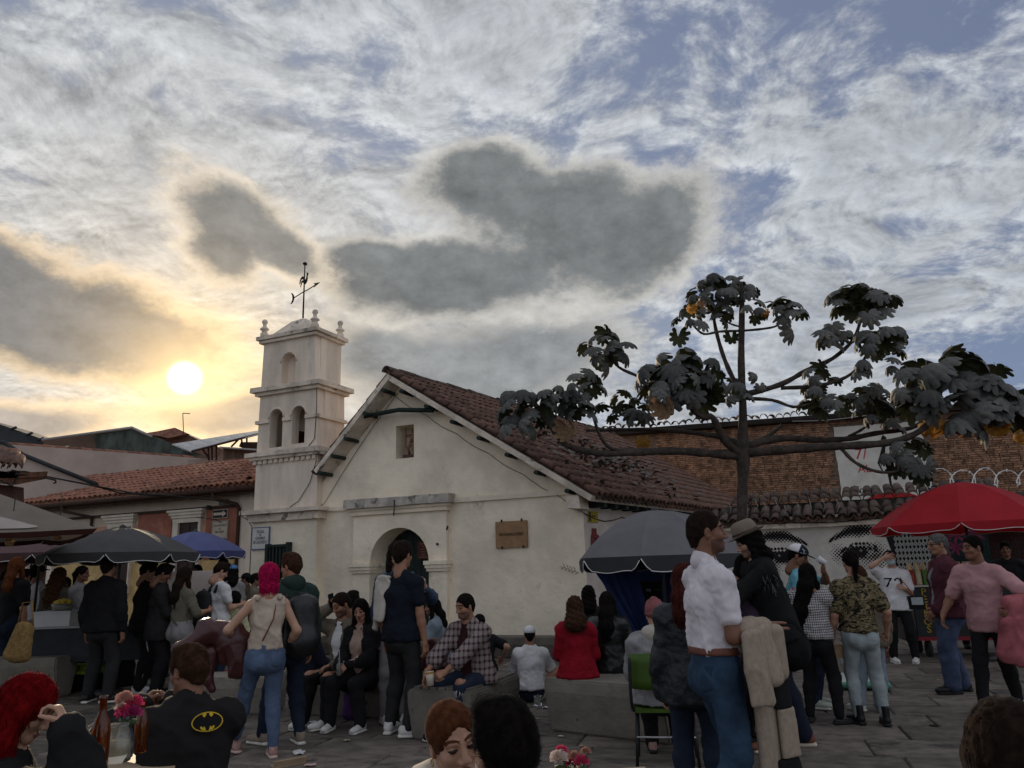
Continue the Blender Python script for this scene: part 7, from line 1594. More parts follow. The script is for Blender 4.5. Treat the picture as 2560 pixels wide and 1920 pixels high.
def earring(c):
    P = Vector(c['Hc'] + c['RH'] @ (V3(.080, -.008, -.052) * c['hs'])); MB().tube([P + Vector((0, .010 * cos(t), .010 * sin(t))) for t in np.linspace(0, 2 * pi, 13)], .0018, 5).build('earring', mat('gold', (.5, .3, .1), .3, 0, metal=1), c['ob'])
c = person('smiling woman with brown hair tied back and a cream coat at the front table', 1128, top=1756, hx=1128, Y=2.32, H=1.66, yaw=-158, seat=.45, fem=True, sk='b', topw=dict(name='coat', m=CREAMC, sleeve=.97, hem=.05, inf=.04, fl=.03, collar=CREAMC, hood=CREAMC, neckr=.07), bot=(BLACK,), shoes=SBB, hair=('pulled', 'chestnut', .20, 0), eyes=True, fine=.0038, head=(4, 6, 10), lean=3, res=.014, hands={'L': (-.1, .35, .78), 'R': (.12, .35, .78)}, extra=earring)
COUPW = c
c = person('man with short black hair turned to the woman in the cream coat', 1246, top=1766, hx=1247, Y=2.02, H=1.70, yaw=16, seat=.45, sk='b', topw=jk(BLACK), bot=(BLACK,), shoes=SBB, hair=('short', 'black', 0, 5200), fine=.0038, head=(10, 2, -3), res=.014, hands={'L': (-.2, .35, .78), 'R': (.2, .35, .78)})
COUPM = c
person('person with long dark brown hair sitting at the near edge of the view', 2452, top=1772, hx=2448, Y=1.72, H=1.62, yaw=-24, seat=.45, fem=True, sk='b', topw=jk(BLACK), bot=(BLACK,), shoes=SBB, hair=('long', 'dark', .30, 1200), fine=.0042, head=(0, 2, 0), res=.014)

# ---------------------------------------------------------------- benches, chair, stalls
CONC = mat('concrete', (.20, .175, .14), .92, .22, 3, .45, 16, stain=((.045, .04, .032), .60, 6))
CONCD = mat('old concrete', (.13, .112, .092), .92, .25, 3, .45, 16, stain=((.04, .035, .03), .58, 5))
def bench(label, A, B, dep, h, m, slats=0, foot=.10):
    A, B = Vector((*A, 0)), Vector((*B, 0)); u = (B - A).normalized(); L = (B - A).length; n = Vector((-u.y, u.x, 0)); a = atan2(u.y, u.x)
    o = thing('stone_bench', label, 'bench', A, a, 'stone benches round the plaza'); mb = MB()
    pr = [(0.0, h), (dep, h), (dep, h - .12), (dep - foot, .0), (foot, .0), (0.0, h - .12)]
    mb.prism([(y, z) for y, z in pr], 0, L, M=Matrix(((0, 1, 0, 0), (1, 0, 0, 0), (0, 0, 1, 0), (0, 0, 0, 1)))); ob = mb.build('block', m, o)
    bm = bmesh.new(); bm.from_mesh(ob.data); bmesh.ops.remove_doubles(bm, verts=bm.verts, dist=1e-4); bmesh.ops.bevel(bm, geom=[e for e in bm.edges if len(e.link_faces) == 2 and e.calc_face_angle(0) > .5], offset=.018, segments=2, affect='EDGES'); bm.to_mesh(ob.data); bm.free()
    for i in range(slats): MB().box((.03, .05 + i * (dep - .1) / slats, h + .001), (L - .03, .05 + (i + 1) * (dep - .1) / slats - .014, h + .028)).build('slat', mat('grey slat', (.13, .115, .095), .85, .25, 6, .2, 20), o)
    return o
bench('pale concrete bench with mossy stains under the woman in the red coat', (.22, 8.06), (1.25, 7.28), .62, .50, CONC)
bench('dark concrete bench with a slatted top under the man in the plaid shirt', (-.46, 7.65), (-.01, 8.73), .72, .45, CONCD, 7, .06)
bench('concrete bench under the couple with the phone', (-2.55, 9.30), (-.95, 8.75), .60, .44, CONCD)
bench('low concrete block behind the pink haired woman', (-3.95, 9.55), (-2.95, 9.45), .6, .42, CONC)
bench('weathered concrete ledge along the foot of the chapel wall', (-4.0, 16.0), (.9, 13.9), .5, .36, CONCD)
bench('concrete block beside the lime green toolbox', (-7.6, 11.3), (-6.5, 11.2), .5, .55, CONC)
def chair():
    p = gr(1634, 1850); o = thing('chair', 'lime green plastic chair on black tube legs under the hooded child', 'chair', (at(1634, 1400, 6.72).x, 6.72, 0), radians(-10)); GR = mat('green plastic', (.05, .095, .010), .45, .1, 4); TB_ = mat('black tube', (.012, .012, .012), .4, .1)
    mb = MB(); vs = []
    for i in range(9):
        for j in range(5):
            x = -.26 + .52 * i / 8; vs.append((x, -.27 + .10 * (abs(x) / .26) ** 3, .60 + .26 * j / 4 + .02 * (1 - (x / .26) ** 2) * (j == 4)))
    fr = [(i * 5 + j, (i + 1) * 5 + j, (i + 1) * 5 + j + 1, i * 5 + j + 1) for i in range(8) for j in range(4)]; vb = [(x, y - .022, z) for x, y, z in vs]; n = len(vs)
    ring = [i * 5 for i in range(9)] + [40 + j for j in range(1, 5)] + [i * 5 + 4 for i in range(7, -1, -1)] + [j for j in range(3, 0, -1)]
    mb.add(vs + vb, fr + [tuple(q + n for q in f[::-1]) for f in fr] + [(ring[i], ring[(i + 1) % len(ring)], ring[(i + 1) % len(ring)] + n, ring[i] + n) for i in range(len(ring))], 0, True); mb.build('backrest', GR, o)
    MB().box((-.23, -.22, .42), (.23, .22, .445)).build('seat', GR, o)
    for sg in (-1, 1):
        MB().tube(smooth([Vector(q) for q in ((sg * .25, -.26, .84), (sg * .255, -.27, .6), (sg * .25, -.25, .47), (sg * .24, -.1, .42), (sg * .24, .18, .42))], 4), .013, 8).build('frame', TB_, o)
        MB().tube([(sg * .22, -.18, .42), (sg * .24, -.25, .0)], .013, 8).build('leg', TB_, o); MB().tube([(sg * .22, .17, .42), (sg * .24, .23, .0)], .013, 8).build('leg', TB_, o)
    MB().tube([(-.23, -.22, .24), (.23, -.22, .24)], .009, 6).build('stretcher', mat('steel', (.4, .39, .38), .3, .1, metal=.8), o)
chair()
# blue curtained stall under the grey parasol
BLUEC = fab('blue tarp', (.022, .034, .10), bump=.25, bscale=12)
st = thing('curtained_stall', 'market stall hung with a draped blue curtain under the grey parasol', 'market stall', (1.75, 9.75, 0), radians(-8))
def curtain(name, p0, p1, q0, q1, m, par, nfold=7, amp=.05, nx=40, nz=10):
    mb = MB(); vs = []
    for i in range(nx + 1):
        f = i / nx
        for j in range(nz + 1):
            g = j / nz; v = Vector(p0).lerp(Vector(p1), f).lerp(Vector(q0).lerp(Vector(q1), f), g); v.y += amp * (.3 + .7 * g) * sin(f * nfold * 2 * pi + 1.2 * sin(g * 3)); v.x += .012 * sin(f * 31 + g * 4); vs.append(v)
    n = nz + 1; fs = [(i * n + j, (i + 1) * n + j, (i + 1) * n + j + 1, i * n + j + 1) for i in range(nx) for j in range(nz)]; k = len(vs)
    mb.add(vs + [v + Vector((0, .008, 0)) for v in vs], fs + [tuple(q + k for q in f[::-1]) for f in fs], 0, True); return mb.build(name, m, par)
curtain('curtain', (-.86, -.1, 1.62), (-.30, -.15, 1.62), (-.22, -.25, .55), (-.08, -.25, .55), BLUEC, st, 4, .04)
curtain('back_curtain', (-.85, .55, 1.66), (.9, .55, 1.66), (-.50, .5, .8), (.9, .5, .7), BLUEC, st, 6, .04)
MB().box((-.45, -.2, .0), (.85, .45, .72)).build('counter', mat('dark counter', (.012, .012, .013), .7, .2), st)
rk = MB(); rk.box((-.33, .1, .72), (.02, .16, 1.36)); rk.build('display_board', BLACK, st)
for i in range(5):
    for j in range(3): MB().tube([(-.28 + j * .11, .08, 1.26 - i * .12), (-.22 + j * .11, .075, 1.25 - i * .12)], .018, 6).build('bracelet', [mat('trinket brown', (.12, .06, .04), .5, .3), mat('trinket grey', (.16, .15, .14), .5, .3), mat('trinket dark', (.03, .03, .03), .4, .2)][(i + j) % 3], st)
# stall under the charcoal parasol: banner, counter, bowl
sl = thing('food_stall', 'food stall with a dark counter and a white banner under the charcoal parasol', 'market stall', (-5.9, 11.9, 0), radians(4))
MB().box((-1.15, -.35, .45), (.95, .3, .92)).build('counter', mat('counter dark', (.022, .024, .028), .6, .2), sl); MB().box((-1.2, -.4, .921), (1.0, .35, .95)).build('counter_top', mat('counter top', (.3, .29, .28), .4, .1), sl)
for x in (-1.05, .85): MB().box((x - .04, -.3, 0), (x + .04, .25, .45)).build('leg', BLACKM, sl)
curtain('banner', (.05, .35, 1.68), (1.12, .35, 1.68), (.10, .33, 1.30), (.98, .33, 1.20), mat('banner white', (.78, .71, .68), .7, .06, 3, transl=.6), sl, 5, .012)
MB().tube([(.42, .33, .95), (.42, .33, 1.95)], .014, 6).build('banner_pole', BLACKM, sl)
cl = thing('cooler_box', 'white cooler box on the counter under the charcoal parasol', 'cooler', (-6.85, 11.75, .95), radians(4)); MB().box((-.26, -.2, 0), (.26, .2, .17)).build('body', mat('cooler white', (.55, .54, .52), .4, .05), cl); MB().box((-.27, -.21, .171), (.27, .21, .21)).build('lid', mat('cooler lid', (.5, .5, .5), .35, .05), cl)
bw = thing('fruit_bowl', 'round container of yellow fruit pieces standing on the cooler box', 'bowl', (-6.78, 11.72, 1.162)); MB().lathe([(0, 0), (.13, 0), (.17, .10), (.165, .10), (.125, .01)], 18).build('bowl', mat('clear bowl', (.35, .34, .30), .15, 0, trans=.6), bw)
mb = MB()
for i in range(16): a = i * 2.4; r = .028 * sqrt(i); mb.lathe([(0, .05), (.035, .03), (.04, 0), (0, -.02)], 7, (r * cos(a), r * sin(a), .09 + .04 * (1 - i / 16)))
tag(mb.build('fruit_piece', mat('mango yellow', (.50, .34, .03), .5, .15), bw), kind='stuff')
tb = thing('toolbox', 'lime green lidded black toolbox on the ground under the charcoal parasol', 'toolbox', tuple(gr(205, 1725)), radians(-4)); MB().box((-.26, -.16, 0), (.26, .16, .24)).build('body', BLACKM, tb)
LG = mat('lime plastic', (.34, .46, .05), .45, .08); m_ = MB(); m_.box((-.28, -.18, .241), (.28, .18, .285)); m_.box((-.25, -.14, .286), (-.02, .14, .36)); m_.box((.03, -.14, .286), (.25, .14, .36)); m_.build('lid', LG, tb)
gb = thing('goods_bag', 'dark sack stuffed with crumpled packets beside the toolbox', 'bag', tuple(gr(292, 1715))); S_ = SDF(); S_.sec((0, 0, .08), (0, 0, .50), (1, 0, 0), (.24, .2), (.20, .17), .05); v, f = S_.mesh(.03); v = v + vnormals(v, f) * folds(v, .03, 12, 2)[:, None]; link('sack', np_mesh('sack', v, f, BLACK), gb)
for i in range(9): MB().box((-.06, -.015, -.05), (.06, .015, .06), M=Matrix.Translation((random.uniform(-.15, .15), random.uniform(-.2, -.05), .5 + random.uniform(-.05, .16))) @ Matrix.Rotation(random.uniform(0, 3), 4, 'Y') @ Matrix.Rotation(random.uniform(0, 3), 4, 'Z'), jit=.02).build('packet', [mat('packet orange', (.4, .16, .06), .5, .3), mat('packet cream', (.45, .40, .33), .5, .3), mat('packet teal', (.08, .2, .2), .5, .3), mat('packet green', (.12, .2, .05), .5, .3)][i % 4], gb)
ss = thing('snack_stall', 'small snack stall with an orange tray and bottles under the blue parasol', 'market stall', (-6.35, 15.1, 0)); MB().box((-.6, -.3, 0), (.55, .3, .95)).build('counter', mat('stall brown', (.05, .03, .022), .8, .2), ss); MB().box((-.1, -.28, .951), (.5, .28, 1.15)).build('tray', mat('tray orange', (.50, .10, .02), .5, .15), ss); MB().box((-.05, -.3, 1.151), (.45, .25, 1.2)).build('tray_rim', WHITE, ss)
for i in range(7): MB().lathe([(0, 0), (.03, 0), (.03, .12), (.012, .16), (.012, .2), (0, .2)], 8, (-.55 + i * .065, -.1 + .1 * (i % 2), .955)).build('bottle', [mat('sauce red', (.30, .03, .02), .3, .1), mat('sauce yellow', (.5, .3, .04), .3, .1), mat('sauce green', (.08, .2, .03), .3, .1)][i % 3], ss)
ms = thing('side_stall', 'shaded stall with trays of food below the maroon parasol', 'market stall', (-8.3, 13.1, 0)); MB().box((-1.2, -.3, 0), (1.0, .4, .9)).build('counter', mat('stall brown', (0, 0, 0)), ms)
for i in range(5): MB().box((-1.1 + i * .4, -.25, .901), (-.8 + i * .4, .2, .99)).build('tray', mat('tray steel', (.35, .32, .28), .35, .15, metal=.4), ms)
for i, (px, py, Y) in enumerate(((25, 1352, 9.2), (145, 1338, 10.5))):
    p = at(px, py, Y); lb = thing('light_bulb', ['clear round bulb hanging under the beige market umbrella', 'string of small bulbs behind the maroon parasol top'][i], 'light bulb', p); MB().lathe([(.0, -.07), (.04, -.055), (.055, -.01), (.04, .03), (.018, .05), (.018, .08), (0, .085)], 12).build('glass', mat('bulb glass', (.75, .5, .25), .1, 0, trans=.8), lb); MB().tube([(0, 0, .08), (0, 0, .55)], .006, 5).build('flex', WIRE, lb)
cn_ = thing('traffic_post', 'slim red traffic post with white bands by the tower corner', 'traffic cone', tuple(at(598, 1400, 13.6).xy) + (0,)); RC = mat('cone red', (.40, .045, .03), .6, .15); MB().lathe([(.16, 0), (.16, .04), (.055, .06), (.05, .98), (.035, 1.04), (0, 1.05)], 14).build('post', RC, cn_)
for z in (.55, .84): MB().lathe([(.0535, z), (.0525, z + .11)], 14).build('band', WHITE, cn_)
# sauce cart under the red parasol
ct = thing('sauce_cart', 'dark food cart lettered in yellow with rows of sauce bottles under the red parasol', 'cart', (6.75, 13.0, 0), radians(-12)); DC = mat('cart black', (.018, .020, .019), .5, .2); 
MB().box((-.35, -.35, .32), (1.35, .45, 1.08)).build('body', DC, ct); MB().box((-.42, -.42, 1.081), (1.4, .5, 1.11)).build('counter_top', mat('cart top', (.42, .38, .33), .4, .1), ct); MB().box((-.36, -.37, .26), (1.36, .46, .318)).build('skirt', mat('cart red', (.22, .015, .025), .5, .1), ct)
MB().box((-.52, -.34, .25), (-.36, .4, 1.0)).build('side_flap', mat('cart wood', (.06, .05, .042), .7, .3), ct); MB().box((-1.0, -.30, 0), (-.72, -.22, .82)).build('board', mat('cart board', (.12, .045, .03), .7, .2), ct)
YL = mat('cart lettering', (.42, .28, .02), .6, .2, 30)
for i, ch_ in enumerate('PERROS'): lettering(ch_, .15, YL, ct, (-.18, -.353, 1.0 - i * .115), sx=1.1)
lettering('3500', .09, mat('chalk', (.35, .33, .3), .8, 0), ct, (.22, -.353, .72)); lettering('MENU', .07, mat('chalk', (0, 0, 0)), ct, (.22, -.353, .62))
for x in (-.2, 1.2):
    for y in (-.25, .3): w_ = MB().tube([(x - .03, y, .13), (x + .03, y, .13)], .125, 16); w_.build('wheel', mat('rubber', (.02, .02, .02), .8, .1), ct)
for r in range(3):
    for i in range(11):
        o = thing('sauce_bottle', ['red', 'orange', 'green', 'cream'][(i * 7 + r * 3) % 4] + ' sauce bottle in the ' + ['front', 'middle', 'back'][r] + ' row on the cart, ' + ['at the near end', 'second from the end', 'third along', 'fourth along', 'fifth along', 'in the middle', 'seventh along', 'eighth along', 'ninth along', 'next to the last', 'at the far end'][i], 'bottle', tuple(ct.matrix_basis @ Vector((-.30 + i * .105 + .02 * r, -.25 + r * .14, 1.11))) if False else tuple(Matrix.Translation((6.75, 13.0, 0)) @ Matrix.Rotation(radians(-12), 4, 'Z') @ Vector((-.30 + i * .105 + .02 * r, -.25 + r * .14, 1.11 + .0))), 0, 'sauce bottles on the cart')
        MB().lathe([(0, 0), (.046, 0), (.048, .02), (.048, .20), (.022, .24)], 10).build('body', [mat('sauce red', (0, 0, 0)), mat('sauce orange', (.42, .16, .03), .3, .1), mat('sauce green', (0, 0, 0)), mat('sauce cream', (.5, .42, .28), .3, .1)][(i * 7 + r * 3) % 4], o); MB().lathe([(.024, .24), (.013, .34), (0, .35)], 8).build('nozzle', mat('nozzle', (.55, .42, .22), .4, .1), o)
# bicycle against the mural
bk = thing('bicycle', 'black bicycle leaning against the mural wall below the second painted eye', 'bicycle', tuple(mw(.42, -.30, 0)), CR)
RB = mat('rubber', (0, 0, 0)); R0 = .33
for x in (-.52, .52):
    t = MB().tube([(x + R0 * cos(a), 0, R0 + R0 * sin(a)) for a in np.linspace(0, 2 * pi, 33)], .018, 6, caps=False).build('tyre', RB, bk); MB().tube([(x + (R0 - .03) * cos(a), 0, R0 + (R0 - .03) * sin(a)) for a in np.linspace(0, 2 * pi, 33)], .008, 5, caps=False).build('rim', mat('steel', (0, 0, 0)), t)
    for k_ in range(20): MB().tube([(x, .01 * (-1) ** k_, R0), (x + (R0 - .03) * cos(k_ * pi / 10), 0, R0 + (R0 - .03) * sin(k_ * pi / 10))], .002, 3).build('spoke', mat('steel', (0, 0, 0)), t)
fm_ = MB()
for a, b in (((-.52, R0), (-.18, .78)), ((-.18, .78), (.34, .80)), ((.34, .80), (-.06, .30)), ((-.06, .30), (-.22, .86)), ((-.06, .30), (-.52, R0)), ((.36, .92), (.33, .72)), ((.33, .72), (.52, R0))): fm_.tube([(a[0], 0, a[1]), (b[0], 0, b[1])], .016, 6)
fm_.build('bicycle_frame', BLACKM, bk); MB().tube([(.30, -.26, .98), (.38, -.14, .96), (.36, 0, .93), (.38, .14, .96), (.30, .26, .98)], .013, 6).build('handlebar', BLACKM, bk); MB().box((-.36, -.07, .86), (-.12, .07, .91)).build('saddle', BLACKM, bk)
for sg in (-1, 1): MB().tube(smooth([Vector(q) for q in ((.33, sg * .2, .98), (.46, sg * .12, 1.06), (.5, 0, .95), (.42, 0, .75))], 4), .004, 4).build('brake_cable', BLACKM, bk)
# plant on the chapel corner
wd_ = thing('wall_weed', 'small wispy green weed growing out of the chapel wall corner', 'plant', on(3.98, -.02, 1.45), CR); 
for i in range(9):
    t_ = .03 + i * .035; MB().tube([(-t_, -.03, .0 + t_ * .35), (-t_ - .02, -.05, t_ * .35 + .07 * (1 if i % 2 else -.4)), (-t_ - .05, -.05, t_ * .35 + .09 * (1 if i % 2 else -.5))], [.004, .007, .001], 4).build('leaflet', mat('weed green', (.05, .075, .03), .8, .3), wd_)
MB().tube([(0, 0, 0), (-.2, -.04, .06), (-.38, -.05, .13)], .004, 4).build('stem', mat('weed green', (0, 0, 0)), wd_)

# ---------------------------------------------------------------- held and carried things
def held(c, name, label, cat, p=(0, 0, 0)):
    o = thing(name, label, cat); m = Matrix(c['ob'].rotation_euler.to_matrix().to_4x4()); m.translation = c['ob'].location; o.matrix_world = m @ Matrix.Translation(Vector(p)); return o
def blob(o, name, S_, h, m, amp=.012, freq=22, seed=1): v, f = S_.mesh(h); v = v + vnormals(v, f) * folds(v, amp, freq, seed)[:, None]; return link(name, np_mesh(name, v, f, m), o)
def mid(c, s_, f): return c['el'][s_] + (c['wr'][s_] - c['el'][s_]) * f
# burgundy jacket over the pink haired woman's arm
o = held(PH, 'leather_jacket', 'burgundy leather jacket bundled over the forearm of the pink haired woman', 'jacket'); a = mid(PH, 'L', .55); S_ = SDF(); F_, R_ = PH['F'], PH['R']
S_.sec(a + V3(.05, .02, .0), a + V3(-.20, .14, .02), (0, 0, 1), (.10, .08), (.11, .08), .05); S_.cone(a + V3(-.18, .12, .0), a + V3(-.40, .20, -.13), .10, .06, .04); S_.sec(a + V3(.08, -.02, -.06), a + V3(.10, -.03, -.34), (1, 0, 0), (.13, .07), (.10, .05), .05); S_.sec(a + V3(.0, .03, -.08), a + V3(.0, .06, -.24), (1, 0, 0), (.10, .06), (.08, .05), .05); blob(o, 'folded_body', S_, .013, BURG, .022, 20)
S_ = SDF(); S_.cone(a + V3(-.14, .08, -.16), a + V3(-.16, .08, -.40), .06, .045, .03); S_.cone(a + V3(-.16, .08, -.40), a + V3(-.12, .06, -.48), .045, .035, .03); blob(o, 'sleeve', S_, .012, BURG, .015, 30, 4)
# cream cardigan on the navy man's shoulder
o = held(NAVYM, 'cardigan', 'cream cardigan draped over the shoulder of the man in navy', 'cardigan'); c = NAVYM; a = c['sh']['L']; U_, F_, R_ = c['U'], c['F'], c['R']; S_ = SDF()
S_.sec(a + R_ * .05 - F_ * .085 + U_ * .02, a + R_ * .02 - F_ * .145 - U_ * .36, R_, (.085, .020), (.070, .020), .03); S_.sec(a + R_ * .04 + U_ * .055 - F_ * .09, a + R_ * .04 + U_ * .05 + F_ * .08, R_, (.09, .022), (.08, .02), .03); S_.sec(a - R_ * .03 - F_ * .06 + U_ * .01, a - R_ * .075 - F_ * .08 - U_ * .45, F_, (.06, .022), (.035, .022), .03); S_.sec(a + R_ * .03 + F_ * .09 + U_ * .03, a + F_ * .15 - U_ * .3, R_, (.08, .02), (.07, .02), .03); blob(o, 'draped_knit', S_, .011, CREAMC, .012, 34)
# beige and black coat over the polo man's arm
o = held(POLOM, 'coat', 'beige wool coat with black blocks draped over the arm of the man in white', 'coat'); c = POLOM; a, b = mid(c, 'R', .30), mid(c, 'R', .95)
def panel(name, p, q, r0, r1, m, top=None, bot=None, amp=.016):
    S_ = SDF(); S_.sec(p, q, nrm3(c['wr']['R'] - c['el']['R']) * V3(1, 1, 0), r0, r1, .02)
    if top is not None: S_.cut(V3(0, 0, top), (0, 0, 1))
    if bot is not None: S_.cut(V3(0, 0, bot), (0, 0, -1))
    blob(o, name, S_, .011, m, amp, 15)
zz = b[2]; sd = V3(.055, 0, 0)
S_ = SDF(); S_.cone(a + V3(0, 0, .03), b + V3(0, 0, .03), .060, .056, .03); blob(o, 'arm_fold', S_, .011, BEIGE, .014, 18)
panel('near_panel', a + sd + V3(.01, .02, .01), a + sd + V3(.025, .05, -.40), (.085, .030), (.10, .026), BEIGE, None, zz - .37)
panel('loop_panel', b + sd + V3(.02, -.05, .02), b + sd + V3(.04, -.01, -.25), (.095, .034), (.07, .040), BEIGE)
panel('loop_edge', b + sd + V3(-.02, .05, .0), b + sd + V3(-.02, .06, -.22), (.06, .05), (.05, .05), BEIGE)
panel('middle_strip', b + V3(.01, -.04, -.1), b + V3(.015, -.03, -.9), (.085, .022), (.095, .022), BEIGE, zz - .12, zz - .74)
panel('black_block', b + V3(.0, .06, -.1), b + V3(.005, .09, -.9), (.06, .024), (.085, .024), BLACK, zz - .2, zz - .42)
panel('lower_strip', b + V3(-.0, .07, -.1), b + V3(.005, .10, -.9), (.06, .023), (.08, .023), BEIGE, zz - .423, zz - .68)
panel('hem_block', b + V3(.0, .05, -.1), b + V3(.005, .08, -.95), (.08, .020), (.09, .020), BLACK, zz - .683, zz - .80)
# pink jacket
o = held(PINKM, 'fleece_jacket', 'fluffy pink jacket hanging from the arm of the man in the pink tee', 'jacket'); c = PINKM; a = mid(c, 'L', .55); S_ = SDF(); S_.cone(a + V3(-.05, -.02, .02), a + V3(.06, .06, .01), .075, .07, .03); S_.sec(a + V3(.03, .05, -.03), a + V3(.10, .10, -.48), (1, 0, 0), (.10, .06), (.14, .09), .05); S_.sec(a + V3(-.06, -.02, -.03), a + V3(-.10, -.02, -.42), (1, 0, 0), (.09, .06), (.10, .07), .05); S_.cone(a + V3(.10, .1, -.2), a + V3(.02, .1, -.55), .07, .05, .04); blob(o, 'hanging_body', S_, .013, PINKJ, .024, 20)
# phone, bottle, cup, bowl
o = held(PHONE, 'phone', 'dark mobile phone held to the ear of the seated man', 'phone', PHONE['wr']['R'] + V3(-.045, .02, .085)); MB().box((-.006, -.036, -.075), (.006, .036, .075), M=Matrix.Rotation(-.25, 4, 'X')).build('case', BLACKM, o); MB().box((-.0075, -.032, -.07), (-.0062, .032, .07), M=Matrix.Rotation(-.25, 4, 'X')).build('screen', mat('screen', (.02, .02, .025), .1, 0), o)
GL = lambda key, c, tr=.75: mat('glass ' + key, c, .06, 0, trans=tr, spec=.5)
o = held(BOTW, 'drink_bottle', 'small pale drink bottle with a straw in the seated woman\'s hands', 'bottle', (BOTW['wr']['L'] + BOTW['wr']['R']) / 2 + V3(0, .075, -.09)); MB().lathe([(0, 0), (.026, 0), (.028, .02), (.028, .10), (.012, .14), (.012, .17), (0, .17)], 12).build('bottle', GL('pale', (.4, .42, .36)), o); MB().tube([(0, 0, .1), (.01, -.01, .26)], .003, 5).build('straw', WHITE, o)
o = held(PLAIDM, 'paper_cup', 'cream paper cup in the hand of the man in the plaid shirt', 'cup', PLAIDM['wr']['L'] + V3(.10, .10, -.115)); MB().lathe([(0, 0), (.032, 0), (.044, .13), (.041, .13), (.031, .012)], 16, M=Matrix.Rotation(.12, 4, 'Y')).build('cup', mat('paper cup', (.5, .42, .33), .7, .08), o); MB().lathe([(.0425, .105), (.0437, .128)], 16, M=Matrix.Rotation(.12, 4, 'Y')).build('band', mat('cup band', (.35, .2, .05), .6, .1), o)
o = held(AQUAM, 'paper_cup', 'white cup lifted to the mouth of the man in aqua', 'cup', AQUAM['wr']['L'] + V3(.03, .035, .06)); MB().lathe([(0, 0), (.028, 0), (.038, .10), (.036, .10), (.026, .01)], 14, M=Matrix.Rotation(.9, 4, 'X')).build('cup', WHITE, o)
o = held(HATM, 'food_bowl', 'white takeaway bowl with a yellow tortilla in the hands of the man in the hat', 'bowl', (HATM['wr']['L'] + HATM['wr']['R']) / 2 + V3(0, .09, .0)); MB().lathe([(0, 0), (.05, 0), (.075, .055), (.072, .055), (.048, .008)], 18).build('bowl', WHITE, o); outline([(-.06, .02), (-.05, .09), (.0, .12), (.05, .09), (.06, .02)], .008, 'tortilla', o, Matrix.Translation((0, -.02, 0)) @ Matrix.Rotation(.3, 4, 'X'), mat('tortilla', (.5, .28, .07), .8, .2, 20))
p = gr(2142, 1712); q = at(2126, 1690, 8.4)
o = held(CAMOW, 'drink_bottle', 'clear bottle half full of amber drink held by the woman in camouflage', 'bottle', CAMOW['wr']['L'] + V3(-.02, .03, -.42)); MB().lathe([(0, 0), (.042, 0), (.045, .02), (.045, .17), (.018, .25), (.016, .31), (0, .31)], 16).build('glass', GL('clear', (.7, .7, .66), .85), o); MB().lathe([(0, .006), (.041, .006), (.0425, .02), (.0425, .15), (0, .15)], 16).build('drink', mat('amber drink', (.40, .22, .045), .3, .1), o)
o = held(CAMOW, 'wallet', 'tan wallet with a wrist strap in the hand of the woman in camouflage', 'wallet', CAMOW['wr']['L'] + V3(.05, .01, -.13)); MB().box((-.05, -.02, -.06), (.05, .02, .06), jit=.006).build('body', mat('wallet tan', (.30, .19, .10), .6, .2), o); MB().tube([(0, 0, -.06), (.02, -.01, -.10), (.0, 0, -.13)], .012, 6).build('tie', WHITE, o)
o = held(MASKP, 'shoulder_bag', 'small black and clear shoulder bag on an orange strap', 'bag', (-.26, .10, .88)); MB().box((-.11, -.05, -.10), (.11, .05, .10), jit=.008).build('pouch', BLACK, o); MB().box((-.09, -.012, -.05), (.07, .012, .06), M=Matrix.Translation((0, .058, .02))).build('clear_pocket', mat('clear pocket', (.3, .33, .32), .2, .1), o)
MB().tube([Vector(q) - Vector((-.26, .10, .88)) for q in (MASKP['Sc'] - MASKP['R'] * .09 + V3(0, 0, .03), MASKP['Sc'] - MASKP['R'] * .10 + V3(0, .135, -.10), V3(-.17, .19, 1.1), V3(-.24, .14, .97))], .016, 6, flat=.4).build('strap', mat('strap orange', (.30, .06, .03), .7, .2), o)
o = thing('straw_bag', 'woven straw bag hanging beside the woman with auburn hair', 'bag', tuple(at(42, 1640, 8.6))); S_ = SDF(); S_.sec((0, 0, .0), (.05, 0, .30), (1, 0, 0), (.15, .07), (.10, .05), .03); blob(o, 'basket', S_, .018, STRAW, .006, 60); MB().tube([(-.03, 0, .30), (.0, 0, .55), (.10, 0, .56), (.14, 0, .3)], .01, 6).build('handle', STRAW, o)
o = thing('handbag', 'purple drawstring bag standing between the seated woman\'s feet', 'bag', tuple(gr(884, 1796))); S_ = SDF(); S_.sec((0, 0, .06), (0, 0, .30), (1, 0, 0), (.13, .10), (.09, .07), .05); S_.cone((0, 0, .30), (-.02, 0, .37), .05, .03, .03); blob(o, 'sack', S_, .012, PURPLE, .014, 24); MB().lathe([(0, .03), (.022, .02), (.026, 0), (0, -.02)], 8, (-.06, -.09, .30)).build('charm', WHITE, o)
o = thing('handbag', 'dark red leather bag resting behind the man in plaid', 'bag', tuple(at(1085, 1665, 9.3))); S_ = SDF(); S_.sec((0, 0, .0), (0, 0, .26), (1, 0, 0), (.17, .08), (.13, .05), .04); blob(o, 'pouch', S_, .015, BURG, .012, 24)
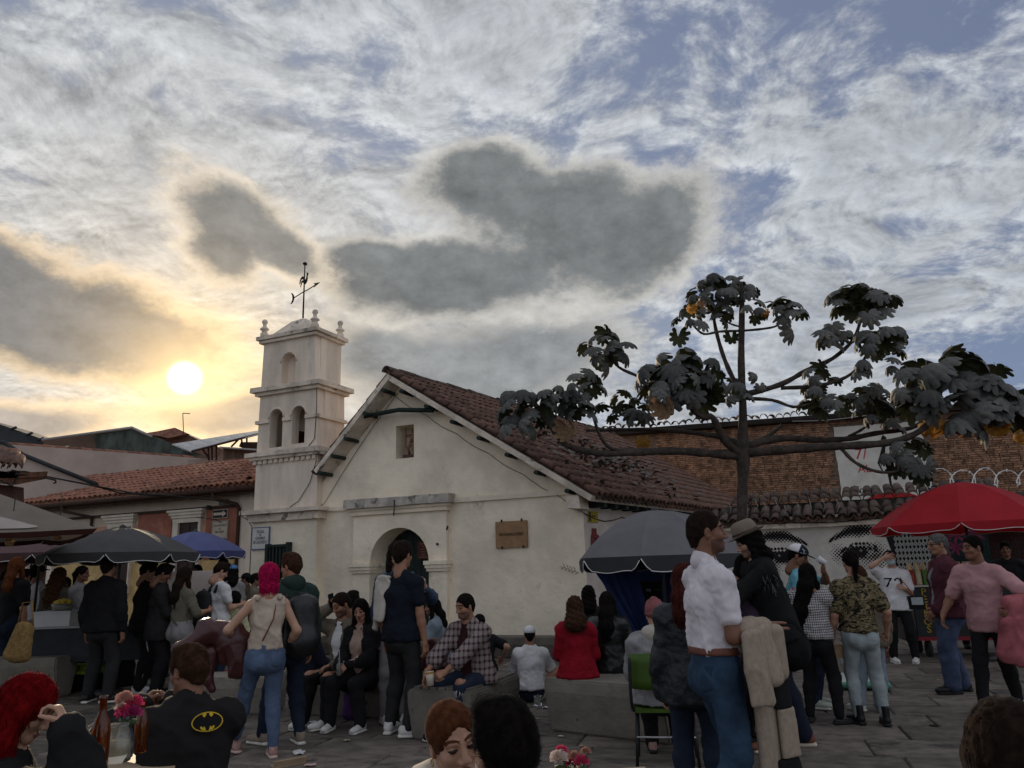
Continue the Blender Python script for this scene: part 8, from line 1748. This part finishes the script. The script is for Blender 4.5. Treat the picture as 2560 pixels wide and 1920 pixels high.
o = thing('sack', 'white and green plastic sack lying on the paving near the woman in camouflage', 'bag', tuple(gr(2150, 1722)), radians(-10)); S_ = SDF(); S_.sec((-.22, 0, .07), (.3, 0, .05), (0, 0, 1), (.06, .14), (.05, .16), .03); S_.sec((-.22, .02, .05), (-.05, .05, .22), (0, 1, 0), (.10, .05), (.10, .06), .05); S_.sec((0, .04, .1), (.2, .04, .22), (0, 1, 0), (.12, .07), (.08, .05), .05); v, f = S_.mesh(.016); v = v + vnormals(v, f) * folds(v, .02, 18, 2)[:, None]; z_ = v[f].mean(1); link('bag_body', np_mesh('bag_body', v, f, [mat('sack green', (.10, .28, .19), .5, .2), mat('sack white', (.45, .46, .42), .5, .15), mat('sack blue', (.05, .07, .22), .5, .1)], np.where(z_[:, 2] < .10, 0, np.where(np.abs(z_[:, 2] - .2) < .015, 2, 1))), o)

# ---------------------------------------------------------------- tables in front
WOODT = mat('table top', (.40, .30, .20), .6, .15, 4, .15, 30, spec=.12)
def table(label, x, y, w, d, rz, h=.75):
    o = thing('table', label, 'table', (x, y, 0), rz, 'tables in the foreground'); MB().box((-w / 2, -d / 2, h - .03), (w / 2, d / 2, h)).build('tabletop', WOODT, o)
    for sx in (-1, 1):
        for sy in (-1, 1): MB().tube([(sx * (w / 2 - .06), sy * (d / 2 - .06), 0), (sx * (w / 2 - .06), sy * (d / 2 - .06), h - .03)], .02, 8).build('leg', BLACKM, o)
    return o
T1 = gr(292, 1890, .75); table('pale wooden table between the red haired woman and the man with the emblem', T1.x + .10, T1.y - .12, .46, .5, radians(20))
def flower(px, py, Y, label, kinds, stem, base, grp):
    for i, (dx, dy, s, mk) in enumerate(kinds):
        p = at(px + dx, py + dy, Y + random.uniform(-.03, .03)); o = thing('carnation', label + ', ' + ['highest bloom', 'bloom on the near side', 'pale bloom at the edge', 'low deep bloom', 'low bloom beside it', 'small bud'][i], 'flower', p, 0, grp); mb = MB(); r = s
        for k_ in range(46):
            a = k_ * 2.4; t_ = k_ / 46; el_ = 1.35 - 1.35 * t_; d = Vector((cos(a) * cos(el_), sin(a) * cos(el_), sin(el_))); tip = d * r * random.uniform(.85, 1.1); sd_ = d.orthogonal().normalized() * r * .26; sd_.rotate(Matrix.Rotation(a, 3, d))
            mb.add([d * r * .2, tip + sd_ + Vector((0, 0, random.uniform(-.1, .1) * r)), tip * 1.06, tip - sd_], [(0, 1, 2), (0, 2, 3)])
        mb.build('bloom', mk, o, fix=False); MB().lathe([(0, -.5 * s), (s * .4, -.45 * s), (s * .5, 0), (0, .1 * s)], 8, (0, 0, -.45 * s)).build('calyx', stem, o); MB().tube([(0, 0, -.5 * s), Vector(base) - p], .004, 5).build('stem', stem, o)
PK1, PK2, PK3, PK4 = mat('petal hot pink', (.55, .05, .13), .7, .2, transl=.3), mat('petal dusty', (.42, .22, .17), .7, .2, transl=.3), mat('petal white', (.62, .52, .45), .7, .15, transl=.3), mat('petal magenta', (.32, .03, .12), .7, .2, transl=.3); STG = mat('stem green', (.05, .08, .03), .7, .2)
b1 = at(308, 1845, 3.38); flower(320, 1778, 3.38, 'carnation by the red haired woman', [(-8, -24, .040, PK2), (16, -16, .036, PK1), (-16, -4, .028, PK3), (-8, 10, .040, PK1), (12, 10, .038, PK4)], STG, b1, 'carnations on the first table')
o = thing('vase', 'slim dark bottle used as a flower vase on the first table', 'vase', tuple(at(308, 1893, 3.38))); MB().lathe([(0, 0), (.035, 0), (.036, .08), (.016, .13), (.015, .19)], 14).build('glass', GL('blue', (.10, .14, .2)), o)
def bottle(label, px, py, Y, key, col, sc=1.0, fill=None):
    o = thing('beer_bottle', label, 'bottle', tuple(at(px, py, Y))); MB().lathe([(0, 0), (.030 * sc, 0), (.032 * sc, .02), (.032 * sc, .135 * sc), (.026 * sc, .165 * sc), (.0135 * sc, .195 * sc), (.0125 * sc, .235 * sc), (.0145 * sc, .237 * sc), (.0145 * sc, .25 * sc), (.010 * sc, .25 * sc), (.009 * sc, .19 * sc), (.028 * sc, .13 * sc), (.028 * sc, .01)], 18).build('glass', GL(key, col, .9), o); return o
bottle('tall amber beer bottle beside the red haired woman', 243, 1930, 3.12, 'amber', (.38, .10, .012), 1.08); bottle('amber bottle neck behind the pink flowers on the table', 349, 1880, 3.62, 'amber', (0, 0, 0), .9)
o = thing('glass_jug', 'ribbed glass jug of pale drink with a round handle on the table', 'jug', tuple(at(290, 1903, 3.30)), radians(25)); MB().lathe([(0, 0), (.052, 0), (.055, .015), (.052, .03), (.055, .05), (.050, .075), (.040, .10), (.036, .13), (.040, .14), (.036, .14), (.032, .128), (.036, .1), (.046, .074), (.050, .05), (.048, .012)], 20).build('glass', GL('clear jug', (.80, .78, .70), .9), o); MB().lathe([(0, .012), (.045, .012), (.047, .05), (.042, .08), (0, .08)], 18).build('drink', mat('pale drink', (.50, .45, .32), .2, .05, trans=.3), o); MB().tube([(-.045 - .035 + .033 * cos(a), 0, .115 + .033 * sin(a)) for a in np.linspace(0, 2 * pi, 17)], .008, 6).build('handle', GL('clear jug', (0, 0, 0)), o)
o = thing('menu_paper', 'pale paper menu lying on the table by the jug', 'paper', tuple(at(262, 1902, 3.2)), radians(20)); MB().box((-.07, -.09, 0), (.07, .09, .003)).build('sheet', mat('paper', (.62, .55, .42), .8, .05), o); 
T2 = gr(1440, 1945, .75); table('table in front of the couple with a vase of carnations', T2.x + .0, T2.y - .25, .7, .7, radians(8)); b2 = at(1440, 1990, 2.45)
flower(1440, 1888, 2.45, 'carnation before the couple', [(-36, -6, .020, PK1), (-42, 14, .030, PK3), (-4, 8, .020, PK2), (-14, 26, .022, PK4), (14, 22, .024, PK1), (24, -6, .016, PK2)], STG, b2, 'carnations before the couple'); o = thing('vase', 'glass vase holding the carnations before the couple', 'vase', tuple(at(1440, 2025, 2.45))); MB().lathe([(0, 0), (.035, 0), (.036, .07), (.018, .12)], 14).build('glass', GL('clear jug', (0, 0, 0)), o)
T3 = thing('metal_chair', 'black metal chair with a curved pale rim between the red haired woman and the table', 'chair', tuple(gr(165, 2080).xy) + (0,), radians(40)) if False else thing('metal_chair', 'black metal chair with a curved pale rim beside the red haired woman', 'chair', (at(170, 1900, 3.05).x, 3.05, 0), radians(30))
MB().tube([(.20 * cos(a), .20 * sin(a), .80 + .02 * sin(a)) for a in np.linspace(pi * .0, pi * 1.0, 14)], .012, 7).build('back_rail', mat('pale steel', (.5, .45, .36), .25, .1, metal=.7), T3); mb = MB(); mb.lathe([(.19, .60), (.195, .79)], 24); mb.build('back_panel', mat('chair grey', (.06, .055, .05), .5, .1), T3); MB().lathe([(0, .44), (.2, .44), (.2, .46), (0, .46)], 18).build('seat', mat('chair grey', (0, 0, 0)), T3)
for k_ in range(4): MB().tube([(.16 * cos(k_ * pi / 2 + .8), .16 * sin(k_ * pi / 2 + .8), .44), (.2 * cos(k_ * pi / 2 + .8), .2 * sin(k_ * pi / 2 + .8), 0)], .012, 6).build('leg', BLACKM, T3)
# ---------------------------------------------------------------- litter
LIT = [(778, 1807, .075, 'white crumpled receipt on the paving before the phone couple', 'lit white'), (789, 1825, .05, 'black scrap on the paving before the phone couple', 'lit black'), (748, 1884, .10, 'long white napkin on the paving by the pink shoe', 'lit white'), (775, 1915, .06, 'pale pink paper scrap near the bottom edge of the paving', 'lit pink'), (866, 1852, .05, 'tan scrap of paper on the paving by the white sneakers', 'lit tan'), (1364, 1770, .06, 'torn white wrapper on the paving beside the crumpled cup', 'lit white'), (1490, 1838, .03, 'tiny white scrap under the pale concrete bench', 'lit white'), (1345, 1798, .03, 'small pale scrap on the paving near the pale bench end', 'lit tan'), (1402, 1842, .035, 'small white scrap on the paving before the pale bench', 'lit white'), (1454, 1866, .03, 'small grey scrap on the paving by the chair leg', 'lit tan'), (2338, 1816, .06, 'dark dropped lump on the paving near the bottom edge', 'lit black'), (1918, 1712, .07, 'small dark scrap on the paving beside the beige coat', 'lit black'), (2346, 1700, .03, 'tiny pale scrap on the paving behind the camouflage woman', 'lit tan')]
LC = {'lit white': (.6, .58, .55), 'lit black': (.012, .012, .012), 'lit pink': (.5, .34, .3), 'lit tan': (.35, .26, .18)}
for i, (px, py, s, lb, mk) in enumerate(LIT):
    p = gr(px, py); mb = MB(); rr = random.Random(i); n = 4; vs = [(s * (a / n - .5) * 1.5 + rr.uniform(-.1, .1) * s, s * (b / n - .5) + rr.uniform(-.1, .1) * s, .004 + rr.uniform(0, .16) * s) for a in range(n + 1) for b in range(n + 1)]
    k_ = len(vs); fs = [(a * (n + 1) + b, (a + 1) * (n + 1) + b, (a + 1) * (n + 1) + b + 1, a * (n + 1) + b + 1) for a in range(n) for b in range(n)]; mb.add(vs + [(x, y, z + .002) for x, y, z in vs], [f[::-1] for f in fs] + [tuple(q + k_ for q in f) for f in fs]); o = mb.build('paper_scrap', mat(mk, LC[mk], .8, .1), fix=False); o.location = p; o.rotation_euler = (0, 0, rr.uniform(0, 3)); tag(o, lb, 'litter', 'scraps on the paving')
o = thing('plastic_cup', 'crushed clear plastic cup on the paving by the person in the white cap', 'cup', tuple(gr(1345, 1764))); v = MB(); v.lathe([(.03, 0), (.045, .0), (.05, .06), (.04, .09), (.046, .11)], 9); v.v = [(x + random.uniform(-.012, .012), y + random.uniform(-.012, .012), max(z + random.uniform(-.008, .008), .002)) for x, y, z in v.v]; v.build('cup', GL('clear', (0, 0, 0)), o)
o = thing('cardboard_flap', 'tan folded cardboard on the paving by the pink shoe', 'cardboard', tuple(gr(720, 1912)), radians(35)); MB().box((-.14, -.05, 0), (.14, .05, .012)).build('flap', mat('cardboard', (.34, .24, .15), .85, .15), o); MB().box((-.14, -.045, .0), (.14, -.03, .07), M=Matrix.Rotation(.3, 4, 'X')).build('fold', mat('cardboard', (0, 0, 0)), o)
# dry leaves blown on the chapel roof
mb = MB(); Rr = Vector((4.46, -.45, 2.84)); A = Vector((-.09, -.45, 5.79)); up = (A - Rr).normalized(); nn = up.cross(NAV).normalized(); nn = nn if nn.z > 0 else -nn
for i in range(420):
    a, b = random.gauss(4.4, 1.6), abs(random.gauss(2.0, .9)); 
    if not .3 < a < 9 or b > 4.6: continue
    p = Rr + NAV * a + up * b + nn * random.uniform(.15, .2); s = random.uniform(.05, .14); d = Vector((random.uniform(-1, 1), random.uniform(-1, 1), random.uniform(-.2, .2))).normalized() * s; e = nn.cross(d) * .6; mb.add([p + d, p + e + nn * .02, p - d + nn * random.uniform(0, .05), p - e], [(0, 1, 2, 3)])
o = mb.build('dry_leaves', mat('dry litter', (.12, .10, .085), .9, .4, 20)); o.matrix_world = LM; tag(o, 'dry fallen leaves lying on the chapel roof tiles', 'leaves', kind='stuff')
